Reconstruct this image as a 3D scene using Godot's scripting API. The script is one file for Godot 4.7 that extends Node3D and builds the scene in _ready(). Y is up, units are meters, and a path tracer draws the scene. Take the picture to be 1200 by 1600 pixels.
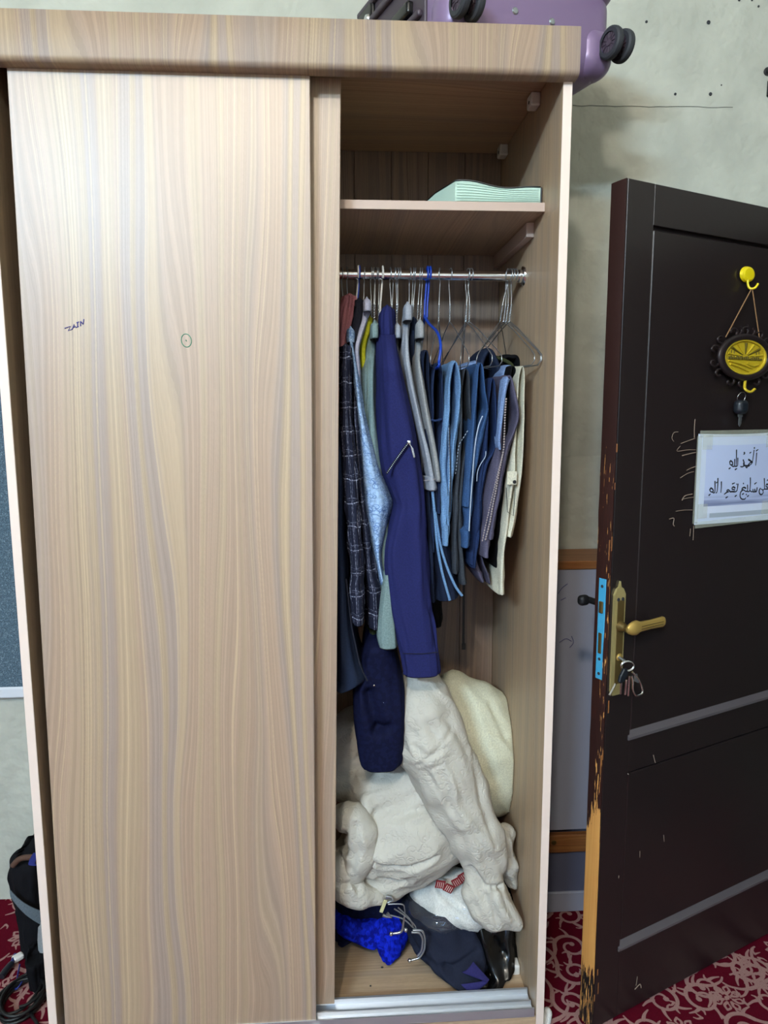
extends Node3D
# A sliding-door wardrobe with one side open, an open brown room door beside it, a suitcase on top. Metres, y up; wardrobe front carcass lies at z = 0.

var M := {}
var taken := {}
const DOOR_AT := Vector3(1.331, 0.0, -0.014)
const DOOR_TURN := 0.424


func _ready() -> void:
	set_camera_and_light()
	make_materials()
	room()
	room_door()
	low_cupboard()
	wardrobe()
	suitcase()
	shirts()
	trousers()
	hangers()
	bedding()
	floor_of_wardrobe()
	door_things()
	left_corner()
	wall_things()


func set_camera_and_light() -> void:
	var cam := Camera3D.new()
	cam.name = "camera"
	cam.position = Vector3(0.7068, 1.5617, 1.5467)
	cam.rotation = Vector3(-0.1374, -0.0629, 0.0033 * -1.0)
	cam.fov = 71.9
	cam.near = 0.05
	add_child(cam)
	var env := Environment.new()
	env.background_mode = Environment.BG_SKY
	var sky := Sky.new()
	var sm := ProceduralSkyMaterial.new()
	sm.sky_top_color = Color(0.50, 0.66, 0.92)
	sm.sky_horizon_color = Color(0.74, 0.83, 0.95)
	sm.ground_bottom_color = Color(0.5, 0.48, 0.45)
	sm.ground_horizon_color = Color(0.8, 0.82, 0.84)
	sky.sky_material = sm
	env.sky = sky
	env.tonemap_mode = Environment.TONE_MAPPER_LINEAR
	env.tonemap_exposure = 1.16
	env.sdfgi_enabled = true
	env.ssao_enabled = true
	env.ssil_enabled = true
	env.background_energy_multiplier = 8.0
	var we := WorldEnvironment.new()
	we.name = "environment"
	we.environment = env
	add_child(we)
	# unseen tube lamp lighting the wardrobe front: its light just below its glowing face
	var lamp := AreaLight3D.new()
	lamp.name = "unseen_tube_light"
	lamp.area_size = Vector2(1.2, 0.22)
	lamp.light_energy = 21.0
	lamp.light_color = Color(0.79, 0.91, 1.0)
	lamp.area_range = 12.0
	lamp.shadow_enabled = true
	lamp.position = Vector3(-1.6, 3.52, 4.9)
	add_child(lamp)
	lamp.look_at_from_position(lamp.position, Vector3(0.2, 1.2, 0.0), Vector3.UP)
	# unseen globe lamp under the ceiling, lighting the gap beside the wardrobe
	var globe := OmniLight3D.new()
	globe.name = "unseen_globe_light"
	globe.light_energy = 3.5
	globe.light_color = Color(1.0, 0.965, 0.91)
	globe.light_size = 0.1
	globe.omni_range = 12.0
	globe.omni_attenuation = 2.0
	globe.shadow_enabled = true
	globe.position = Vector3(0.25, 3.25, 2.7)
	add_child(globe)


# ---------------------------------------------------------------- builders

class MB:
	# triangles with their UVs and smoothing groups; every closed piece is turned outwards by its signed volume
	var v := PackedVector3Array()
	var t := PackedVector2Array()
	var g := PackedInt32Array()

	func tri(a: Vector3, b: Vector3, c: Vector3, ua: Vector2, ub: Vector2, uc: Vector2, grp: int) -> void:
		v.append(a)
		v.append(b)
		v.append(c)
		t.append(ua)
		t.append(ub)
		t.append(uc)
		g.append(grp)

	func quad(a: Vector3, b: Vector3, c: Vector3, d: Vector3, ua: Vector2, ub: Vector2, uc: Vector2, ud: Vector2, grp: int) -> void:
		tri(a, b, c, ua, ub, uc, grp)
		tri(a, c, d, ua, uc, ud, grp)

	func outward(from: int) -> void:
		var s := 0.0
		for i in range(from, v.size(), 3):
			s += v[i].dot(v[i + 1].cross(v[i + 2]))
		if s > 0.0:
			for i in range(from, v.size(), 3):
				var p := v[i]
				v[i] = v[i + 1]
				v[i + 1] = p
				var q := t[i]
				t[i] = t[i + 1]
				t[i + 1] = q

	func mesh() -> ArrayMesh:
		var st := SurfaceTool.new()
		st.begin(Mesh.PRIMITIVE_TRIANGLES)
		for i in g.size():
			st.set_smooth_group(g[i])
			for k in 3:
				st.set_uv(t[i * 3 + k])
				st.add_vertex(v[i * 3 + k])
		st.generate_normals()
		return st.commit()

	# a box with chamfered edges; grain: the axis (0 x, 1 y, 2 z) along which v runs
	func box(c: Vector3, s: Vector3, bev := 0.0012, grain := 1, b := Basis(), off := Vector2.ZERO) -> void:
		var from := v.size()
		var h := s * 0.5
		bev = minf(bev, minf(h.x, minf(h.y, h.z)) * 0.9)
		var corner := func(sg: Vector3, ax: int) -> Vector3:
			var p := Vector3(h.x * sg.x, h.y * sg.y, h.z * sg.z)
			for k in 3:
				if k != ax:
					p[k] -= bev * sg[k]
			return p
		var put := func(p: Vector3) -> Vector3: return c + b * p
		var uvp := func(p: Vector3, ax: int) -> Vector2:
			var q := p + c
			var ga := grain
			if ax == ga:
				ga = (ax + 1) % 3
			var o := 3 - ax - ga
			return Vector2(q[o], q[ga]) + off
		for ax in 3:
			var a1 := (ax + 1) % 3
			var a2 := (ax + 2) % 3
			for sgn in [-1.0, 1.0]:
				var ps := []
				var us := []
				for pr in [[-1.0, -1.0], [1.0, -1.0], [1.0, 1.0], [-1.0, 1.0]]:
					var sg := Vector3.ZERO
					sg[ax] = sgn
					sg[a1] = pr[0]
					sg[a2] = pr[1]
					var p: Vector3 = corner.call(sg, ax)
					ps.append(put.call(p))
					us.append(uvp.call(p, ax))
				var n: Vector3 = b[ax] * sgn
				face(ps, us, n)
		# edges and corners
		for ax in 3:
			var a1 := (ax + 1) % 3
			var a2 := (ax + 2) % 3
			for s1 in [-1.0, 1.0]:
				for s2 in [-1.0, 1.0]:
					var lo := Vector3.ZERO
					var hi := Vector3.ZERO
					lo[a1] = s1
					lo[a2] = s2
					hi[a1] = s1
					hi[a2] = s2
					lo[ax] = -1.0
					hi[ax] = 1.0
					var p1: Vector3 = corner.call(lo, a1)
					var p2: Vector3 = corner.call(hi, a1)
					var p3: Vector3 = corner.call(hi, a2)
					var p4: Vector3 = corner.call(lo, a2)
					var n: Vector3 = b[a1] * s1 + b[a2] * s2
					face([put.call(p1), put.call(p2), put.call(p3), put.call(p4)], [uvp.call(p1, a1), uvp.call(p2, a1), uvp.call(p3, a1), uvp.call(p4, a1)], n)
		for sx in [-1.0, 1.0]:
			for sy in [-1.0, 1.0]:
				for sz in [-1.0, 1.0]:
					var sg := Vector3(sx, sy, sz)
					var p1: Vector3 = put.call(corner.call(sg, 0))
					var p2: Vector3 = put.call(corner.call(sg, 1))
					var p3: Vector3 = put.call(corner.call(sg, 2))
					var u: Vector2 = uvp.call(corner.call(sg, 0), 0)
					var n := b * sg
					if (p2 - p1).cross(p3 - p1).dot(n) > 0.0:
						tri(p1, p3, p2, u, u, u, -1)
					else:
						tri(p1, p2, p3, u, u, u, -1)

	# a flat quad whose clockwise side looks along n
	func face(p: Array, u: Array, n: Vector3) -> void:
		if (p[1] - p[0]).cross(p[2] - p[0]).dot(n) > 0.0:
			quad(p[0], p[3], p[2], p[1], u[0], u[3], u[2], u[1], -1)
		else:
			quad(p[0], p[1], p[2], p[3], u[0], u[1], u[2], u[3], -1)

	# rings of equal length joined into a skin; caps close the ends with a fan
	func skin(rings: Array, closed_ring := true, cap := true, grp := 1, uv_scale := Vector2.ONE) -> void:
		var from := v.size()
		var n: int = rings[0].size()
		var along := 0.0
		var last := n if closed_ring else n - 1
		for i in rings.size() - 1:
			var ra: PackedVector3Array = rings[i]
			var rb: PackedVector3Array = rings[i + 1]
			var step := ra[0].distance_to(rb[0])
			for k in last:
				var m := (k + 1) % n
				var u0 := float(k) / n * uv_scale.x
				var u1 := float(k + 1) / n * uv_scale.x
				quad(ra[k], ra[m], rb[m], rb[k], Vector2(u0, along * uv_scale.y), Vector2(u1, along * uv_scale.y), Vector2(u1, (along + step) * uv_scale.y), Vector2(u0, (along + step) * uv_scale.y), grp)
			along += step
		if cap and closed_ring:
			for e in [0, rings.size() - 1]:
				var r: PackedVector3Array = rings[e]
				var c := Vector3.ZERO
				for p in r:
					c += p / n
				for k in n:
					if e == 0:
						tri(c, r[(k + 1) % n], r[k], Vector2.ZERO, Vector2.ZERO, Vector2.ZERO, grp + 1)
					else:
						tri(c, r[k], r[(k + 1) % n], Vector2.ZERO, Vector2.ZERO, Vector2.ZERO, grp + 1)
			outward(from)

	# a tube along points; radius is one number or one per point
	func tube(pts: Array, radius, segs := 8, loop := false) -> void:
		var n := pts.size()
		var rings := []
		var side := Vector3.ZERO
		for i in n:
			var a: Vector3 = pts[(i - 1 + n) % n] if loop else pts[maxi(i - 1, 0)]
			var b: Vector3 = pts[(i + 1) % n] if loop else pts[mini(i + 1, n - 1)]
			var d := (b - a).normalized()
			if side == Vector3.ZERO:
				side = d.cross(Vector3.UP if absf(d.y) < 0.9 else Vector3.RIGHT).normalized()
			side = (side - d * side.dot(d)).normalized()
			var up := d.cross(side)
			var r: float = radius[i] if radius is Array else radius
			var ring := PackedVector3Array()
			for k in segs:
				var w := TAU * k / segs
				ring.append(pts[i] + (side * cos(w) + up * sin(w)) * r)
			rings.append(ring)
		if loop:
			rings.append(rings[0])
		skin(rings, true, not loop, 1)

	# a profile of (radius, height) points turned about the y axis of xf
	func lathe(prof: Array, segs: int, xf := Transform3D()) -> void:
		var from := v.size()
		for i in prof.size() - 1:
			var p: Vector2 = prof[i]
			var q: Vector2 = prof[i + 1]
			for k in segs:
				var a := TAU * k / segs
				var b := TAU * (k + 1) / segs
				var A := xf * Vector3(p.x * cos(a), p.y, p.x * sin(a))
				var B := xf * Vector3(p.x * cos(b), p.y, p.x * sin(b))
				var C := xf * Vector3(q.x * cos(b), q.y, q.x * sin(b))
				var D := xf * Vector3(q.x * cos(a), q.y, q.x * sin(a))
				var ua := Vector2(float(k) / segs, p.y)
				var ub := Vector2(float(k + 1) / segs, q.y)
				if p.x > 1e-6:
					tri(A, B, C, ua, ub, ub, i + 2)
				if q.x > 1e-6:
					tri(A, C, D, ua, ub, ub, i + 2)
		outward(from)

	# a polygon (xy) pushed through z from z0 to z1
	func extrude(poly_in: PackedVector2Array, z0: float, z1: float, xf := Transform3D(), bev := 0.0) -> void:
		var from := v.size()
		var poly := ccw(poly_in)
		var inner := poly
		if bev > 0.0:
			var shr := Geometry2D.offset_polygon(poly, -bev)
			if shr.size() == 1 and shr[0].size() == poly.size():
				var sh := ccw(shr[0])
				var best := 0
				for k in sh.size():
					if sh[k].distance_to(poly[0]) < sh[best].distance_to(poly[0]):
						best = k
				inner = PackedVector2Array()
				for k in sh.size():
					inner.append(sh[(best + k) % sh.size()])
			else:
				bev = 0.0
		var idx := Geometry2D.triangulate_polygon(inner)
		var P := func(p: Vector2, z: float) -> Vector3: return xf * Vector3(p.x, p.y, z)
		for i in range(0, idx.size(), 3):
			var a := inner[idx[i]]
			var b := inner[idx[i + 1]]
			var c := inner[idx[i + 2]]
			if (b - a).cross(c - a) < 0.0:
				var w := b
				b = c
				c = w
			tri(P.call(a, z1), P.call(b, z1), P.call(c, z1), a, b, c, -1)
			tri(P.call(a, z0), P.call(c, z0), P.call(b, z0), a, c, b, -1)
		var n := poly.size()
		for k in n:
			var m := (k + 1) % n
			quad(P.call(poly[k], z0 + bev), P.call(poly[m], z0 + bev), P.call(poly[m], z1 - bev), P.call(poly[k], z1 - bev), poly[k], poly[m], poly[m], poly[k], -1)
			if bev > 0.0:
				quad(P.call(poly[k], z1 - bev), P.call(poly[m], z1 - bev), P.call(inner[m], z1), P.call(inner[k], z1), poly[k], poly[m], poly[m], poly[k], -1)
				quad(P.call(inner[k], z0), P.call(inner[m], z0), P.call(poly[m], z0 + bev), P.call(poly[k], z0 + bev), poly[k], poly[m], poly[m], poly[k], -1)
		outward(from)

	func ccw(poly: PackedVector2Array) -> PackedVector2Array:
		var s := 0.0
		for k in poly.size():
			s += poly[k].cross(poly[(k + 1) % poly.size()])
		if s < 0.0:
			var r := poly.duplicate()
			r.reverse()
			return r
		return poly

	# a box with all edges rounded by r
	func rounded(c: Vector3, s: Vector3, r: float, n := 6, b := Basis(), bulge := 0.0) -> void:
		var from := v.size()
		var h := s * 0.5
		r = minf(r, minf(h.x, minf(h.y, h.z)) * 0.999)
		var inn := h - Vector3(r, r, r)
		for ax in 3:
			var a1 := (ax + 1) % 3
			var a2 := (ax + 2) % 3
			for sgn in [-1.0, 1.0]:
				var cs := []
				for a in [a1, a2]:
					var row := []
					for i in n + 1:
						row.append([-inn[a], -tan(PI / 4 * (1.0 - float(i) / n))])
					for i in n + 1:
						row.append([inn[a], tan(PI / 4 * float(i) / n)])
					cs.append(row)
				var grid := []
				for i in cs[0].size():
					var line := PackedVector3Array()
					for j in cs[1].size():
						var base := Vector3.ZERO
						var d := Vector3.ZERO
						base[ax] = inn[ax] * sgn
						base[a1] = cs[0][i][0]
						base[a2] = cs[1][j][0]
						d[ax] = sgn
						d[a1] = cs[0][i][1]
						d[a2] = cs[1][j][1]
						var p := base + d.normalized() * r
						if bulge != 0.0:
							var k1: float = 1.0 - pow(absf(p[a1]) / h[a1], 2)
							var k2: float = 1.0 - pow(absf(p[a2]) / h[a2], 2)
							p[ax] += sgn * bulge * k1 * k2
						line.append(c + b * p)
					grid.append(line)
				for i in grid.size() - 1:
					for j in grid[0].size() - 1:
						var u := Vector2(grid[i][j][a1], grid[i][j][a2])
						if sgn > 0:
							quad(grid[i][j], grid[i][j + 1], grid[i + 1][j + 1], grid[i + 1][j], u, u, u, u, 1)
						else:
							quad(grid[i][j], grid[i + 1][j], grid[i + 1][j + 1], grid[i][j + 1], u, u, u, u, 1)
		outward(from)


func numbered(called: String) -> String:
	if not taken.has(called):
		taken[called] = 0
		return called
	taken[called] += 1
	return "%s_%03d" % [called, taken[called]]


func obj(called: String, b, m: Material, parent: Node3D = null) -> MeshInstance3D:
	var o := MeshInstance3D.new()
	o.mesh = b.mesh() if b is MB else b
	o.material_override = m
	if parent:
		o.name = called
		parent.add_child(o, true)
	else:
		o.name = numbered(called)
		add_child(o, true)
	return o


func tag(o: Node3D, label: String, category: String, group := "") -> void:
	o.set_meta("label", label)
	o.set_meta("category", category)
	if group:
		o.set_meta("group", group)


func thing(called: String, label: String, category: String, at := Vector3.ZERO, turn := 0.0, group := "") -> Node3D:
	var o := Node3D.new()
	o.name = numbered(called)
	add_child(o)
	o.position = at
	o.rotation.y = turn
	tag(o, label, category, group)
	return o


func struct(called: String, b, m: Material, parent: Node3D = null) -> MeshInstance3D:
	var o := obj(called, b, m, parent)
	if parent == null:
		o.set_meta("kind", "structure")
		var said := {"floor": ["dark red carpet with cream scrolls and flowers covering the floor", "floor"], "ceiling": ["plain white ceiling above the wardrobe", "ceiling"], "wall_back": ["cream plaster wall with plugged holes behind the wardrobe", "wall"], "wall_left": ["plain cream wall beyond the notice board", "wall"], "wall_right": ["cream wall with the doorway of the brown door", "wall"], "wall_hall": ["plain cream hall walls beyond the doorway", "wall"], "wall_front": ["cream wall with two unseen windows facing the wardrobe", "wall"], "window_1": ["unseen two-pane window high under the tube lamp, lighting the front sliding door", "window"], "window_2": ["unseen two-pane window lower on the wall facing the door, lighting the right side", "window"]}
		if said.has(called):
			tag(o, said[called][0], said[called][1])
	return o


func one_box(c: Vector3, s: Vector3, bev := 0.0012, grain := 1, bs := Basis()) -> MB:
	var b := MB.new()
	b.box(c, s, bev, grain, bs)
	return b


func one_tube(pts: Array, r, segs := 8) -> MB:
	var b := MB.new()
	b.tube(pts, r, segs)
	return b


func curve(pts: Array, n: int) -> Array:
	# Catmull-Rom through points (numbers, vectors or arrays of numbers are not mixed)
	var out := []
	for i in n + 1:
		var f := float(i) / n * (pts.size() - 1)
		var k := mini(int(f), pts.size() - 2)
		out.append(spline(pts, k, f - k))
	return out


func spline(pts: Array, k: int, w: float) -> Variant:
	var a = pts[maxi(k - 1, 0)]
	var b = pts[k]
	var c = pts[k + 1]
	var d = pts[mini(k + 2, pts.size() - 1)]
	if b is Array:
		var r := []
		for j in b.size():
			r.append(cat(a[j], b[j], c[j], d[j], w))
		return r
	return b + w * 0.5 * ((c - a) + w * ((2.0 * a - 5.0 * b + 4.0 * c - d) + w * (3.0 * (b - c) + d - a)))


func cat(a: float, b: float, c: float, d: float, w: float) -> float:
	return b + w * 0.5 * ((c - a) + w * ((2.0 * a - 5.0 * b + 4.0 * c - d) + w * (3.0 * (b - c) + d - a)))


func arr_mesh(vv: PackedVector3Array, uv: PackedVector2Array, ix: PackedInt32Array) -> ArrayMesh:
	var s := 0.0
	for i in range(0, ix.size(), 3):
		s += vv[ix[i]].dot(vv[ix[i + 1]].cross(vv[ix[i + 2]]))
	if s > 0.0:
		for i in range(0, ix.size(), 3):
			var q := ix[i]
			ix[i] = ix[i + 1]
			ix[i + 1] = q
	var nn := PackedVector3Array()
	nn.resize(vv.size())
	for i in range(0, ix.size(), 3):
		var nrm := (vv[ix[i + 2]] - vv[ix[i]]).cross(vv[ix[i + 1]] - vv[ix[i]])
		nn[ix[i]] += nrm
		nn[ix[i + 1]] += nrm
		nn[ix[i + 2]] += nrm
	for i in nn.size():
		nn[i] = nn[i].normalized() if nn[i].length_squared() > 1e-20 else Vector3.UP
	var a := []
	a.resize(Mesh.ARRAY_MAX)
	a[Mesh.ARRAY_VERTEX] = vv
	a[Mesh.ARRAY_NORMAL] = nn
	a[Mesh.ARRAY_TEX_UV] = uv
	a[Mesh.ARRAY_INDEX] = ix
	var m := ArrayMesh.new()
	m.add_surface_from_arrays(Mesh.PRIMITIVE_TRIANGLES, a)
	return m


# closed rings (equal length) joined into one smooth skin; the first and last ring close into a point each
func skin_mesh(rings: Array, uvs: Array) -> ArrayMesh:
	var n: int = rings[0].size()
	var vv := PackedVector3Array()
	var uv := PackedVector2Array()
	var ix := PackedInt32Array()
	for i in rings.size():
		for k in n + 1:
			vv.append(rings[i][k % n])
			uv.append(Vector2(uvs[i].x * k / n, uvs[i].y))
	for i in rings.size() - 1:
		for k in n:
			var a := i * (n + 1) + k
			var b := a + n + 1
			ix.append_array([a, a + 1, b + 1, a, b + 1, b])
	for e in [0, rings.size() - 1]:
		var c := Vector3.ZERO
		for p in rings[e]:
			c += p / n
		vv.append(c)
		uv.append(uvs[e])
		var ci := vv.size() - 1
		for k in n:
			var a: int = e * (n + 1) + k
			if e == 0:
				ix.append_array([ci, a + 1, a])
			else:
				ix.append_array([ci, a, a + 1])
	# the seam column repeats the first column: give both the same normal by welding sums
	var mesh := arr_mesh(vv, uv, ix)
	var ar := mesh.surface_get_arrays(0)
	var nn: PackedVector3Array = ar[Mesh.ARRAY_NORMAL]
	for i in rings.size():
		var a := i * (n + 1)
		var s := (nn[a] + nn[a + n]).normalized()
		nn[a] = s
		nn[a + n] = s
	ar[Mesh.ARRAY_NORMAL] = nn
	var m := ArrayMesh.new()
	m.add_surface_from_arrays(Mesh.PRIMITIVE_TRIANGLES, ar)
	return m


func spow(x: float, e: float) -> float:
	return signf(x) * pow(absf(x), e)


# a hanging piece of cloth: rows of [y, x left, x right, z front, z back] from the top down
func cloth(rows: Array, fold := 0.004, seed_ := 1, opt := {}) -> ArrayMesh:
	var n: int = opt.get("n", 64)
	var seg: int = opt.get("seg", 56)
	var e: float = opt.get("e", 0.8)
	var kx: float = opt.get("kx", 2.6)
	var ky: float = opt.get("ky", 5.0)
	var taper: float = opt.get("taper", 0.25)
	var creases: Array = opt.get("creases", [])
	var nz := FastNoiseLite.new()
	nz.seed = seed_
	nz.noise_type = FastNoiseLite.TYPE_SIMPLEX_SMOOTH
	nz.frequency = 1.0
	nz.fractal_octaves = 2
	var rr := curve(rows, n)
	var rings := []
	var uvs := []
	var per := 0.5
	var shrink := [0.25, 0.6, 0.85]
	for i in rr.size() + 6:
		var q: Array
		var sc := 1.0
		var dy := 0.0
		if i < 3:
			q = rr[0]
			sc = shrink[i]
			dy = (0.9 - sc) * 0.010
		elif i < rr.size() + 3:
			q = rr[i - 3]
		else:
			q = rr[rr.size() - 1]
			sc = [0.93, 0.86, 0.8][i - rr.size() - 3]
			dy = [-0.003, 0.002, 0.02][i - rr.size() - 3]
		var hx: float = maxf(0.002, (q[2] - q[1]) * 0.5)
		var hz: float = maxf(0.004, (q[3] - q[4]) * 0.5)
		var cx: float = (q[1] + q[2]) * 0.5
		var cz: float = (q[3] + q[4]) * 0.5
		var ring := PackedVector3Array()
		var y: float = q[0] + dy
		for k in seg:
			var a := TAU * (k + 0.5) / seg - PI / 2
			var ca := spow(cos(a), e)
			var sa := spow(sin(a), e)
			var w := hx * (1.0 - taper * maxf(0.0, -sa))
			var f := 0.0
			if sc == 1.0:
				var rel: float = nz.get_noise_3d(cos(a) * kx, sin(a) * kx * 1.3, y * ky)
				f = fold * (rel * 1.7 - 0.35 * absf(nz.get_noise_3d(cos(a) * kx * 2.3 + 9.0, sin(a) * kx * 2.3, y * ky * 1.7)))
				f = clampf(f, -hx * 0.6, hx * 0.6)
			var p := Vector3(cx + w * sc * ca, y, cz + hz * (sc * 0.5 + 0.5) * sa)
			if f != 0.0:
				p += Vector3(cos(a), 0.0, sin(a) * 0.6) * f
			for c in creases:
				# [x, y, x2, y2, depth, width]: a dent along a line seen from the front
				if sa > -0.2:
					var s := Vector2(c[0], c[1])
					var t := Vector2(c[2], c[3])
					var d := Vector2(p.x, p.y).distance_to(Geometry2D.get_closest_point_to_segment(Vector2(p.x, p.y), s, t))
					p.z -= c[4] * exp(-d * d / (c[5] * c[5]))
			ring.append(p)
		rings.append(ring)
		uvs.append(Vector2(per, -y))
	return skin_mesh(rings, uvs)


# trousers folded over a hanger bar: a path of [x, y, half thickness] from one hem over the bar to the other, swept through z
func draped(path: Array, zf: float, zb: float, seed_ := 1, fold := 0.004, slope := 0.0) -> ArrayMesh:
	var nz := FastNoiseLite.new()
	nz.seed = seed_
	nz.noise_type = FastNoiseLite.TYPE_SIMPLEX_SMOOTH
	nz.frequency = 1.0
	nz.fractal_octaves = 2
	var n := 72
	var seg := 44
	var rr := curve(path, n)
	var rings := []
	var uvs := []
	var along := 0.0
	for i in rr.size() + 4:
		var j := clampi(i - 2, 0, rr.size() - 1)
		var q: Array = rr[j]
		var a: Array = rr[maxi(j - 1, 0)]
		var b: Array = rr[mini(j + 1, rr.size() - 1)]
		var d := Vector2(b[0] - a[0], b[1] - a[1]).normalized()
		var nrm := Vector2(d.y, -d.x)
		var sc := 1.0
		var push := 0.0
		if i < 2:
			sc = [0.78, 0.9][i]
			push = [0.02, -0.002][i]
		elif i > rr.size() + 1:
			sc = [0.9, 0.78][i - rr.size() - 2]
			push = [0.002, -0.02][i - rr.size() - 2]
		if j > 0:
			along += Vector2(q[0] - rr[j - 1][0], q[1] - rr[j - 1][1]).length()
		var ring := PackedVector3Array()
		var low := clampf((1.9 - q[1]) * 1.2, 0.0, 1.0)
		var front := zf + nz.get_noise_2d(along * 5.0, 3.0) * 0.012
		var cz := (front + zb) * 0.5
		var hz := (front - zb) * 0.5
		for k in seg:
			var w := TAU * (k + 0.5) / seg
			var cw := spow(cos(w), 0.8)
			var sw := spow(sin(w), 0.75)
			var f := 0.0
			if sc == 1.0:
				f = fold * low * 1.6 * nz.get_noise_3d(cos(w) * 2.2, sin(w) * 2.6, along * 11.0)
			var th: float = q[2] * sc * (1.08 - 0.3 * maxf(0.0, -sw))
			var o := nrm * (th * cw + f * cw) + d * push
			var z := cz + hz * sw * (0.96 + 0.04 * sc) + f * sw
			ring.append(Vector3(q[0] + o.x, q[1] + o.y + slope * (front - z), z))
		rings.append(ring)
		uvs.append(Vector2(0.5, along))
	return skin_mesh(rings, uvs)


# a sheet bent through points: grid[i][j] of positions, given a thickness
func sheet(grid: Array, thick: float) -> MB:
	var b := MB.new()
	var ni := grid.size()
	var nj: int = grid[0].size()
	var nrm := []
	for i in ni:
		var row := []
		for j in nj:
			var du: Vector3 = grid[mini(i + 1, ni - 1)][j] - grid[maxi(i - 1, 0)][j]
			var dv: Vector3 = grid[i][mini(j + 1, nj - 1)] - grid[i][maxi(j - 1, 0)]
			row.append(dv.cross(du).normalized() * thick * 0.5)
		nrm.append(row)
	var uvf := func(i: int, j: int) -> Vector2: return Vector2(float(j) / (nj - 1), float(i) / (ni - 1))
	for i in ni - 1:
		for j in nj - 1:
			var A: Vector3 = grid[i][j]
			var B: Vector3 = grid[i][j + 1]
			var C: Vector3 = grid[i + 1][j + 1]
			var D: Vector3 = grid[i + 1][j]
			var nA: Vector3 = nrm[i][j]
			var nB: Vector3 = nrm[i][j + 1]
			var nC: Vector3 = nrm[i + 1][j + 1]
			var nD: Vector3 = nrm[i + 1][j]
			b.quad(A + nA, B + nB, C + nC, D + nD, uvf.call(i, j), uvf.call(i, j + 1), uvf.call(i + 1, j + 1), uvf.call(i + 1, j), 1)
			b.quad(A - nA, D - nD, C - nC, B - nB, uvf.call(i, j), uvf.call(i + 1, j), uvf.call(i + 1, j + 1), uvf.call(i, j + 1), 2)
	var rim := []
	for j in nj:
		rim.append([0, j])
	for i in range(1, ni):
		rim.append([i, nj - 1])
	for j in range(nj - 2, -1, -1):
		rim.append([ni - 1, j])
	for i in range(ni - 2, 0, -1):
		rim.append([i, 0])
	for k in rim.size():
		var p: Array = rim[k]
		var q: Array = rim[(k + 1) % rim.size()]
		var A: Vector3 = grid[p[0]][p[1]]
		var B: Vector3 = grid[q[0]][q[1]]
		var nA: Vector3 = nrm[p[0]][p[1]]
		var nB: Vector3 = nrm[q[0]][q[1]]
		var u: Vector2 = uvf.call(p[0], p[1])
		b.quad(A - nA, B - nB, B + nB, A + nA, u, u, u, u, 3)
	b.outward(0)
	return b


# stitches: short proud threads along a line
func stitches(pts: Array, length: float, gap: float, r: float) -> MB:
	var b := MB.new()
	var c := curve(pts, 60)
	var total := 0.0
	for i in c.size() - 1:
		total += c[i].distance_to(c[i + 1])
	var at := 0.0
	var pos := func(s: float) -> Vector3:
		var left := s
		for i in c.size() - 1:
			var l: float = c[i].distance_to(c[i + 1])
			if left <= l:
				return c[i].lerp(c[i + 1], left / maxf(l, 1e-6))
			left -= l
		return c[c.size() - 1]
	while at + length < total:
		b.tube([pos.call(at), pos.call(at + length)], r, 4)
		at += length + gap
	return b


# ---------------------------------------------------------------- materials

func plain(c: Color, rough := 0.7, metal := 0.0, spec := 0.5) -> StandardMaterial3D:
	var m := StandardMaterial3D.new()
	m.albedo_color = c
	m.roughness = rough
	m.metallic = metal
	m.metallic_specular = spec
	return m


func noise_bytes(seed_: int, freq: float, w: int, h: int, W: int, H: int, oct := 3) -> PackedByteArray:
	var nz := FastNoiseLite.new()
	nz.seed = seed_
	nz.noise_type = FastNoiseLite.TYPE_SIMPLEX_SMOOTH
	nz.frequency = freq
	nz.fractal_octaves = oct
	var im := nz.get_image(w, h, false, false, true)
	im.convert(Image.FORMAT_L8)
	if w != W or h != H:
		im.resize(W, H, Image.INTERPOLATE_CUBIC)
	return im.get_data()


func image_of(data: PackedByteArray, W: int, H: int) -> ImageTexture:
	return ImageTexture.create_from_image(Image.create_from_data(W, H, false, Image.FORMAT_RGB8, data))


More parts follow.
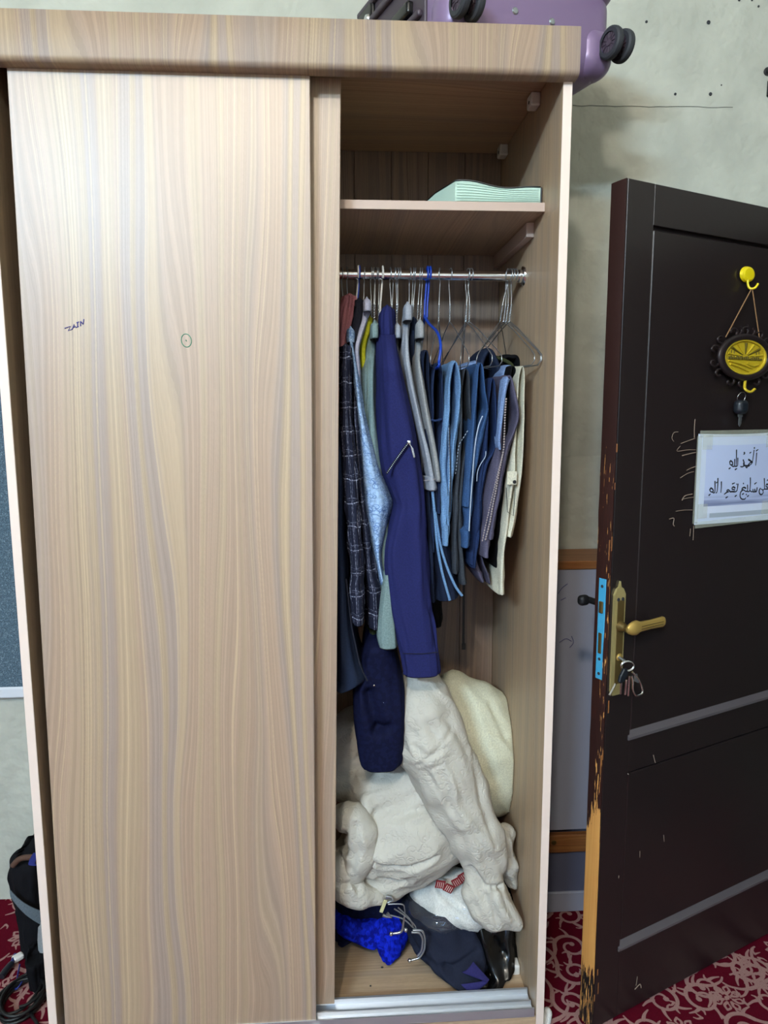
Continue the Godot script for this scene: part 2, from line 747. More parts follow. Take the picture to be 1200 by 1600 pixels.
# bleached oak laminate: streaks that wander along v, thin pale and dark lines, fine pores
func wood_texture(seed_: int, W: int, H: int, cols: Array, contrast := 1.0) -> ImageTexture:
	var warp := noise_bytes(seed_, 0.11, 22, 10, W, H, 2)
	var pore := noise_bytes(seed_ + 1, 0.45, W, 48, W, H, 2)
	var fine := noise_bytes(seed_ + 2, 0.9, W, 160, W, H, 1)
	var rng := RandomNumberGenerator.new()
	rng.seed = seed_
	var N := 2048
	var r := PackedFloat32Array()
	var g := PackedFloat32Array()
	var b := PackedFloat32Array()
	r.resize(N)
	g.resize(N)
	b.resize(N)
	var n1 := FastNoiseLite.new()
	n1.seed = seed_ + 5
	n1.noise_type = FastNoiseLite.TYPE_SIMPLEX
	n1.frequency = 1.0
	n1.fractal_octaves = 1
	for i in N:
		var a := n1.get_noise_2d(i * 0.006, 0.0)
		var c := n1.get_noise_2d(i * 0.017, 50.0)
		var e := n1.get_noise_2d(i * 0.10, 90.0)
		var f := n1.get_noise_2d(i * 0.42, 30.0)
		var col: Color = cols[0]
		col = col.lerp(cols[1], clampf(a * 1.5 + 0.3, 0.0, 1.0) * contrast)
		col = col.lerp(cols[2], clampf(c * 1.6 - 0.1, 0.0, 1.0) * contrast)
		var k := 1.0 + (e * 0.05 + f * 0.035) * contrast
		r[i] = col.r * 255.0 * k
		g[i] = col.g * 255.0 * k
		b[i] = col.b * 255.0 * k
	for q in 26:
		var at := rng.randi() % N
		var wide := rng.randi_range(1, 3)
		var pale := rng.randf() < 0.62
		var col: Color = cols[3] if pale else cols[4]
		for d in range(-wide, wide + 1):
			var k := (1.0 - absf(d) / (wide + 1.0)) * rng.randf_range(0.6, 0.95) * contrast
			var i := (at + d + N) % N
			r[i] = lerpf(r[i], col.r * 255.0, k)
			g[i] = lerpf(g[i], col.g * 255.0, k)
			b[i] = lerpf(b[i], col.b * 255.0, k)
	var out := PackedByteArray()
	out.resize(W * H * 3)
	var o := 0
	for y in H:
		for x in W:
			var p := y * W + x
			var i := int(float(x) / W * 900.0 + warp[p] * 0.42) & 2047
			var k := 0.955 + pore[p] * 0.00022 * contrast + fine[p] * 0.00014
			out[o] = mini(255, int(r[i] * k))
			out[o + 1] = mini(255, int(g[i] * k))
			out[o + 2] = mini(255, int(b[i] * k))
			o += 3
	return image_of(out, W, H)


# a brush mask that wraps at the edges
func stamp(mask: PackedByteArray, W: int, H: int, c: Vector2, rad: float, val := 255, wrap := true, soft := 1.2) -> void:
	var r := int(ceil(rad + soft))
	var cx := int(c.x)
	var cy := int(c.y)
	for dy in range(-r, r + 1):
		for dx in range(-r, r + 1):
			var x := cx + dx
			var y := cy + dy
			if wrap:
				x = posmod(x, W)
				y = posmod(y, H)
			elif x < 0 or y < 0 or x >= W or y >= H:
				continue
			var d := Vector2(cx + dx, cy + dy).distance_to(c)
			var k := clampf((rad + soft * 0.5 - d) / soft, 0.0, 1.0)
			var p := y * W + x
			mask[p] = maxi(mask[p], int(k * val))


func brush(mask: PackedByteArray, W: int, H: int, pts: Array, r0: float, r1: float, val := 255, wrap := true) -> void:
	var c := curve(pts, maxi(8, pts.size() * 6)) if pts.size() > 2 else pts
	var total := 0.0
	for i in c.size() - 1:
		total += c[i].distance_to(c[i + 1])
	var run := 0.0
	for i in c.size() - 1:
		var l: float = c[i].distance_to(c[i + 1])
		var steps := maxi(1, int(l / maxf(0.8, minf(r0, r1) * 0.7)))
		for s in steps:
			var w := float(s) / steps
			var f := (run + l * w) / maxf(total, 0.001)
			stamp(mask, W, H, c[i].lerp(c[i + 1], w), lerpf(r0, r1, f), val, wrap)
		run += l


func blend(mask: PackedByteArray, lo: Color, hi: Color, mottle: PackedByteArray, amount: float, W: int, H: int) -> ImageTexture:
	var out := PackedByteArray()
	out.resize(W * H * 3)
	var o := 0
	for p in W * H:
		var c := lo.lerp(hi, mask[p] / 255.0)
		var k := 255.0 * (1.0 + (mottle[p] / 255.0 - 0.5) * amount)
		out[o] = clampi(int(c.r * k), 0, 255)
		out[o + 1] = clampi(int(c.g * k), 0, 255)
		out[o + 2] = clampi(int(c.b * k), 0, 255)
		o += 3
	return image_of(out, W, H)


func carpet_texture() -> ImageTexture:
	var W := 1024
	var mask := PackedByteArray()
	mask.resize(W * W)
	var rng := RandomNumberGenerator.new()
	rng.seed = 77
	var placed := []
	for q in 46:
		var c := Vector2(rng.randf() * W, rng.randf() * W)
		for tries in 30:
			var ok := true
			for p in placed:
				var d := Vector2(absf(p.x - c.x), absf(p.y - c.y))
				d = Vector2(minf(d.x, W - d.x), minf(d.y, W - d.y))
				if d.length() < 128.0:
					ok = false
			if ok:
				break
			c = Vector2(rng.randf() * W, rng.randf() * W)
		placed.append(c)
		var kind := q % 4
		var a0 := rng.randf() * TAU
		var hand := 1.0 if rng.randf() < 0.5 else -1.0
		if kind == 0:
			# a flower: two rings of petals round a knot
			for k in 8:
				var a := a0 + TAU * k / 8
				var d := Vector2(cos(a), sin(a))
				var s := Vector2(-d.y, d.x)
				brush(mask, W, W, [c + d * 22, c + d * 40 + s * 9, c + d * 58], 6.0, 4.0)
				brush(mask, W, W, [c + d * 58, c + d * 44 - s * 12, c + d * 26 - s * 3], 5.0, 3.0)
			stamp(mask, W, W, c, 9.0)
		else:
			# a scroll: a spiral that thins out, with leaves and curls along it
			var pts := []
			var turns := 1.35
			for k in 15:
				var f := k / 14.0
				var a := a0 + hand * f * TAU * turns
				pts.append(c + Vector2(cos(a), sin(a)) * lerpf(70.0, 16.0, f))
			brush(mask, W, W, pts, 9.0, 5.0)
			stamp(mask, W, W, pts[14], 11.0)
			for k in [1, 3, 5, 7, 9]:
				var d: Vector2 = (pts[k] - c).normalized()
				var s: Vector2 = (pts[k] - pts[k + 1]).normalized()
				var p: Vector2 = pts[k]
				brush(mask, W, W, [p, p + d * 20 + s * 10, p + d * 34 + s * 30], 8.0, 3.0)
				if k % 4 == 1:
					brush(mask, W, W, [p, p + d * 14 - s * 16, p + d * 30 - s * 24], 7.0, 2.5)
			var tail: Vector2 = pts[0]
			var out: Vector2 = (pts[0] - c).normalized()
			var sd: Vector2 = (pts[0] - pts[1]).normalized()
			brush(mask, W, W, [tail, tail + sd * 30 + out * 6, tail + sd * 56 + out * 30, tail + sd * 60 + out * 54], 8.0, 4.0)
	for q in 70:
		var c := Vector2(rng.randf() * W, rng.randf() * W)
		var a := rng.randf() * TAU
		var d := Vector2(cos(a), sin(a))
		brush(mask, W, W, [c, c + d * 16 + d.orthogonal() * 5, c + d * 30], 5.5, 2.5)
		brush(mask, W, W, [c, c + d * 9 - d.orthogonal() * 12, c + d * 16 - d.orthogonal() * 22], 5.0, 2.0)
	var mot := noise_bytes(5, 0.35, W, W, W, W, 2)
	return blend(mask, Color(0.33, 0.055, 0.115), Color(0.60, 0.46, 0.44), mot, 0.5, W, W)


# pale thread work of curls: used for the printed shirt and, as relief, for the quilted satin
func curls_mask(seed_: int, W: int, count: int, size: float, r: float) -> PackedByteArray:
	var mask := PackedByteArray()
	mask.resize(W * W)
	var rng := RandomNumberGenerator.new()
	rng.seed = seed_
	for q in count:
		var c := Vector2(rng.randf() * W, rng.randf() * W)
		var a0 := rng.randf() * TAU
		var hand := 1.0 if rng.randf() < 0.5 else -1.0
		var s := size * rng.randf_range(0.6, 1.25)
		var pts := []
		for k in 9:
			var f := k / 8.0
			var a := a0 + hand * f * TAU * 0.95
			pts.append(c + Vector2(cos(a), sin(a) * 0.8) * lerpf(s, s * 0.35, f))
		brush(mask, W, W, pts, r, r)
		var p: Vector2 = pts[0]
		var d: Vector2 = (pts[0] - pts[1]).normalized()
		brush(mask, W, W, [p, p + d * s * 0.8 + d.orthogonal() * s * 0.4, p + d * s * 1.4], r, r * 0.7)
	return mask


func plaid_texture() -> ImageTexture:
	var W := 512
	var mask := PackedByteArray()
	mask.resize(W * W)
	var rng := RandomNumberGenerator.new()
	rng.seed = 12
	for k in 6:
		var p := (k + 0.5) * W / 6.0
		for q in [[-9.0, 1.1, 150], [-5.0, 0.8, 90], [6.0, 2.0, 215], [10.0, 0.8, 110]]:
			var pts := []
			var pth := []
			for i in 9:
				pts.append(Vector2(p + q[0] + rng.randf_range(-4, 4), i * W / 8.0))
				pth.append(Vector2(i * W / 8.0, p + q[0] * 1.2 + rng.randf_range(-4, 4)))
			brush(mask, W, W, pts, q[1], q[1], q[2])
			brush(mask, W, W, pth, q[1], q[1], q[2])
		for i in 26:
			var y := rng.randf() * W
			brush(mask, W, W, [Vector2(p - 16, y), Vector2(p + 16, y + rng.randf_range(-4, 4))], 0.7, 0.5, rng.randi_range(40, 120))
	var mot := noise_bytes(15, 0.5, W, W, W, W, 2)
	var rag := noise_bytes(16, 0.06, W, W, W, W, 3)
	for p in W * W:
		mask[p] = int(mask[p] * clampf(rag[p] / 170.0 - 0.2, 0.15, 1.0))
	return blend(mask, Color(0.125, 0.135, 0.195), Color(0.86, 0.88, 0.96), mot, 0.5, W, W)


func fabric(c: Color, seed_ := 3, amount := 0.35, freq := 0.3, rough := 0.9, grain_cm := 0.03, scale := 6.0) -> StandardMaterial3D:
	# woven cloth: a mottled colour and a fine woven relief, shared noise pictures
	var m := plain(Color.WHITE, rough, 0.0, 0.25)
	var W := 256
	var key := "cloth_%d_%s" % [seed_, str(c)]
	var mot := noise_bytes(seed_, freq, W, W, W, W, 3)
	var mask := PackedByteArray()
	mask.resize(W * W)
	m.albedo_texture = blend(mask, c, c, mot, amount, W, W)
	m.resource_name = key
	m.uv1_triplanar = true
	m.uv1_scale = Vector3.ONE * scale
	m.heightmap_enabled = true
	m.heightmap_texture = M["weave"]
	m.heightmap_scale = grain_cm
	return m


func make_materials() -> void:
	var weave := noise_bytes(31, 0.32, 256, 256, 256, 256, 2)
	M["weave"] = ImageTexture.create_from_image(Image.create_from_data(256, 256, false, Image.FORMAT_L8, weave))
	# oak laminate, in three lots
	var oak := [Color(0.645, 0.56, 0.485), Color(0.61, 0.55, 0.51), Color(0.66, 0.585, 0.49), Color(0.75, 0.67, 0.55), Color(0.52, 0.445, 0.385)]
	var tex_a := wood_texture(41, 1024, 1024, oak)
	var oak_in := [Color(0.685, 0.60, 0.50), Color(0.65, 0.58, 0.50), Color(0.71, 0.625, 0.52), Color(0.76, 0.68, 0.56), Color(0.58, 0.50, 0.41)]
	var tex_b := wood_texture(57, 512, 1024, oak_in, 0.9)
	for q in [["oak_door", tex_a, 0.5, 0.62, 2.3], ["oak", tex_b, 0.48, 0.6, 2.2], ["oak_cornice", tex_a, 0.55, 0.62, 2.3]]:
		var m := plain(Color.WHITE, q[2], 0.0, 0.52)
		m.albedo_texture = q[1]
		m.uv1_scale = Vector3(1.0 / q[3], 1.0 / q[4], 1.0)
		if q[0] == "oak":
			m.albedo_color = Color(1.0, 0.98, 0.96)
		if q[0] == "oak_door":
			m.albedo_color = Color(1.0, 0.985, 0.968)
			m.clearcoat_enabled = true
			m.clearcoat = 0.62
			m.clearcoat_roughness = 0.36
		if q[0] == "oak_cornice":
			m.albedo_color = Color(0.88, 0.865, 0.85)
		M[q[0]] = m
	var dark_oak := [Color(0.50, 0.415, 0.355), Color(0.47, 0.395, 0.345), Color(0.53, 0.445, 0.375), Color(0.58, 0.49, 0.41), Color(0.39, 0.305, 0.255)]
	M["back"] = plain(Color.WHITE, 0.55)
	M["back"].albedo_texture = wood_texture(63, 512, 512, dark_oak, 1.0)
	M["back"].uv1_scale = Vector3(1.0 / 0.5, 1.0 / 1.6, 1.0)
	M["edge_band"] = plain(Color(0.72, 0.635, 0.585), 0.5)
	M["edge_pale"] = plain(Color(0.88, 0.81, 0.765), 0.5)
	M["white_plastic"] = plain(Color(0.83, 0.82, 0.80), 0.45)
	M["alu"] = plain(Color(0.80, 0.82, 0.85), 0.35, 0.75)
	M["chrome"] = plain(Color(0.86, 0.87, 0.88), 0.16, 1.0)
	M["wire"] = plain(Color(0.70, 0.72, 0.74), 0.3, 0.9)
	M["wire_dark"] = plain(Color(0.30, 0.30, 0.31), 0.35, 0.85)
	M["brass"] = plain(Color(0.74, 0.62, 0.34), 0.34, 0.55)
	M["brass_pale"] = plain(Color(0.74, 0.68, 0.46), 0.4, 0.55)
	M["blue_plastic"] = plain(Color(0.05, 0.22, 0.62), 0.4)
	M["plastic_dull"] = plain(Color(0.045, 0.05, 0.055), 0.5)
	M["brass_dull"] = plain(Color(0.40, 0.33, 0.18), 0.5, 0.6)
	M["black"] = plain(Color(0.03, 0.03, 0.035), 0.6)
	M["rubber"] = plain(Color(0.16, 0.17, 0.19), 0.65)
	# walls: cream emulsion over uneven plaster
	var wall := plain(Color.WHITE, 0.75, 0.0, 0.3)
	var W := 512
	var mot := noise_bytes(71, 0.012, W, W, W, W, 4)
	var none := PackedByteArray()
	none.resize(W * W)
	wall.albedo_texture = blend(none, Color(0.705, 0.71, 0.665), Color.WHITE, mot, 0.10, W, W)
	wall.uv1_triplanar = true
	wall.uv1_world_triplanar = true
	wall.uv1_scale = Vector3.ONE * 0.7
	wall.heightmap_enabled = true
	wall.heightmap_texture = ImageTexture.create_from_image(Image.create_from_data(W, W, false, Image.FORMAT_L8, noise_bytes(72, 0.05, W, W, W, W, 4)))
	wall.heightmap_scale = 0.35
	M["wall"] = wall
	M["ceiling"] = plain(Color(0.88, 0.88, 0.85), 0.9)
	var carpet := plain(Color.WHITE, 0.95, 0.0, 0.1)
	carpet.albedo_texture = carpet_texture()
	carpet.uv1_triplanar = true
	carpet.uv1_world_triplanar = true
	carpet.uv1_scale = Vector3.ONE * 1.35
	carpet.heightmap_enabled = true
	carpet.heightmap_texture = M["weave"]
	carpet.heightmap_scale = 0.1
	M["carpet"] = carpet
	# dark brown gloss paint on the door, and its worn edge
	M["door_paint"] = plain(Color(0.125, 0.098, 0.10), 0.33, 0.0, 0.5)
	M["door_ledge_lit"] = plain(Color(0.34, 0.32, 0.33), 0.28, 0.0, 0.6)  # paler than the door paint: light the ledges catch, put into colour
	M["worn_edge"] = plain(Color.WHITE, 0.5)
	M["worn_edge"].albedo_texture = worn_edge_texture()
	M["scratch"] = plain(Color(0.55, 0.48, 0.42), 0.8)
	M["blue_lock"] = plain(Color(0.26, 0.63, 0.80), 0.45)
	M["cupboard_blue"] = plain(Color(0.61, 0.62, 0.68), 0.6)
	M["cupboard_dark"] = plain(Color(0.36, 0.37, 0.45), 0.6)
	var pine := [Color(0.56, 0.36, 0.20), Color(0.50, 0.31, 0.17), Color(0.60, 0.40, 0.22), Color(0.66, 0.45, 0.26), Color(0.38, 0.22, 0.12)]
	M["pine"] = plain(Color.WHITE, 0.45)
	M["pine"].albedo_texture = wood_texture(81, 256, 256, pine, 1.0)
	M["pine"].uv1_scale = Vector3(5.0, 1.2, 1.0)
	# cloth
	var cols := {
		"pink": Color(0.66, 0.42, 0.44), "black_cloth": Color(0.05, 0.05, 0.065), "charcoal": Color(0.14, 0.145, 0.185), "lavender": Color(0.72, 0.74, 0.84), "yellow": Color(0.66, 0.66, 0.16),
		"sage": Color(0.45, 0.53, 0.53), "navy": Color(0.135, 0.15, 0.335), "lilac": Color(0.68, 0.55, 0.75), "grey": Color(0.56, 0.58, 0.62), "grey_warm": Color(0.54, 0.55, 0.56), "slate": Color(0.12, 0.155, 0.235),
		"teal": Color(0.10, 0.22, 0.28), "olive": Color(0.20, 0.22, 0.14), "indigo": Color(0.095, 0.125, 0.20), "denim_navy": Color(0.12, 0.165, 0.27), "denim_light": Color(0.40, 0.535, 0.69), "denim_grey": Color(0.22, 0.24, 0.27), "denim_mid": Color(0.20, 0.31, 0.47),
		"denim_dark": Color(0.12, 0.18, 0.315), "denim_mauve": Color(0.33, 0.32, 0.40), "denim_faded": Color(0.45, 0.54, 0.70), "cream": Color(0.77, 0.76, 0.69), "bag_navy": Color(0.125, 0.14, 0.20), "flap": Color(0.17, 0.16, 0.35),
		"pillow": Color(0.80, 0.795, 0.70), "white_cloth": Color(0.84, 0.84, 0.82), "rucksack": Color(0.07, 0.07, 0.085), "rucksack_grey": Color(0.36, 0.40, 0.43),
	}
	var sd := 100
	for k in cols:
		sd += 1
		var denim: bool = k.begins_with("denim") or k == "indigo"
		M[k] = fabric(cols[k], sd, 0.5 if denim else 0.22, 0.16 if denim else 0.1, 0.88, 0.05 if denim else 0.02, 7.0)
	M["seam_pale"] = plain(Color(0.62, 0.68, 0.76), 0.9)
	M["seam_tan"] = plain(Color(0.60, 0.56, 0.56), 0.9)
	M["seam_dark"] = plain(Color(0.06, 0.07, 0.11), 0.9)
	M["plaid"] = plain(Color.WHITE, 0.9, 0.0, 0.2)
	M["plaid"].albedo_texture = plaid_texture()
	M["plaid"].uv1_scale = Vector3(3.0, 3.0, 1.0)
	var cm := curls_mask(21, 512, 150, 24.0, 2.0)
	M["print_blue"] = plain(Color.WHITE, 0.9, 0.0, 0.2)
	M["print_blue"].albedo_texture = blend(cm, Color(0.62, 0.73, 0.86), Color(0.30, 0.42, 0.64), noise_bytes(22, 0.03, 512, 512, 512, 512, 3), 0.3, 512, 512)
	M["print_blue"].uv1_triplanar = true
	M["print_blue"].uv1_scale = Vector3.ONE * 5.5
	# quilted satin: swirls in relief
	var qm := curls_mask(24, 512, 95, 30.0, 4.5)
	var duvet := plain(Color(0.725, 0.71, 0.67), 0.55, 0.0, 0.35)
	var duvet_h := Image.create_from_data(512, 512, false, Image.FORMAT_L8, qm)
	duvet_h.resize(110, 110, Image.INTERPOLATE_BILINEAR)
	duvet_h.resize(512, 512, Image.INTERPOLATE_CUBIC)
	duvet.heightmap_enabled = true
	duvet.heightmap_texture = ImageTexture.create_from_image(duvet_h)
	duvet.heightmap_scale = -0.10
	duvet.uv1_triplanar = true
	duvet.uv1_scale = Vector3.ONE * 5.0
	M["duvet"] = duvet
	# velvet with a cut pattern
	var vm := noise_bytes(26, 0.035, 256, 256, 256, 256, 2)
	for p in vm.size():
		vm[p] = 255 if vm[p] > 140 else (120 if vm[p] > 128 else 0)
	for q in [["velvet_blue", Color(0.03, 0.07, 0.48), Color(0.07, 0.16, 0.78)], ["velvet_navy", Color(0.06, 0.07, 0.165), Color(0.075, 0.09, 0.20)]]:
		var m := plain(Color.WHITE, 0.8, 0.0, 0.2)
		m.albedo_texture = blend(vm, q[1], q[2], weave, 0.3, 256, 256)
		m.uv1_triplanar = true
		m.uv1_scale = Vector3.ONE * 6.0
		M[q[0]] = m
	M["suitcase"] = plain(Color(0.50, 0.42, 0.55), 0.36, 0.15)
	M["suitcase_dark"] = plain(Color(0.25, 0.21, 0.25), 0.45, 0.1)
	M["plastic_black"] = plain(Color(0.035, 0.037, 0.045), 0.22)
	M["yellow_plastic"] = plain(Color(0.86, 0.78, 0.05), 0.4)
	M["bronze"] = plain(Color(0.16, 0.125, 0.13), 0.4, 0.35)
	M["gold"] = plain(Color(0.78, 0.68, 0.16), 0.36, 0.2)
	M["gold_dark"] = plain(Color(0.40, 0.35, 0.11), 0.4, 0.2)
	M["cord"] = plain(Color(0.56, 0.42, 0.28), 0.85)
	M["fob"] = plain(Color(0.09, 0.11, 0.14), 0.4)
	M["ink_blue"] = plain(Color(0.20, 0.19, 0.48), 0.6)
	M["ink_green"] = plain(Color(0.18, 0.50, 0.38), 0.6)
	M["paint_white"] = plain(Color(0.80, 0.82, 0.85), 0.4)


func worn_edge_texture() -> ImageTexture:
	# u across the door's edge, v down it from top to bottom: paint, and the raw pine where it has worn away
	var W := 64
	var H := 1024
	var a := noise_bytes(91, 0.06, W, H / 4, W, H, 3)
	var gr := noise_bytes(92, 0.3, W, 24, W, H, 3)
	var fl := noise_bytes(93, 0.13, W, H / 4, W, H, 3)
	var out := PackedByteArray()
	out.resize(W * H * 3)
	for y in H:
		var v := float(y) / H
		for x in W:
			var u := float(x) / W
			var p := y * W + x
			var bare := 0.0
			if v > 0.645 and v < 0.715:
				bare = smoothstep(0.645, 0.66, v + (a[p] - 128) * 0.0002) * (0.62 - absf(u - 0.72) * 1.1)
			if v >= 0.70 and v < 0.93:
				bare = maxf(bare, 1.0 - smoothstep(0.90, 0.93, v) * 0.5)
				if v < 0.74:
					bare = minf(bare, 0.62 - absf(u - 0.75) * 0.8 + (v - 0.70) * 14.0)
			if v >= 0.93:
				bare = maxf(bare, 0.47)
			if v > 0.40 and v < 0.645 and u > 0.62:
				bare = 0.36
			if v > 0.28 and v < 0.40:
				bare = 0.30
			var on := bare + (fl[p] - 128) / 128.0 * 0.34 + (a[p] - 128) / 128.0 * 0.14 > 0.55
			var c := Color(0.175, 0.085, 0.075)
			if v > 0.3 and v < 0.6:
				c = c.lerp(Color(0.27, 0.12, 0.09), clampf(fl[p] / 255.0 - 0.3, 0.0, 1.0))
			if v > 0.93:
				c = Color(0.10, 0.08, 0.08)
			if on:
				c = Color(0.74, 0.50, 0.25).lerp(Color(0.86, 0.66, 0.38), gr[p] / 255.0)
			var o := p * 3
			out[o] = int(c.r * 255)
			out[o + 1] = int(c.g * 255)
			out[o + 2] = int(c.b * 255)
	return image_of(out, W, H)


# ---------------------------------------------------------------- the room

func room() -> void:
	struct("floor", one_box(Vector3(0.0, -0.05, 2.25), Vector3(5.6, 0.1, 6.1), 0.0), M["carpet"])
	struct("ceiling", one_box(Vector3(0.0, 3.85, 2.25), Vector3(5.6, 0.1, 6.1), 0.0), M["ceiling"])
	var back := struct("wall_back", one_box(Vector3(0.0, 1.9, -0.685), Vector3(5.6, 3.8, 0.1), 0.0), M["wall"])
	for q in [[Vector3(1.6152, 2.6926, -0.634), 0.006], [Vector3(1.8016, 2.6963, -0.634), 0.009], [Vector3(1.7122, 2.4982, -0.634), 0.006], [Vector3(1.8195, 2.5007, -0.634), 0.008], [Vector3(1.9498, 2.7438, -0.634), 0.005], [Vector3(1.8905, 2.7592, -0.634), 0.006], [Vector3(1.9292, 2.7604, -0.634), 0.005], [Vector3(1.8513, 2.5263, -0.634), 0.003]]:
		var b := MB.new()
		var hr: float = q[1] * 0.62
		b.lathe([Vector2(0, 0.0012), Vector2(hr * 0.55, 0.0012), Vector2(hr * 0.6, 0.0018), Vector2(hr, 0.0012), Vector2(hr * 1.05, 0.0)], 10, Transform3D(Basis(Vector3.RIGHT, PI / 2), q[0]))
		obj("plugged_hole", b, M["rubber"], back)
	var crack := MB.new()
	var rng := RandomNumberGenerator.new()
	rng.seed = 9
	var pts := []
	for i in 20:
		var p: Vector3 = Vector3(1.4045, 2.4594, -0.634).lerp(Vector3(1.8907, 2.465, -0.634), i / 19.0)
		pts.append(p + Vector3(0, rng.randf_range(-0.0015, 0.0015), 0))
	crack.tube(pts, 0.0006, 4)
	obj("hairline_crack", crack, M["rubber"], back)
	struct("wall_left", one_box(Vector3(-2.75, 1.9, 2.25), Vector3(0.1, 3.8, 6.1), 0.0), M["wall"])
	# the wall with the doorway that the brown door belongs to
	var right := MB.new()
	right.box(Vector3(2.2, 1.9, -0.5), Vector3(0.1, 3.8, 0.28), 0.0)
	right.box(Vector3(2.2, 1.9, 2.89), Vector3(0.1, 3.8, 4.74), 0.0)
	right.box(Vector3(2.2, 2.95, 0.08), Vector3(0.1, 1.7, 0.88), 0.0)
	struct("wall_right", right, M["wall"])
	var hall := MB.new()
	hall.box(Vector3(3.0, -0.05, 0.08), Vector3(1.5, 0.1, 1.6), 0.0)
	hall.box(Vector3(3.0, 2.45, 0.08), Vector3(1.5, 0.1, 1.6), 0.0)
	hall.box(Vector3(3.8, 1.2, 0.08), Vector3(0.1, 2.6, 1.6), 0.0)
	hall.box(Vector3(3.0, 1.2, -0.77), Vector3(1.5, 2.6, 0.1), 0.0)
	hall.box(Vector3(3.0, 1.2, 0.93), Vector3(1.5, 2.6, 0.1), 0.0)
	struct("wall_hall", hall, M["wall"])
	# the wall behind the camera, with two unseen windows that light the room
	var front := MB.new()
	# openings: x -2.2 to -1.0, y 2.15 to 3.2 and x 0.8 to 2.0, y 1.2 to 2.3
	front.box(Vector3(0.0, 0.6, 5.25), Vector3(5.6, 1.2, 0.1), 0.0)
	front.box(Vector3(0.0, 3.5, 5.25), Vector3(5.6, 0.6, 0.1), 0.0)
	front.box(Vector3(-2.5, 2.2, 5.25), Vector3(0.6, 2.0, 0.1), 0.0)
	front.box(Vector3(-1.6, 1.675, 5.25), Vector3(1.2, 0.95, 0.1), 0.0)
	front.box(Vector3(-0.1, 2.2, 5.25), Vector3(1.8, 2.0, 0.1), 0.0)
	front.box(Vector3(1.4, 2.75, 5.25), Vector3(1.2, 0.9, 0.1), 0.0)
	front.box(Vector3(2.4, 2.2, 5.25), Vector3(0.8, 2.0, 0.1), 0.0)
	struct("wall_front", front, M["wall"])
	var glass := plain(Color(0.9, 0.95, 1.0, 0.05), 0.02)
	glass.transparency = BaseMaterial3D.TRANSPARENCY_ALPHA
	for q in [[-1.6, 2.675, 1.05, "window_1"], [1.4, 1.75, 1.1, "window_2"]]:  # unseen windows: the high for the sliding door glare, the low lighting the right
		var win := MB.new()
		for x in [-0.57, 0.0, 0.57]:
			win.box(Vector3(q[0] + x, q[1], 5.25), Vector3(0.06, q[2], 0.06), 0.003)
		for y in [-0.5, 0.5]:
			win.box(Vector3(q[0], q[1] + y * (q[2] - 0.06), 5.25), Vector3(1.2, 0.06, 0.055), 0.003)
		var w := struct(q[3], win, M["paint_white"])
		for x in [-0.285, 0.285]:
			obj("pane", one_box(Vector3(q[0] + x, q[1], 5.25), Vector3(0.51, q[2] - 0.12, 0.004), 0.0), glass, w)
	var gl := thing("unseen_globe_lamp", "unseen globe lamp under the ceiling, lighting the gap beside the wardrobe", "lamp", Vector3(0.25, 3.25, 2.7))  # out of view, placed to light the gap by the room door
	var gm := plain(Color(0.95, 0.93, 0.9), 0.4)
	gm.emission_enabled = true
	gm.emission = Color(0.95, 0.97, 1.0)
	gm.emission_energy_multiplier = 3.0
	var gs := MB.new()
	gs.rounded(Vector3.ZERO, Vector3.ONE * 0.24, 0.119, 6)
	obj("globe", gs, gm, gl)
	obj("stem", one_tube([Vector3(0, 0.12, 0), Vector3(0, 0.55, 0)], 0.012), M["paint_white"], gl)
	# the unseen tube lamp that lights the wardrobe front
	var lamp := thing("unseen_tube_lamp", "unseen tube lamp high behind the camera, lighting the wardrobe front", "lamp", Vector3(-1.6, 3.60, 5.14))
	obj("batten", one_box(Vector3.ZERO, Vector3(1.26, 0.07, 0.06), 0.005), M["paint_white"], lamp)
	var glow := plain(Color(0.95, 0.97, 1.0), 0.4)
	glow.emission_enabled = true
	glow.emission = Color(0.95, 0.98, 1.0)
	glow.emission_energy_multiplier = 4.0
	obj("tube", one_tube([Vector3(-0.6, -0.03, -0.06), Vector3(0.6, -0.03, -0.06)], 0.014, 12), glow, lamp)


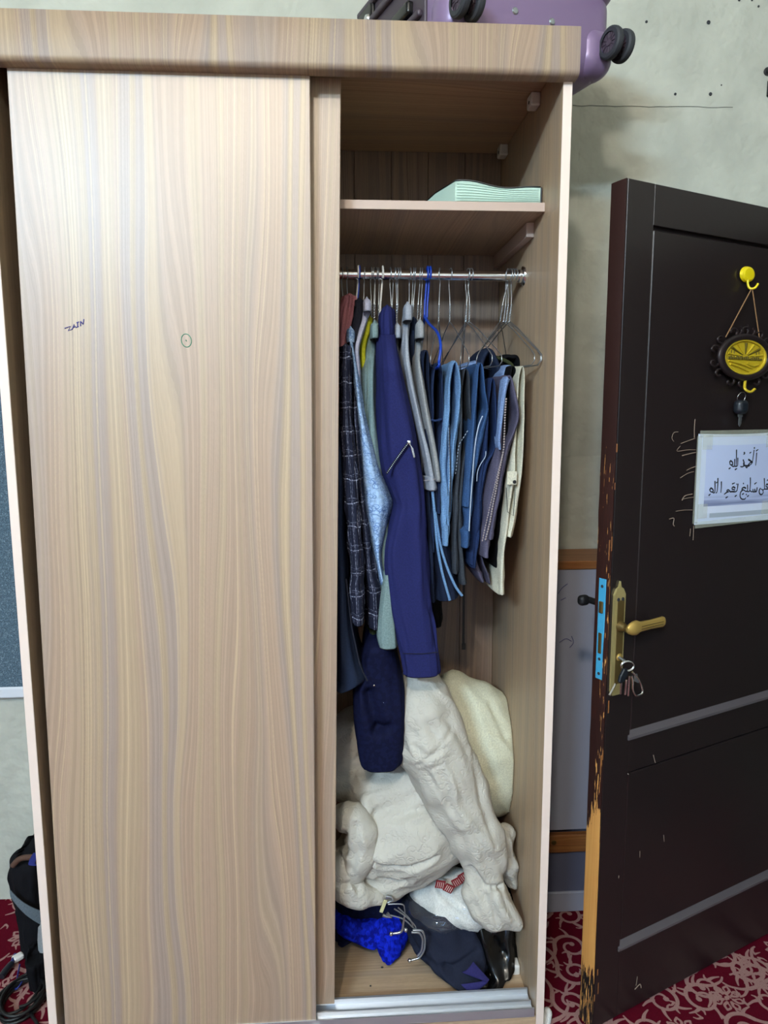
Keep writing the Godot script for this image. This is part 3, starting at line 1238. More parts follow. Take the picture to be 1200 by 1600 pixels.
func room_door() -> void:
	# an inward door standing open: local x runs from its lock edge to its hinges, local z looks to the room
	var d := Node3D.new()
	d.name = "door_1"
	add_child(d)
	d.position = DOOR_AT
	d.rotation.y = DOOR_TURN
	d.set_meta("kind", "structure")
	d.set_meta("category", "door")
	d.set_meta("label", "dark brown panelled room door standing open beside the wardrobe, its lock edge worn to bare wood")
	var H := 2.062
	var W := 0.86
	var y0 := 0.012
	var dp: Material = M["door_paint"]
	obj("core", one_box(Vector3(W / 2 + 0.002, (H + y0) / 2, -0.0285), Vector3(W - 0.004, H - y0, 0.033), 0.001), dp, d)
	# stiles and rails stand proud of the panels
	obj("stile", one_box(Vector3(0.043, (H + y0) / 2, -0.006), Vector3(0.082, H - y0, 0.012), 0.0007), dp, d)
	obj("stile", one_box(Vector3(W - 0.041, (H + y0) / 2, -0.006), Vector3(0.082, H - y0, 0.012), 0.0007), dp, d)
	for q in [[1.975, H], [0.685, 0.775], [y0, 0.205]]:
		obj("rail", one_box(Vector3(W / 2, (q[0] + q[1]) / 2, -0.0063), Vector3(W - 0.168, q[1] - q[0], 0.012), 0.0008), dp, d)
	for q in [[0.79, 1.968], [0.222, 0.678]]:
		obj("panel", one_box(Vector3(W / 2, (q[0] + q[1]) / 2, -0.009), Vector3(W - 0.18, q[1] - q[0], 0.009), 0.003), dp, d)
	# sloped ledges at the foot of each panel, caught light painted into their colour
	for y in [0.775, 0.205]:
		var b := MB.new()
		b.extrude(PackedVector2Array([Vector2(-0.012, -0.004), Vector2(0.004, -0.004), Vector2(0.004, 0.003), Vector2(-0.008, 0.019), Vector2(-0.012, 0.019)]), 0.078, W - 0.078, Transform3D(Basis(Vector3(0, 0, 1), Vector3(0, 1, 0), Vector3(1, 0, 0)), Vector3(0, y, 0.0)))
		obj("moulding", b, M["door_ledge_lit"], d)
	# worn lock edge
	var e := MB.new()
	var p := [Vector3(0, H, -0.044), Vector3(0, H, 0.0), Vector3(0, y0, 0.0), Vector3(0, y0, -0.044)]
	var rows := 48
	var rng := RandomNumberGenerator.new()
	rng.seed = 4
	var gridl := []
	for i in rows + 1:
		var v := float(i) / rows
		var line := []
		for j in 5:
			var u := j / 4.0
			var q: Vector3 = p[0].lerp(p[1], u).lerp(p[3].lerp(p[2], u), v)
			q.x -= 0.0012 + (0.0 if j == 0 or j == 4 else 0.0012) + (rng.randf() * 0.0016 if v > 0.3 and v < 0.66 else rng.randf() * 0.0005)
			line.append(q)
		gridl.append(line)
	e = sheet(gridl, 0.002)
	obj("worn_edge", e, M["worn_edge"], d)
	var chip := MB.new()
	for q in [Vector3(-0.0013, 1.4849, 0.0005), Vector3(-0.0023, 1.3981, 0.0005), Vector3(-0.0048, 1.2655, 0.0005), Vector3(-0.012, 1.2512, 0.0005), Vector3(-0.0107, 1.1911, 0.0005), Vector3(0.0068, 0.8702, 0.0005), Vector3(-0.0055, 0.7521, 0.0005), Vector3(-0.0105, 0.729, 0.0005), Vector3(-0.0116, 0.6721, 0.0005), Vector3(0.0079, 0.1688, 0.0005), Vector3(0.0124, 0.1221, 0.0005), Vector3(0.0005, 0.1002, 0.0005)]:
		var l := rng.randf_range(0.012, 0.05)
		chip.box(q + Vector3(0.002, 0, 0), Vector3(rng.randf_range(0.002, 0.004), l, 0.001), 0.0004)
	var chips := obj("chipped_paint", chip, M["pine"], d)
	chips.set_meta("kind", "stuff")
	# lock in the edge
	var lock := obj("lock_plate", one_box(Vector3(-0.0035, Vector3(-0.0331, 1.0571, 0).y, -0.0215), Vector3(0.003, 0.245, 0.022), 0.0008), M["blue_lock"], d)
	obj("latch_bolt", one_box(Vector3(-0.0065, Vector3(-0.0358, 1.1109, 0).y, -0.0215), Vector3(0.005, 0.028, 0.012), 0.0015), M["brass_dull"], lock)
	obj("dead_bolt", one_box(Vector3(-0.0058, Vector3(-0.0333, 1.0233, 0).y, -0.0215), Vector3(0.003, 0.05, 0.010), 0.001), M["brass_dull"], lock)
	for y in [Vector3(-0.0384, 1.1611, 0).y, Vector3(-0.0315, 0.9485, 0).y, Vector3(-0.0313, 0.9843, 0).y]:
		var b := MB.new()
		b.lathe([Vector2(0, 0.001), Vector2(0.0035, 0.0012), Vector2(0.004, 0)], 10, Transform3D(Basis(Vector3(0, 0, 1), PI / 2), Vector3(-0.005, y, -0.0215)))
		obj("screw", b, M["rubber"], lock)
	# handle plate, lever and escutcheon
	var yt := Vector3(0.0277, 1.1653, 0).y
	var yb := Vector3(0.0196, 0.9105, 0).y
	var sx := 0.026
	var plate := MB.new()
	var outl := PackedVector2Array([Vector2(-0.0175, yb), Vector2(-0.012, yb - 0.012), Vector2(0.012, yb - 0.012), Vector2(0.0175, yb), Vector2(0.0175, yt - 0.022), Vector2(0.010, yt - 0.008), Vector2(0.003, yt - 0.004), Vector2(0.0, yt + 0.010), Vector2(-0.003, yt - 0.004), Vector2(-0.010, yt - 0.008), Vector2(-0.0175, yt - 0.022)])
	plate.extrude(outl, 0.0, 0.006, Transform3D(Basis(), Vector3(sx, 0, 0)), 0.0022)
	var hp := obj("handle_plate", plate, M["brass_pale"], d)
	obj("worn_brass", one_box(Vector3(sx + 0.003, (yt + yb) / 2 - 0.01, 0.0062), Vector3(0.022, (yt - yb) * 0.80, 0.0016), 0.0006), M["brass_dull"], hp)
	for x in [-0.006, 0.008]:
		var b := MB.new()
		b.lathe([Vector2(0, 0.002), Vector2(0.004, 0.0015), Vector2(0.0045, 0)], 10, Transform3D(Basis(Vector3.RIGHT, PI / 2), Vector3(sx + x, yt - 0.033, 0.0062)))
		obj("screw", b, M["rubber"], hp)
	var ly := Vector3(0.0796, 1.0669, 0).y
	var lever := MB.new()
	lever.lathe([Vector2(0.0, 0.034), Vector2(0.010, 0.034), Vector2(0.011, 0.026), Vector2(0.008, 0.016), Vector2(0.012, 0.006), Vector2(0.014, 0.0)], 16, Transform3D(Basis(Vector3.RIGHT, PI / 2), Vector3(sx + 0.004, ly, 0.006)))
	obj("lever_neck", lever, M["brass_dull"], d)
	var lv := MB.new()
	var rings := []
	for q in [[-0.010, 0.006], [-0.004, 0.012], [0.008, 0.0165], [0.022, 0.018], [0.036, 0.013], [0.07, 0.0115], [0.10, 0.0125], [0.118, 0.0135], [0.124, 0.011], [0.128, 0.005]]:
		var ring := PackedVector3Array()
		for k in 14:
			var a := TAU * k / 14
			ring.append(Vector3(sx + 0.002 + q[0] * 0.9, ly + 0.002 + q[1] * sin(a) + q[0] * 0.02, 0.037 + q[1] * 0.55 * cos(a)))
		rings.append(ring)
	lv.skin(rings)
	var lo := obj("lever", lv, M["brass"], d)
	var rib := MB.new()
	for yy in [-0.003, 0.003]:
		rib.tube([Vector3(sx + 0.03, ly + 0.002 + yy, 0.0437), Vector3(sx + 0.065, ly + 0.003 + yy, 0.0436), Vector3(sx + 0.105, ly + 0.004 + yy, 0.0435)], 0.0009, 6)
	obj("lever_groove", rib, M["brass_dull"], lo)
	var esc := MB.new()
	esc.lathe([Vector2(0, 0.006), Vector2(0.005, 0.005), Vector2(0.007, 0.002), Vector2(0.0095, 0.0)], 14, Transform3D(Basis(Vector3.RIGHT, PI / 2), Vector3(sx + 0.004, Vector3(0.0358, 0.9916, 0).y, 0.007)))
	obj("keyhole_rose", esc, M["brass"], d)
	# the lever on the far side shows past the edge
	var far := MB.new()
	far.rounded(Vector3(0.012, Vector3(-0.0357, 1.1078, 0).y, -0.098), Vector3(0.03, 0.026, 0.022), 0.01, 4)
	far.tube([Vector3(0.026, Vector3(-0.0357, 1.1078, 0).y, -0.045), Vector3(0.026, Vector3(-0.0357, 1.1078, 0).y, -0.098)], 0.008, 10)
	obj("far_lever", far, M["black"], d)
	# scratches where something was torn off, left of the paper
	var sc := MB.new()
	var marks := [[Vector3(0.1852, 1.4954, 0.0005), Vector3(0.1779, 1.5046, 0.0005), Vector3(0.1836, 1.5166, 0.0005), Vector3(0.1988, 1.5179, 0.0005)], [Vector3(0.2546, 1.5477, 0.0005), Vector3(0.2542, 1.5248, 0.0005), Vector3(0.2561, 1.5032, 0.0005)], [Vector3(0.2099, 1.4904, 0.0005), Vector3(0.234, 1.496, 0.0005), Vector3(0.2585, 1.5016, 0.0005)], [Vector3(0.2081, 1.4843, 0.0005), Vector3(0.198, 1.4724, 0.0005), Vector3(0.2335, 1.4745, 0.0005), Vector3(0.2631, 1.4737, 0.0005)], [Vector3(0.2166, 1.4611, 0.0005), Vector3(0.2433, 1.465, 0.0005), Vector3(0.2636, 1.4675, 0.0005)], [Vector3(0.2353, 1.425, 0.0005), Vector3(0.253, 1.4305, 0.0005), Vector3(0.2665, 1.4331, 0.0005)], [Vector3(0.2142, 1.4073, 0.0005), Vector3(0.2382, 1.4171, 0.0005), Vector3(0.2607, 1.4209, 0.0005)], [Vector3(0.2253, 1.3523, 0.0005), Vector3(0.2335, 1.3627, 0.0005), Vector3(0.2606, 1.3659, 0.0005)], [Vector3(0.225, 1.3554, 0.0005), Vector3(0.2476, 1.3572, 0.0005), Vector3(0.2659, 1.3577, 0.0005)], [Vector3(0.2048, 1.327, 0.0005), Vector3(0.2363, 1.328, 0.0005), Vector3(0.2639, 1.3262, 0.0005)], [Vector3(0.1838, 1.3097, 0.0005), Vector3(0.1993, 1.3101, 0.0005), Vector3(0.1982, 1.2961, 0.0005), Vector3(0.203, 1.291, 0.0005)], [Vector3(0.2601, 1.2611, 0.0005), Vector3(0.2608, 1.2802, 0.0005)], [Vector3(0.2726, 1.2503, 0.0005), Vector3(0.2719, 1.2857, 0.0005)], [Vector3(0.1708, 0.7098, 0.0005), Vector3(0.1793, 0.6872, 0.0005)], [Vector3(0.0687, 0.4146, 0.0005), Vector3(0.0691, 0.4074, 0.0005)], [Vector3(0.1507, 0.073, 0.0005), Vector3(0.1538, 0.0978, 0.0005)], [Vector3(0.1466, 0.0634, 0.0005), Vector3(0.165, 0.0707, 0.0005), Vector3(0.1706, 0.0571, 0.0005)], [Vector3(0.2246, 0.4766, 0.0005), Vector3(0.2284, 0.4575, 0.0005)], [Vector3(0.1399, 0.4582, 0.0005), Vector3(0.141, 0.4402, 0.0005)]]
	for mk in marks:
		var pts: Array = curve(mk, 14) if mk.size() > 2 else mk
		sc.tube(pts, [0.0008, 0.0012, 0.0009][marks.find(mk) % 3], 4)
	var so := obj("scratch_marks", sc, M["scratch"], d)
	so.set_meta("kind", "stuff")


func low_cupboard() -> void:
	var t := thing("low_cupboard", "blue-grey low cupboard with brown wooden top ledge, standing between wardrobe and open door", "cupboard", Vector3(1.7, 0, -0.54))
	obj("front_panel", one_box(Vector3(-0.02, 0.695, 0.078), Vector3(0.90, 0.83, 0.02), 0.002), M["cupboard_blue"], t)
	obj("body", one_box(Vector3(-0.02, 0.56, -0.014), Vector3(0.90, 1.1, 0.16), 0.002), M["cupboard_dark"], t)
	var top := MB.new()
	top.box(Vector3(-0.02, 1.12, -0.001), Vector3(0.92, 0.026, 0.187), 0.003, 0)
	obj("wooden_ledge", top, M["pine"], t)
	var rail := MB.new()
	rail.box(Vector3(-0.02, 0.236, 0.082), Vector3(0.90, 0.058, 0.022), 0.002, 0)
	obj("wooden_rail", rail, M["pine"], t)
	var sc := MB.new()
	sc.lathe([Vector2(0, 0.003), Vector2(0.006, 0.0024), Vector2(0.008, 0)], 12, Transform3D(Basis(Vector3.RIGHT, PI / 2), Vector3(1.3573, 0.2426, -0.446) - Vector3(1.7, 0, -0.54)))
	obj("screw", sc, M["brass_dull"], t)
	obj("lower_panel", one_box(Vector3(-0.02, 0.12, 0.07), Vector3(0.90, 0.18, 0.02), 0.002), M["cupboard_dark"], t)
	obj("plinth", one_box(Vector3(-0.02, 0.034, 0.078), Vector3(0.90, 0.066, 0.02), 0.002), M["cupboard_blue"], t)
	var sb := MB.new()
	for l in [[Vector3(1.3468, 1.0348, -0.449), Vector3(1.3578, 1.052, -0.449), Vector3(1.3747, 1.0652, -0.449)], [Vector3(1.3554, 0.8858, -0.449), Vector3(1.3744, 0.8972, -0.449), Vector3(1.3922, 0.8888, -0.449)], [Vector3(1.3917, 0.9047, -0.449), Vector3(1.3982, 0.8847, -0.449), Vector3(1.387, 0.8692, -0.449)], [Vector3(1.3552, 1.0152, -0.449), Vector3(1.3703, 1.0227, -0.449)]]:
		var pts := []
		for p in l:
			pts.append(p - Vector3(1.7, 0, -0.54))
		sb.tube(curve(pts, 10), 0.0008, 4)
	obj("pen_scribble", sb, M["ink_blue"], t).set_meta("kind", "stuff")


# ---------------------------------------------------------------- the wardrobe

func wardrobe() -> void:
	var w := thing("wardrobe", "tall pale oak wardrobe with sliding doors, one side standing open", "wardrobe", Vector3.ZERO)
	var oak: Material = M["oak"]
	# side panels, each with its pale front edge band
	for q in [[0.0095, 0.1], [1.1903, 0.33]]:
		var b := MB.new()
		b.box(Vector3(q[0], 1.16, -0.2885), Vector3(0.0194, 2.316, 0.573), 0.0006, 1, Basis(), Vector2(q[1], 0.2))
		var s := obj("side_panel", b, oak, w)
		obj("edge_band", one_box(Vector3(q[0], 1.16, -0.001), Vector3(0.0194, 2.316, 0.0025), 0.0008), M["edge_pale"], s)
	var top := MB.new()
	top.box(Vector3(0.6, 2.326, -0.2875), Vector3(1.2, 0.02, 0.575), 0.0006, 0)
	obj("top_panel", top, oak, w)
	var ceil := MB.new()
	ceil.box(Vector3(0.6, 2.306, -0.28), Vector3(1.16, 0.019, 0.56), 0.0006, 0)
	obj("inner_top_panel", ceil, oak, w)
	var back := MB.new()
	for k in 11:
		var x := 0.02 + 1.16 * (k + 0.5) / 11
		back.box(Vector3(x, 1.18, -0.569), Vector3(1.16 / 11 - 0.0012, 2.26, 0.006), 0.0008, 1, Basis(), Vector2(k * 0.137, 0.0))
	var bp := obj("back_panel", one_box(Vector3(0.6, 1.18, -0.5735), Vector3(1.165, 2.28, 0.004), 0.0), M["back"], w)
	for k in 11:
		var x := 0.02 + 1.16 * (k + 0.5) / 11
		var b := MB.new()
		b.box(Vector3(x, 1.18, -0.5685), Vector3(1.16 / 11 - 0.0014, 2.26, 0.006), 0.0008, 1, Basis(), Vector2(k * 0.137, k * 0.3))
		obj("plank", b, M["back"], bp)
	var fl := MB.new()
	fl.box(Vector3(0.6, 0.044, -0.325), Vector3(1.161, 0.02, 0.485), 0.0006, 0, Basis(), Vector2(0.2, 0.0))
	obj("bottom_panel", fl, oak, w)
	var pl := MB.new()
	pl.box(Vector3(0.6, 0.036, -0.012), Vector3(1.161, 0.07, 0.018), 0.001, 0, Basis(), Vector2(0.1, 0.4))
	obj("plinth", pl, oak, w)
	var pt := MB.new()
	pt.box(Vector3(0.585, 1.17, -0.33), Vector3(0.018, 2.24, 0.47), 0.0006)
	obj("divider", pt, oak, w)
	# cornice board, its lower edge rounded over
	var co := MB.new()
	var prof := PackedVector2Array([Vector2(-0.004, 2.3371), Vector2(-0.004, 2.2442), Vector2(0.016, 2.2442)])
	for k in 7:
		var a := -PI / 2 + PI / 2 * k / 6
		prof.append(Vector2(0.018 + 0.012 * cos(a), 2.2562 + 0.012 * sin(a)))
	prof.append(Vector2(0.030, 2.3350))
	prof.append(Vector2(0.028, 2.3371))
	var rings := []
	for x in [-0.032, 1.2045]:
		var r := PackedVector3Array()
		for p in prof:
			r.append(Vector3(x, p.y, p.x))
		rings.append(r)
	var from := 0
	for k in prof.size():
		var m := (k + 1) % prof.size()
		var c := [rings[0][k], rings[0][m], rings[1][m], rings[1][k]]
		var us := []
		for p in c:
			us.append(Vector2(p.x * 0.93 + 0.11, p.y * 1.7))
		var grp := 1 if k >= 2 and k <= 10 else 3 + k
		co.quad(c[0], c[1], c[2], c[3], us[0], us[1], us[2], us[3], grp)
	for e in 2:
		for k in range(1, prof.size() - 1):
			if e == 0:
				co.tri(rings[0][0], rings[0][k + 1], rings[0][k], Vector2.ZERO, Vector2.ZERO, Vector2.ZERO, -1)
			else:
				co.tri(rings[1][0], rings[1][k], rings[1][k + 1], Vector2.ZERO, Vector2.ZERO, Vector2.ZERO, -1)
	co.outward(from)
	obj("cornice", co, M["oak_cornice"], w)
	# shelf with its battens
	var sh := MB.new()
	sh.box(Vector3(0.887, 2.027, -0.338), Vector3(0.586, 0.019, 0.452), 0.0006, 2)
	var so := obj("shelf", sh, oak, w)
	obj("edge_band", one_box(Vector3(0.887, 2.027, -0.1115), Vector3(0.586, 0.0195, 0.002), 0.0006), M["edge_band"], so)
	obj("shelf_batten", one_box(Vector3(1.1712, 2.0, -0.38), Vector3(0.0185, 0.034, 0.36), 0.001, 2), M["edge_band"], so)
	# white corner blocks
	for p in [Vector3(1.168, 2.281, -0.185), Vector3(1.168, 2.281, -0.50), Vector3(1.168, 0.066, -0.172)]:
		var b := MB.new()
		b.rounded(p, Vector3(0.024, 0.030, 0.038), 0.005, 3)
		var k := obj("corner_block", b, M["white_plastic"], w)
		obj("screw_hole", one_tube([p + Vector3(-0.013, -0.004, 0.004), p + Vector3(-0.009, -0.004, 0.004)], 0.004, 8), M["rubber"], k)
	# hanging rail and its socket
	var rail := MB.new()
	rail.tube([Vector3(0.595, 1.909, -0.29), Vector3(1.176, 1.909, -0.29)], 0.0125, 20)
	obj("hanging_rail", rail, M["chrome"], w)
	var sk := MB.new()
	sk.lathe([Vector2(0.0, 0.014), Vector2(0.0155, 0.014), Vector2(0.0165, 0.012), Vector2(0.0165, 0.006), Vector2(0.024, 0.004), Vector2(0.025, 0.0)], 20, Transform3D(Basis(Vector3(0, 0, 1), PI / 2), Vector3(1.1805, 1.909, -0.29)))
	obj("rail_socket", sk, M["chrome"], w)
	# aluminium track along the bottom
	var tr := MB.new()
	var tp := PackedVector2Array([Vector2(0.0, 0.071), Vector2(0.0, 0.094), Vector2(-0.004, 0.094), Vector2(-0.005, 0.079), Vector2(-0.030, 0.077), Vector2(-0.031, 0.087), Vector2(-0.035, 0.087), Vector2(-0.036, 0.077), Vector2(-0.064, 0.076), Vector2(-0.065, 0.090), Vector2(-0.071, 0.090), Vector2(-0.071, 0.055), Vector2(-0.068, 0.055), Vector2(-0.066, 0.071)])
	tr.extrude(tp, 0.02, 1.176, Transform3D(Basis(Vector3(0, 0, 1), Vector3(0, 1, 0), Vector3(1, 0, 0)), Vector3.ZERO))
	obj("bottom_track", tr, M["alu"], w)
	# the two sliding doors hang a little askew
	var fd := MB.new()
	fd.box(Vector3(0.3, 1.09, -0.009), Vector3(0.598, 2.185, 0.018), 0.0012)
	var f := obj("sliding_door", fd, M["oak_door"], w)
	f.position = Vector3(0.0345, 0.084, -0.003)
	f.rotation.z = -0.0105
	f.set_meta("label", "front sliding door with pen marks")
	var inv := f.transform.affine_inverse()
	var ink := MB.new()
	for l in [[Vector3(0.1387, 1.7416, -0.0025), Vector3(0.1507, 1.7456, -0.0025), Vector3(0.1456, 1.7364, -0.0025), Vector3(0.1536, 1.7397, -0.0025)], [Vector3(0.1538, 1.7391, -0.0025), Vector3(0.1583, 1.7495, -0.0025), Vector3(0.1622, 1.7424, -0.0025)], [Vector3(0.1558, 1.7434, -0.0025), Vector3(0.1608, 1.7453, -0.0025)], [Vector3(0.1634, 1.7529, -0.0025), Vector3(0.1684, 1.7547, -0.0025)], [Vector3(0.1659, 1.7538, -0.0025), Vector3(0.1652, 1.7446, -0.0025)], [Vector3(0.1628, 1.7437, -0.0025), Vector3(0.1676, 1.7454, -0.0025)], [Vector3(0.1713, 1.746, -0.0025), Vector3(0.1716, 1.756, -0.0025)], [Vector3(0.1716, 1.756, -0.0025), Vector3(0.177, 1.7498, -0.0025)], [Vector3(0.177, 1.7498, -0.0025), Vector3(0.1787, 1.7606, -0.0025)]]:
		var pts := []
		for p in l:
			pts.append(inv * p)
		ink.tube(pts, 0.0011, 5)
	obj("handwritten_name", ink, M["ink_blue"], f)
	var ring := []
	for k in 24:
		var a := TAU * k / 24
		ring.append(inv * (Vector3(0.3874, 1.7176, -0.0025) + Vector3(0.0105 * cos(a), 0.0135 * sin(a) - 0.001 * cos(a), 0)))
	var rg := MB.new()
	rg.tube(ring, 0.0009, 5, true)
	rg.tube([inv * Vector3(0.3867, 1.7189, -0.0025), inv * Vector3(0.3879, 1.7157, -0.0025)], 0.0009, 5)
	obj("pen_circle", rg, M["ink_green"], f)
	var rd := MB.new()
	rd.box(Vector3(-0.3, 1.08, -0.009), Vector3(0.6, 2.165, 0.018), 0.0012, 1, Basis(), Vector2(0.47, 0.0))
	var r := obj("sliding_door", rd, M["oak_door"], w)
	r.position = Vector3(0.6785, 0.098, -0.045)
	r.rotation.z = -0.019
	r.set_meta("label", "rear sliding door behind the front one")
	obj("door_guide", one_box(Vector3(0.633, 0.07, 0.004), Vector3(0.022, 0.022, 0.012), 0.003), M["white_plastic"], w)


# ---------------------------------------------------------------- on top of the wardrobe

func suitcase() -> void:
	# lies flat, its wheeled end towards the room; local x across that end, local z out of it
	var s := thing("suitcase", "purple hard-shell suitcase with black wheels lying on top of the wardrobe", "suitcase", Vector3(1.149, 2.338, -0.115), 0.385)
	var hw := 0.23
	var th := 0.27
	var len := 0.46
	for q in [[0.0, 0.2], [0.206, 0.064]]:
		var b := MB.new()
		b.rounded(Vector3(0, q[0] + q[1] / 2, -len / 2), Vector3(hw * 2, q[1], len), 0.05 if q[1] > 0.1 else 0.03, 7)
		obj("shell_half", b, M["suitcase"], s)
	var body := MB.new()
	body.rounded(Vector3(0, th / 2, -len / 2), Vector3(hw * 2 - 0.012, th - 0.03, len - 0.012), 0.05, 6)
	obj("lining_seam", body, M["rubber"], s)
	var side := MB.new()
	side.rounded(Vector3(-hw - 0.001, th / 2, -len / 2 - 0.02), Vector3(0.012, th - 0.05, len - 0.11), 0.005, 3)
	obj("side_cover", side, M["suitcase_dark"], s)
	# long raised ribs run round the shell
	for x in [-0.235, 0.235]:
		for y in [0.045, 0.085, 0.185, 0.225]:
			var b := MB.new()
			b.rounded(Vector3(x * 1.025, y, -len / 2 - 0.02), Vector3(0.014, 0.016, len - 0.13), 0.006, 4)
			obj("rib", b, M["suitcase_dark"], s)
	for x in [-0.075, 0.0, 0.075]:
		var b := MB.new()
		b.rounded(Vector3(x, th / 2 + 0.07, 0.0), Vector3(0.004, 0.10, 0.006), 0.0019, 3)
		obj("end_groove", b, M["suitcase_dark"], s)
	for x in [-0.155, -0.055, 0.045]:
		for y in [0.088]:
			var b := MB.new()
			b.lathe([Vector2(0, 0.004), Vector2(0.006, 0.003), Vector2(0.008, 0)], 12, Transform3D(Basis(Vector3.RIGHT, PI / 2), Vector3(x, y, 0.0)))
			obj("rivet", b, M["wire"], s)
	# corner housings with twin wheels
	for sx in [-1.0, 1.0]:
		for y in [0.058, 0.212]:
			var c := MB.new()
			c.rounded(Vector3(sx * (hw - 0.047), y, -0.035), Vector3(0.102, 0.108, 0.092), 0.042, 6)
			var h := obj("corner_guard", c, M["suitcase"], s)
			var stem := MB.new()
			stem.rounded(Vector3(sx * (hw - 0.03), y, 0.022), Vector3(0.02, 0.03, 0.034), 0.008, 3)
			obj("wheel_fork", stem, M["suitcase_dark"], h)
			for ox in [-0.017, 0.017]:
				var cx: float = sx * (hw - 0.03) + ox
				var xf := Transform3D(Basis(Vector3(0, 0, 1), -PI / 2), Vector3(cx, y - 0.002, 0.038))
				var ty := MB.new()
				ty.lathe([Vector2(0.022, -0.009), Vector2(0.030, -0.009), Vector2(0.034, -0.006), Vector2(0.035, 0.0), Vector2(0.034, 0.006), Vector2(0.030, 0.009), Vector2(0.022, 0.009)], 28, xf)
				var wh := obj("wheel", ty, M["rubber"], s)
				var hub := MB.new()
				hub.lathe([Vector2(0, -0.006), Vector2(0.007, -0.008), Vector2(0.008, -0.006), Vector2(0.0225, -0.006), Vector2(0.0225, 0.006), Vector2(0.008, 0.006), Vector2(0.007, 0.008), Vector2(0, 0.006)], 24, xf)
				for k in 12:
					var a := TAU * k / 12
					for zz in [-1.0, 1.0]:
						hub.tube([xf * Vector3(0.009 * cos(a), 0.0066 * zz, 0.009 * sin(a)), xf * Vector3(0.0215 * cos(a), 0.0066 * zz, 0.0215 * sin(a))], 0.0011, 4)
				obj("hub", hub, M["suitcase_dark"], wh)
	# lock and side feet on the long side that shows
	var lk := MB.new()
	lk.rounded(Vector3(-hw - 0.006, 0.20, -0.37), Vector3(0.022, 0.06, 0.09), 0.009, 4)
	var lo := obj("lock", lk, M["plastic_black"], s)
	var bt := MB.new()
	bt.lathe([Vector2(0, 0.006), Vector2(0.010, 0.005), Vector2(0.013, 0)], 16, Transform3D(Basis(Vector3(0, 0, 1), PI / 2), Vector3(-hw - 0.017, 0.19, -0.35)))
	obj("lock_button", bt, M["chrome"], lo)
	for z in [-0.17]:
		var b := MB.new()
		b.rounded(Vector3(-hw - 0.01, 0.115, z), Vector3(0.024, 0.03, 0.085), 0.008, 4)
		obj("side_foot", b, M["plastic_black"], s)


# ---------------------------------------------------------------- hanging clothes

func garment(called: String, label: String, category: String, mesh: ArrayMesh, mat: String, part := "body") -> Node3D:
	var t := thing(called, label, category, Vector3.ZERO, 0.0, "clothes on the hanging rail")
	obj(part, mesh, M[mat], t)
	return t


func collar(parent: Node3D, mat: String, pts: Array, r: float) -> void:
	# a folded collar: a soft, flattened band that stands where the points lie
	var lo: Vector3 = pts[0]
	var hi: Vector3 = pts[0]
	for p in pts:
		lo = lo.min(p)
		hi = hi.max(p)
	var cx := (lo.x + hi.x) * 0.5
	var hw := (hi.x - lo.x) * 0.5 + r * 0.35
	var z := lo.z
	var h := hi.y - lo.y
	var rows := [[hi.y + r * 0.3, cx - hw * 0.55, cx + hw * 0.55, z, z - 0.05], [hi.y - h * 0.12, cx - hw * 0.92, cx + hw * 0.9, z + 0.008, z - 0.055], [hi.y - h * 0.45, cx - hw, cx + hw, z + 0.014, z - 0.06], [lo.y + h * 0.15, cx - hw * 1.02, cx + hw * 0.98, z + 0.017, z - 0.06], [lo.y, cx - hw, cx + hw * 0.95, z + 0.016, z - 0.06]]
	obj("collar", cloth(rows, 0.0016, int(hi.x * 1000.0), {"n": 24, "seg": 36, "e": 0.7}), M[mat], parent)


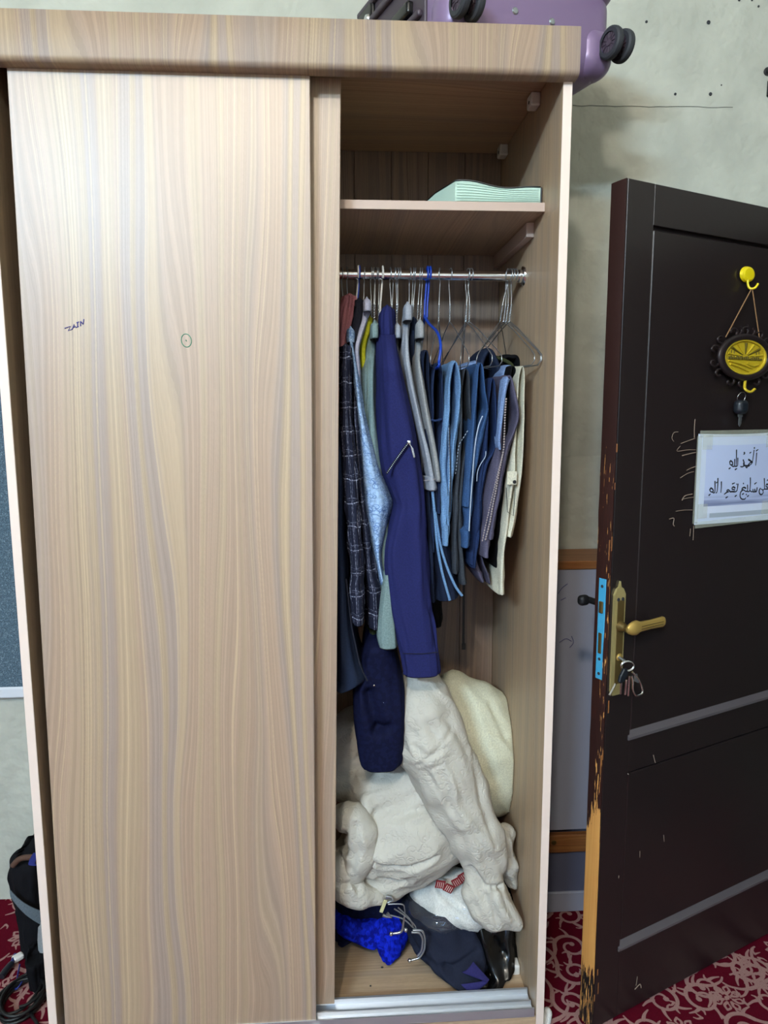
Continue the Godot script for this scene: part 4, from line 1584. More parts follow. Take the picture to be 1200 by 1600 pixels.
func shirts() -> void:
	var t: Node3D
	t = garment("hoodie", "dusty pink hooded top, first on the rail beside the sliding door", "hoodie", cloth([[1.8555, 0.7226, 0.7513, -0.265, -0.315], [1.8416, 0.7177, 0.7544, -0.265, -0.315], [1.8175, 0.711, 0.7525, -0.2587, -0.3238], [1.774, 0.7073, 0.7421, -0.2187, -0.3789], [1.7398, 0.7054, 0.7336, -0.1821, -0.4295], [1.6932, 0.7032, 0.7283, -0.16, -0.46], [1.6036, 0.6989, 0.721, -0.16, -0.46], [1.3893, 0.6929, 0.7089, -0.16, -0.46]], 0.006, 1), "pink")
	t = garment("jacket", "black jacket with rounded shoulder between pink top and charcoal top", "jacket", cloth([[1.8293, 0.7351, 0.7527, -0.265, -0.315], [1.8107, 0.7285, 0.7541, -0.265, -0.3151], [1.7844, 0.7218, 0.7537, -0.2531, -0.33], [1.7512, 0.7197, 0.7482, -0.2184, -0.3738], [1.693, 0.7157, 0.7439, -0.1568, -0.4515], [1.5733, 0.7112, 0.7363, -0.15, -0.46], [1.3591, 0.7054, 0.7213, -0.15, -0.46]], 0.004, 2), "black_cloth")
	t = garment("jumper", "charcoal jumper behind the patterned pale blue shirt", "jumper", cloth([[1.8449, 0.7512, 0.772, -0.265, -0.315], [1.8199, 0.7478, 0.775, -0.2636, -0.3173], [1.7846, 0.7393, 0.7712, -0.2415, -0.3534], [1.7417, 0.7322, 0.7607, -0.1993, -0.4222], [1.6641, 0.7281, 0.7565, -0.17, -0.47], [1.4813, 0.7229, 0.7549, -0.17, -0.47], [1.1643, 0.7194, 0.7687, -0.17, -0.47]], 0.004, 3), "charcoal")
	# plaid shirt: body and the sleeve in front of it
	t = garment("shirt", "dark navy plaid shirt with pale crossed lines, hanging lowest of the shirts", "shirt", cloth([[1.7766, 0.7346, 0.7522, -0.265, -0.315], [1.7482, 0.731, 0.7536, -0.2626, -0.3172], [1.6965, 0.7348, 0.7522, -0.2024, -0.3714], [1.573, 0.7374, 0.7529, -0.115, -0.45], [1.4838, 0.7427, 0.7583, -0.115, -0.45], [1.3933, 0.7497, 0.7639, -0.115, -0.45], [1.3321, 0.7539, 0.7729, -0.115, -0.45], [1.2392, 0.7563, 0.7882, -0.115, -0.45], [1.1764, 0.7606, 0.7991, -0.115, -0.45], [1.1287, 0.7635, 0.815, -0.115, -0.45], [1.0423, 0.766, 0.818, -0.115, -0.45]], 0.007, 4, {"kx": 3.5, "ky": 9.0}), "plaid")
	obj("sleeve", cloth([[1.7158, 0.7126, 0.7374, -0.085, -0.19], [1.6874, 0.7108, 0.7371, -0.085, -0.19], [1.5728, 0.7109, 0.7375, -0.085, -0.19], [1.4853, 0.7128, 0.7456, -0.085, -0.19], [1.3965, 0.7163, 0.7539, -0.085, -0.19], [1.3365, 0.7201, 0.7549, -0.085, -0.19], [1.2607, 0.7254, 0.7588, -0.085, -0.19], [1.1916, 0.7308, 0.7629, -0.085, -0.19], [1.1607, 0.7274, 0.7611, -0.085, -0.19], [1.1373, 0.7287, 0.7625, -0.085, -0.19], [1.0652, 0.7357, 0.7604, -0.085, -0.19]], 0.006, 5, {"kx": 2.8, "ky": 11.0}), M["plaid"], t)
	obj("cuff", cloth([[1.1441, 0.7272, 0.764, -0.083, -0.185], [1.1145, 0.73, 0.7638, -0.083, -0.185], [1.0627, 0.7341, 0.7619, -0.083, -0.185]], 0.002, 6), M["plaid"], t)
	# patterned pale blue shirt
	t = garment("shirt", "pale blue shirt printed with curling lines, its sleeve bent at the elbow", "shirt", cloth([[1.7736, 0.7329, 0.7489, -0.24, -0.4], [1.7568, 0.7276, 0.7497, -0.2, -0.4], [1.7312, 0.7302, 0.7458, -0.17, -0.4], [1.6909, 0.7355, 0.7509, -0.13, -0.4], [1.6175, 0.7394, 0.7641, -0.13, -0.4], [1.5581, 0.7419, 0.7746, -0.13, -0.4], [1.483, 0.7474, 0.7975, -0.13, -0.4], [1.4221, 0.75, 0.8162, -0.13, -0.4], [1.3683, 0.7527, 0.8366, -0.13, -0.4], [1.342, 0.7525, 0.8429, -0.13, -0.4], [1.3063, 0.7617, 0.8333, -0.13, -0.4], [1.2595, 0.7741, 0.8204, -0.13, -0.4], [1.2122, 0.7866, 0.8122, -0.13, -0.4], [1.1532, 0.7991, 0.8201, -0.13, -0.4], [1.1083, 0.8086, 0.82, -0.13, -0.4]], 0.003, 7, {"e": 0.9}), "print_blue")
	collar(t, "print_blue", [Vector3(0.7299, 1.7437, -0.19), Vector3(0.7332, 1.7602, -0.19), Vector3(0.7409, 1.7647, -0.19), Vector3(0.7454, 1.7557, -0.19), Vector3(0.7406, 1.7347, -0.19)], 0.006)
	t = garment("shirt", "plain lavender white shirt with upright collar left of the yellow shirt", "shirt", cloth([[1.845, 0.772, 0.7881, -0.265, -0.315], [1.8264, 0.7719, 0.7911, -0.2648, -0.3153], [1.7933, 0.7634, 0.7826, -0.2487, -0.3364], [1.7553, 0.7514, 0.7704, -0.2125, -0.384], [1.7172, 0.7443, 0.7601, -0.1793, -0.4278], [1.6716, 0.747, 0.7627, -0.17, -0.44], [1.6158, 0.7496, 0.7654, -0.17, -0.44], [1.4812, 0.7548, 0.774, -0.17, -0.44], [1.2285, 0.7624, 0.7853, -0.17, -0.44]], 0.003, 8), "lavender")
	collar(t, "lavender", [Vector3(0.7722, 1.8166, -0.24), Vector3(0.7739, 1.835, -0.24), Vector3(0.7802, 1.8411, -0.24), Vector3(0.7864, 1.8305, -0.24), Vector3(0.7847, 1.8137, -0.24)], 0.007)
	t = garment("shirt", "bright yellow shirt squeezed between white and sage shirts", "shirt", cloth([[1.8017, 0.783, 0.7926, -0.265, -0.315], [1.7699, 0.7682, 0.7907, -0.2601, -0.3232], [1.7383, 0.7596, 0.7805, -0.2406, -0.3557], [1.697, 0.7605, 0.7764, -0.2085, -0.4092], [1.6042, 0.7659, 0.7787, -0.19, -0.44], [1.3216, 0.7735, 0.7899, -0.19, -0.44], [1.1588, 0.7757, 0.8022, -0.19, -0.44]], 0.004, 9), "yellow")
	t = garment("shirt", "sage green shirt whose hem shows below the plaid shirt", "shirt", cloth([[1.7893, 0.7958, 0.8087, -0.265, -0.315], [1.7737, 0.7908, 0.8118, -0.2649, -0.3151], [1.7474, 0.7808, 0.8081, -0.2536, -0.3307], [1.6965, 0.7666, 0.8048, -0.2018, -0.4023], [1.6487, 0.7577, 0.8035, -0.1624, -0.4567], [1.558, 0.7585, 0.8062, -0.16, -0.46], [1.3883, 0.77, 0.828, -0.16, -0.46], [1.1976, 0.7849, 0.8472, -0.16, -0.46], [1.0672, 0.7974, 0.8537, -0.16, -0.46], [0.9926, 0.8003, 0.857, -0.16, -0.46], [0.9743, 0.8036, 0.8537, -0.16, -0.46]], 0.003, 10, {"creases": [[0.7806, 1.6933, 0.7749, 1.5122, 0.02, 0.004]]}), "sage")
	obj("shirt_tail", cloth([[1.179, 0.8113, 0.8361, -0.1, -0.2], [1.1162, 0.8017, 0.8361, -0.1, -0.2], [1.0607, 0.7937, 0.8407, -0.1, -0.2], [1.0207, 0.7935, 0.8438, -0.1, -0.2], [0.9982, 0.7981, 0.8438, -0.1, -0.2]], 0.002, 110, {"e": 0.6}), M["sage"], t)
	collar(t, "sage", [Vector3(0.7873, 1.757, -0.2), Vector3(0.7936, 1.7751, -0.2), Vector3(0.7998, 1.7796, -0.2), Vector3(0.8044, 1.7661, -0.2), Vector3(0.7981, 1.745, -0.2)], 0.006)
	# navy jacket with the zipped pocket
	t = garment("jacket", "large navy blue zip-pocket jacket with one long cuffed sleeve, nearest of all the clothes", "jacket", cloth([[1.8236, 0.8185, 0.8475, -0.265, -0.315], [1.8081, 0.8104, 0.8507, -0.265, -0.315], [1.7782, 0.8081, 0.8515, -0.25, -0.3279], [1.7287, 0.8026, 0.8491, -0.1413, -0.4215], [1.6705, 0.7988, 0.8569, -0.085, -0.47], [1.6304, 0.7971, 0.8661, -0.085, -0.47], [1.558, 0.7968, 0.8863, -0.085, -0.47], [1.4846, 0.7979, 0.9021, -0.085, -0.47], [1.4252, 0.808, 0.909, -0.085, -0.42], [1.3727, 0.8287, 0.9124, -0.085, -0.36], [1.3425, 0.837, 0.9127, -0.085, -0.3], [1.2894, 0.8222, 0.9161, -0.085, -0.24], [1.2281, 0.8107, 0.9185, -0.085, -0.2], [1.1584, 0.8165, 0.9202, -0.085, -0.19], [1.1035, 0.824, 0.9234, -0.085, -0.18], [1.0479, 0.8347, 0.9362, -0.085, -0.18], [0.9918, 0.8485, 0.9426, -0.085, -0.17], [0.9434, 0.8564, 0.9477, -0.085, -0.17], [0.9305, 0.8564, 0.9462, -0.085, -0.17]], 0.005, 11, {"n": 90, "ky": 3.0, "e": 0.62, "creases": [[0.8113, 1.7448, 0.8164, 1.4846, 0.008, 0.006], [0.9262, 1.093, 0.9314, 1.0052, 0.010, 0.004], [0.8641, 1.4397, 0.8858, 1.1802, 0.006, 0.008]]}), "navy")
	obj("collar", cloth([[1.8224, 0.8178, 0.8399, -0.215, -0.33], [1.8083, 0.8107, 0.8452, -0.2, -0.33], [1.7857, 0.807, 0.846, -0.188, -0.33], [1.7643, 0.8067, 0.8473, -0.184, -0.33], [1.747, 0.8085, 0.8461, -0.19, -0.33], [1.739, 0.815, 0.8438, -0.23, -0.33]], 0.003, 12), M["navy"], t)
	var z := MB.new()
	var zl: Array = [Vector3(0.8154, 1.4262, -0.0775), Vector3(0.8332, 1.4527, -0.0775), Vector3(0.851, 1.4776, -0.0775), Vector3(0.8657, 1.4966, -0.0775)]
	z.tube(curve(zl, 20), 0.0028, 6)
	var zo := obj("pocket_zip", z, M["seam_dark"], t)
	obj("zip_teeth", stitches([Vector3(0.8166, 1.4279, -0.0745), Vector3(0.833, 1.4521, -0.0745), Vector3(0.8507, 1.477, -0.0745), Vector3(0.8655, 1.496, -0.0745)], 0.002, 0.0022, 0.0013), M["wire"], zo)
	var pull := MB.new()
	pull.rounded(Vector3(0.8669, 1.4982, -0.0745), Vector3(0.008, 0.009, 0.006), 0.002, 3)
	pull.tube([Vector3(0.8668, 1.4953, -0.073), Vector3(0.8712, 1.4894, -0.073), Vector3(0.8787, 1.4629, -0.073)], 0.0017, 6)
	pull.tube([Vector3(0.8712, 1.4894, -0.073), Vector3(0.8757, 1.4835, -0.073), Vector3(0.8801, 1.4644, -0.073)], 0.0013, 6)
	obj("zip_pull", pull, M["chrome"], zo)
	obj("cuff_seam", one_tube([Vector3(0.8529, 0.9926, -0.081), Vector3(0.8776, 0.9912, -0.081), Vector3(0.9008, 0.9906, -0.081), Vector3(0.938, 0.9937, -0.081)], 0.0009, 5), M["seam_dark"], t)
	t = garment("shirt", "small lilac sliver of a shirt showing right behind the navy jacket", "shirt", cloth([[1.7676, 0.8409, 0.8474, -0.265, -0.315], [1.7486, 0.8376, 0.8489, -0.2637, -0.317], [1.7242, 0.8388, 0.8485, -0.2543, -0.3323], [1.6913, 0.8429, 0.8509, -0.2332, -0.3663], [1.4792, 0.8527, 0.869, -0.2, -0.42]], 0.002, 13), "lilac")
	t = garment("polo_shirt", "grey polo shirt with folded collar tucked close beside the navy jacket", "shirt", cloth([[1.7833, 0.8506, 0.8636, -0.265, -0.315], [1.7644, 0.849, 0.8652, -0.264, -0.3167], [1.7232, 0.8497, 0.8594, -0.2424, -0.3526], [1.6901, 0.8503, 0.86, -0.2164, -0.3961], [1.604, 0.8557, 0.875, -0.19, -0.44], [1.4162, 0.885, 0.9047, -0.19, -0.44]], 0.002, 14), "grey_warm")
	collar(t, "grey", [Vector3(0.8459, 1.7477, -0.225), Vector3(0.8467, 1.7723, -0.225), Vector3(0.853, 1.7784, -0.225), Vector3(0.8593, 1.7723, -0.225), Vector3(0.8601, 1.7539, -0.225)], 0.0075)
	# two grey shirts whose sleeves end above the jeans
	t = garment("shirt", "light grey short-sleeved shirt whose folded collar stands tallest", "shirt", cloth([[1.8317, 0.8765, 0.8927, -0.265, -0.315], [1.8146, 0.8733, 0.8927, -0.265, -0.315], [1.7951, 0.8714, 0.8891, -0.2592, -0.3207], [1.777, 0.8686, 0.8847, -0.238, -0.3411], [1.7392, 0.8634, 0.8776, -0.171, -0.4058], [1.6813, 0.8557, 0.8805, -0.115, -0.46], [1.6316, 0.8635, 0.89, -0.115, -0.46], [1.5577, 0.8808, 0.9059, -0.115, -0.46], [1.4828, 0.8983, 0.9252, -0.115, -0.46], [1.4222, 0.9096, 0.9398, -0.115, -0.46], [1.3855, 0.9145, 0.9481, -0.115, -0.46]], 0.004, 15), "grey")
	obj("hem", cloth([[1.4134, 0.9071, 0.9398, -0.111, -0.3], [1.3997, 0.9087, 0.9431, -0.111, -0.3], [1.3829, 0.9103, 0.9447, -0.111, -0.3]], 0.001, 16), M["grey"], t)
	collar(t, "grey", [Vector3(0.8698, 1.79, -0.22), Vector3(0.873, 1.8174, -0.22), Vector3(0.8808, 1.8265, -0.22), Vector3(0.8871, 1.8144, -0.22), Vector3(0.8824, 1.7901, -0.22)], 0.008)
	obj("hem_stitching", one_tube([Vector3(0.9058, 1.4058, -0.112), Vector3(0.9211, 1.4065, -0.112), Vector3(0.9363, 1.4101, -0.112)], 0.0007, 4), M["seam_tan"], t)
	t = garment("shirt", "dark slate shirt collar between the two light grey shirts", "shirt", cloth([[1.7991, 0.8895, 0.9073, -0.265, -0.315], [1.777, 0.8878, 0.9073, -0.2635, -0.3173], [1.7471, 0.8839, 0.9033, -0.2475, -0.3428], [1.6969, 0.8835, 0.8996, -0.2039, -0.4121], [1.6037, 0.8938, 0.9066, -0.18, -0.45], [1.4326, 0.9203, 0.9366, -0.18, -0.45]], 0.002, 17), "slate")
	t = garment("shirt", "light grey shirt nearer the jeans, with a stiff folded collar", "shirt", cloth([[1.7914, 0.909, 0.9236, -0.265, -0.315], [1.7726, 0.9074, 0.9237, -0.265, -0.315], [1.7473, 0.8983, 0.9209, -0.2486, -0.3299], [1.7196, 0.8921, 0.916, -0.2019, -0.3722], [1.6825, 0.8877, 0.9048, -0.1322, -0.4354], [1.6312, 0.8876, 0.9125, -0.105, -0.46], [1.5577, 0.9003, 0.9269, -0.105, -0.46], [1.4832, 0.9163, 0.9415, -0.105, -0.46], [1.4047, 0.9293, 0.9532, -0.105, -0.46]], 0.003, 18), "grey_warm")
	collar(t, "grey_warm", [Vector3(0.8992, 1.7453, -0.2), Vector3(0.9022, 1.7756, -0.2), Vector3(0.9084, 1.7831, -0.2), Vector3(0.9147, 1.7771, -0.2), Vector3(0.9117, 1.7484, -0.2)], 0.0085)
	# low dark pieces at the far end
	t = garment("coat", "dark slate coat whose slanting hem hangs beside the sliding door", "coat", cloth([[1.6045, 0.6924, 0.7148, -0.2, -0.44], [1.4848, 0.6915, 0.7177, -0.1, -0.44], [1.3349, 0.6894, 0.7222, -0.1, -0.44], [1.1811, 0.6873, 0.7269, -0.1, -0.44], [1.0869, 0.686, 0.7322, -0.1, -0.44], [1.0232, 0.6851, 0.7412, -0.1, -0.44], [0.9653, 0.6843, 0.7536, -0.1, -0.44], [0.9165, 0.6837, 0.7743, -0.1, -0.44], [0.9003, 0.6834, 0.7645, -0.1, -0.44], [0.8894, 0.6833, 0.7286, -0.1, -0.44]], 0.004, 19), "slate")
	obj("front_edge", one_tube(curve([Vector3(0.7199, 1.1719, -0.105), Vector3(0.7311, 1.0611, -0.105), Vector3(0.7414, 1.0049, -0.105), Vector3(0.7519, 0.9561, -0.105), Vector3(0.7688, 0.9166, -0.105)], 20), 0.0022, 6), M["charcoal"], t)
	t = garment("dress", "navy velvet dress end with tiny silver beads, bunched in a hanging loop", "dress", cloth([[1.0137, 0.7848, 0.8385, -0.2, -0.4], [0.995, 0.7658, 0.8409, -0.13, -0.4], [0.9375, 0.7486, 0.8539, -0.13, -0.3], [0.8795, 0.7349, 0.8642, -0.13, -0.24], [0.8169, 0.7341, 0.8664, -0.12, -0.22], [0.758, 0.7384, 0.8648, -0.12, -0.22], [0.707, 0.746, 0.8632, -0.12, -0.22], [0.6814, 0.7507, 0.8583, -0.12, -0.22], [0.6712, 0.7571, 0.8485, -0.12, -0.22]], 0.003, 20, {"ky": 5.0, "kx": 2.0, "e": 0.65, "creases": [[0.7726, 0.8719, 0.7945, 0.7788, 0.03, 0.011], [0.7945, 0.7788, 0.8203, 0.7864, 0.022, 0.010]]}), "velvet_navy")
	for p in [Vector3(0.7862, 0.896, -0.127), Vector3(0.7594, 0.8117, -0.127), Vector3(0.8434, 0.8124, -0.127), Vector3(0.8107, 0.8503, -0.127)]:
		var b := MB.new()
		b.rounded(p, Vector3(0.005, 0.005, 0.0036), 0.0017, 2)
		obj("bead", b, M["chrome"], t)
	t = garment("blouse", "dark teal blouse hem peeping out under the sage hem", "blouse", cloth([[1.0894, 0.7936, 0.8387, -0.2, -0.4], [1.005, 0.7981, 0.8419, -0.2, -0.4], [0.9624, 0.8047, 0.8401, -0.2, -0.4], [0.9418, 0.813, 0.8367, -0.2, -0.4]], 0.002, 21), "teal")
	t = garment("shirt", "olive green shirt hem in the shade beneath the plaid shirt", "shirt", cloth([[1.1613, 0.7586, 0.8014, -0.18, -0.4], [1.0622, 0.7678, 0.8042, -0.18, -0.4], [1.0121, 0.7741, 0.804, -0.18, -0.4], [0.9886, 0.7806, 0.7972, -0.18, -0.4]], 0.003, 22), "olive")
	t = garment("top", "black top whose short hem shows behind the navy sleeve", "top", cloth([[1.27, 0.9205, 0.9816, -0.3, -0.46], [1.1304, 0.9298, 0.9827, -0.3, -0.46], [1.0417, 0.9373, 0.9852, -0.3, -0.46], [1.0023, 0.9446, 0.9873, -0.3, -0.46], [0.9879, 0.9518, 0.9839, -0.3, -0.46]], 0.003, 23), "black_cloth")
	var st := thing("strap", "thin black strap dangling against the back panel below the jeans", "strap", Vector3.ZERO, 0.0, "clothes on the hanging rail")
	obj("webbing", ribbon([Vector3(1.0601, 1.1383, -0.42), Vector3(1.0605, 1.0251, -0.42), Vector3(1.061, 0.9102, -0.42), Vector3(1.0623, 0.8832, -0.42)], 0.0035, 0.0016), M["black"], st)
	obj("strap_end", one_box(Vector3(1.0618, 0.8916, -0.418), Vector3(0.011, 0.02, 0.003), 0.001), M["black"], st)


func ribbon(pts: Array, half: float, thick: float) -> MB:
	var g := []
	for p in curve(pts, 16):
		g.append([p + Vector3(-half, 0, 0), p + Vector3(half, 0, 0)])
	return sheet(g, thick)


func trousers() -> void:
	var t: Node3D
	# each pair hangs folded over its hanger: the path runs from one hem over the bar to the other
	t = pair("jeans", "dark indigo wide jeans with two pale curved leg seams, hem lowest beside navy sleeve", "indigo", [[[0.9341, 1.1037, 0.008], [0.9287, 1.1978, 0.0095], [0.9233, 1.3253, 0.0094], [0.9179, 1.4503, 0.0093], [0.9112, 1.5727, 0.0077], [0.9062, 1.663, 0.0069], [0.906, 1.6927, 0.0061], [0.9105, 1.7076, 0.0061], [0.9167, 1.6957, 0.0061], [0.9201, 1.633, 0.0069], [0.9285, 1.5117, 0.0093], [0.9388, 1.3566, 0.0157], [0.9555, 1.2295, 0.0286], [0.9709, 1.1095, 0.0402]]], [[-.13, -.44, 31, 0.006]])
	for l in [[Vector3(0.9271, 1.3878, -0.122), Vector3(0.9336, 1.3291, -0.122), Vector3(0.9404, 1.2509, -0.122), Vector3(0.9534, 1.1795, -0.122), Vector3(0.9729, 1.1104, -0.122)], [Vector3(0.9354, 1.3288, -0.124), Vector3(0.9484, 1.2504, -0.124), Vector3(0.9646, 1.1948, -0.124), Vector3(0.9855, 1.1465, -0.124), Vector3(1.0032, 1.1205, -0.124)]]:
		obj("pale_seam", one_tube(curve(l, 24), 0.0034, 8), M["denim_light"], t)
	t = pair("jeans", "blue jeans with light front crease hung just beside the blue plastic hangers", "denim_navy", [[[0.9128, 1.4788, 0.0064], [0.9077, 1.5731, 0.0071], [0.9058, 1.6506, 0.0071], [0.912, 1.6813, 0.0063], [0.9229, 1.6874, 0.0063], [0.9293, 1.666, 0.0066], [0.9297, 1.6041, 0.0066], [0.9223, 1.4946, 0.0064], [0.9242, 1.447, 0.0064]]], [[-.18, -.44, 32, 0.003]])
	obj("pale_seam", one_tube(curve([Vector3(0.9152, 1.6674, -0.174), Vector3(0.9246, 1.634, -0.174), Vector3(0.9249, 1.5959, -0.174), Vector3(0.9203, 1.5652, -0.174)], 14), 0.0022, 6), M["denim_light"], t)
	t = pair("jeans", "navy trousers with an open looped waistband left of the light blue jeans", "denim_navy", [[[0.9333, 1.2298, 0.0095], [0.9323, 1.388, 0.0094], [0.9301, 1.4964, 0.0085], [0.9281, 1.5727, 0.0062], [0.9293, 1.633, 0.0054], [0.9336, 1.6689, 0.0049], [0.9412, 1.6794, 0.0049], [0.949, 1.666, 0.0052], [0.9525, 1.6029, 0.0055], [0.9514, 1.5498, 0.0059], [0.9457, 1.4809, 0.0093], [0.9453, 1.3251, 0.0094]]], [[-.13, -.45, 33, 0.006]])
	obj("waistband", one_tube([Vector3(0.9218, 1.5486, -0.124), Vector3(0.934, 1.5463, -0.124), Vector3(0.9492, 1.55, -0.124)], 0.003, 6), M["denim_dark"], t)
	t = pair("jeans", "light blue washed jeans with one bright puffed fold and a front seam", "denim_light", [[[0.9562, 1.2673, 0.0094], [0.9585, 1.3582, 0.0125], [0.9561, 1.4586, 0.0131], [0.9615, 1.5499, 0.0115], [0.9654, 1.6324, 0.0061], [0.9726, 1.674, 0.0053], [0.9816, 1.6799, 0.0053], [0.9881, 1.6472, 0.0064], [0.9903, 1.5874, 0.0084], [0.9847, 1.5347, 0.0077], [0.976, 1.4815, 0.0116], [0.9692, 1.3892, 0.014], [0.9636, 1.3112, 0.0117], [0.961, 1.2482, 0.0102]]], [[-.112, -.45, 34, 0.010]])
	obj("cuff", cloth([[1.2967, 0.95, 0.9703, -0.108, -0.2], [1.2719, 0.9502, 0.9705, -0.108, -0.2], [1.2485, 0.952, 0.9692, -0.108, -0.2]], 0.001, 35), M["denim_light"], t)
	obj("front_seam", one_tube(curve([Vector3(0.9645, 1.5367, -0.104), Vector3(0.9665, 1.483, -0.104), Vector3(0.9686, 1.4227, -0.104), Vector3(0.969, 1.3771, -0.104), Vector3(0.968, 1.3311, -0.104)], 20), 0.0013, 5), M["seam_dark"], t)
	obj("seam_stitching", stitches([Vector3(0.9629, 1.5308, -0.103), Vector3(0.9641, 1.483, -0.103), Vector3(0.9662, 1.4228, -0.103), Vector3(0.9666, 1.3772, -0.103)], 0.006, 0.002, 0.0007), M["seam_pale"], t)
	t = pair("jeans", "dark grey jeans with a folded bump, between light blue and mid blue jeans", "denim_grey", [[[0.9887, 1.1747, 0.0112], [0.9863, 1.2441, 0.0112], [0.9884, 1.3555, 0.0111], [0.9921, 1.4494, 0.011], [0.9959, 1.5266, 0.0094], [0.9981, 1.6029, 0.005], [1.0022, 1.6543, 0.0043], [1.0082, 1.6663, 0.0043], [1.0146, 1.6483, 0.0046], [1.0169, 1.5877, 0.0053], [1.024, 1.5234, 0.0063], [1.0213, 1.4957, 0.007], [1.0092, 1.4617, 0.0094], [1.0006, 1.3868, 0.0095], [0.9971, 1.276, 0.0111], [1.0082, 1.1467, 0.0113]]], [[-.13, -.45, 37, 0.007]])
	obj("seam_stitching", stitches([Vector3(1.0121, 1.5226, -0.124), Vector3(1.0016, 1.5061, -0.124), Vector3(0.9911, 1.4864, -0.124), Vector3(0.9855, 1.4362, -0.124), Vector3(0.9827, 1.4132, -0.124)], 0.005, 0.003, 0.0009), M["seam_pale"], t)
	t = pair("jeans", "mid blue jeans with teardrop fold and one long pale front seam", "denim_mid", [[[1.0102, 1.342, 0.0141], [1.0155, 1.4197, 0.0125], [1.0209, 1.4812, 0.0124], [1.0261, 1.5496, 0.0108], [1.0285, 1.6024, 0.0077], [1.0323, 1.6547, 0.0052], [1.038, 1.6785, 0.0046], [1.0444, 1.6651, 0.0052], [1.0497, 1.6173, 0.0052], [1.0565, 1.5782, 0.0059], [1.0538, 1.5571, 0.0077], [1.0421, 1.5116, 0.0124], [1.0306, 1.4504, 0.014], [1.0206, 1.3887, 0.0125], [1.0152, 1.3263, 0.0133], [1.0114, 1.2474, 0.0095]]], [[-.112, -.46, 38, 0.008]])
	obj("front_seam", one_tube(curve([Vector3(1.0428, 1.5572, -0.104), Vector3(1.0341, 1.5349, -0.104), Vector3(1.0271, 1.4976, -0.104), Vector3(1.0231, 1.4525, -0.104), Vector3(1.0207, 1.407, -0.104), Vector3(1.017, 1.3459, -0.104), Vector3(1.0147, 1.2842, -0.104)], 24), 0.0016, 5), M["seam_pale"], t)
	obj("cuff", cloth([[1.2852, 0.9954, 1.0236, -0.108, -0.2], [1.265, 0.9987, 1.0223, -0.108, -0.2], [1.2431, 0.999, 1.0194, -0.108, -0.2]], 0.001, 39), M["denim_mid"], t)
	t = pair("jeans", "deep blue jeans with a narrow pointed fold between mid blue and mauve jeans", "denim_dark", [[[1.0308, 1.1961, 0.0128], [1.036, 1.2763, 0.0143], [1.0439, 1.3869, 0.0142], [1.055, 1.4803, 0.011], [1.06, 1.5571, 0.0078], [1.0637, 1.6148, 0.0053], [1.0694, 1.6435, 0.0046], [1.0759, 1.6269, 0.0053], [1.0787, 1.557, 0.0062], [1.0814, 1.4955, 0.0071], [1.0756, 1.4693, 0.0079], [1.0588, 1.4415, 0.011], [1.0486, 1.3869, 0.0126], [1.0421, 1.2921, 0.0143], [1.0324, 1.1896, 0.0112]]], [[-.125, -.46, 40, 0.008]])
	obj("front_seam", one_tube(curve([Vector3(1.0547, 1.4742, -0.118), Vector3(1.0534, 1.4605, -0.118), Vector3(1.0414, 1.4408, -0.118), Vector3(1.0355, 1.424, -0.118), Vector3(1.0342, 1.4026, -0.118)], 18), 0.0011, 5), M["seam_pale"], t)
	t = pair("jeans", "faded mauve grey jeans with a chunky braided seam down the front", "denim_mauve", [[[1.0583, 1.219, 0.0127], [1.0649, 1.295, 0.0157], [1.0758, 1.3886, 0.0172], [1.0855, 1.458, 0.014], [1.0878, 1.4963, 0.0078], [1.091, 1.5721, 0.0069], [1.0962, 1.6231, 0.0061], [1.1033, 1.647, 0.0055], [1.1111, 1.644, 0.0061], [1.1195, 1.6096, 0.0085], [1.1283, 1.5599, 0.0077], [1.1199, 1.519, 0.0078], [1.1052, 1.4809, 0.0109], [1.0924, 1.4195, 0.0141], [1.0782, 1.3419, 0.0157], [1.067, 1.2634, 0.0126]]], [[-.105, -.46, 41, 0.007]])
	obj("faded_fold", cloth([[1.6425, 1.0916, 1.1083, -0.1, -0.16], [1.6132, 1.0891, 1.0998, -0.1, -0.16], [1.5571, 1.0826, 1.0933, -0.1, -0.16], [1.4974, 1.0776, 1.0883, -0.1, -0.16], [1.4794, 1.081, 1.0902, -0.1, -0.16]], 0.002, 42), M["denim_faded"], t)
	obj("braided_seam", stitches([Vector3(1.0967, 1.5984, -0.098), Vector3(1.0946, 1.557, -0.098), Vector3(1.094, 1.5124, -0.098), Vector3(1.093, 1.4825, -0.098), Vector3(1.0876, 1.4494, -0.098), Vector3(1.0821, 1.4192, -0.098), Vector3(1.0766, 1.3843, -0.098), Vector3(1.0696, 1.3461, -0.098), Vector3(1.0627, 1.3031, -0.098), Vector3(1.0525, 1.2614, -0.098)], 0.0042, 0.002, 0.0022), M["seam_tan"], t)
	obj("braided_seam", stitches([Vector3(1.092, 1.4704, -0.099), Vector3(1.0821, 1.4297, -0.099), Vector3(1.0736, 1.3918, -0.099), Vector3(1.0637, 1.346, -0.099), Vector3(1.0537, 1.3, -0.099), Vector3(1.0451, 1.2567, -0.099)], 0.0042, 0.002, 0.0014), M["seam_tan"], t)
	for q in [[[1.2426, 1.0263, 1.0494, -0.16, -0.4], [1.1939, 1.0302, 1.0551, -0.16, -0.4], [1.1611, 1.0423, 1.0672, -0.16, -0.4], [1.1446, 1.0542, 1.0691, -0.16, -0.4]], [[1.2249, 1.0473, 1.0572, -0.15, -0.38], [1.1958, 1.0527, 1.0659, -0.15, -0.38], [1.1631, 1.0664, 1.0779, -0.15, -0.38], [1.1435, 1.0733, 1.0816, -0.15, -0.38]]]:
		obj("back_hem", cloth(q, 0.002, 43), M["denim_mauve"], t)
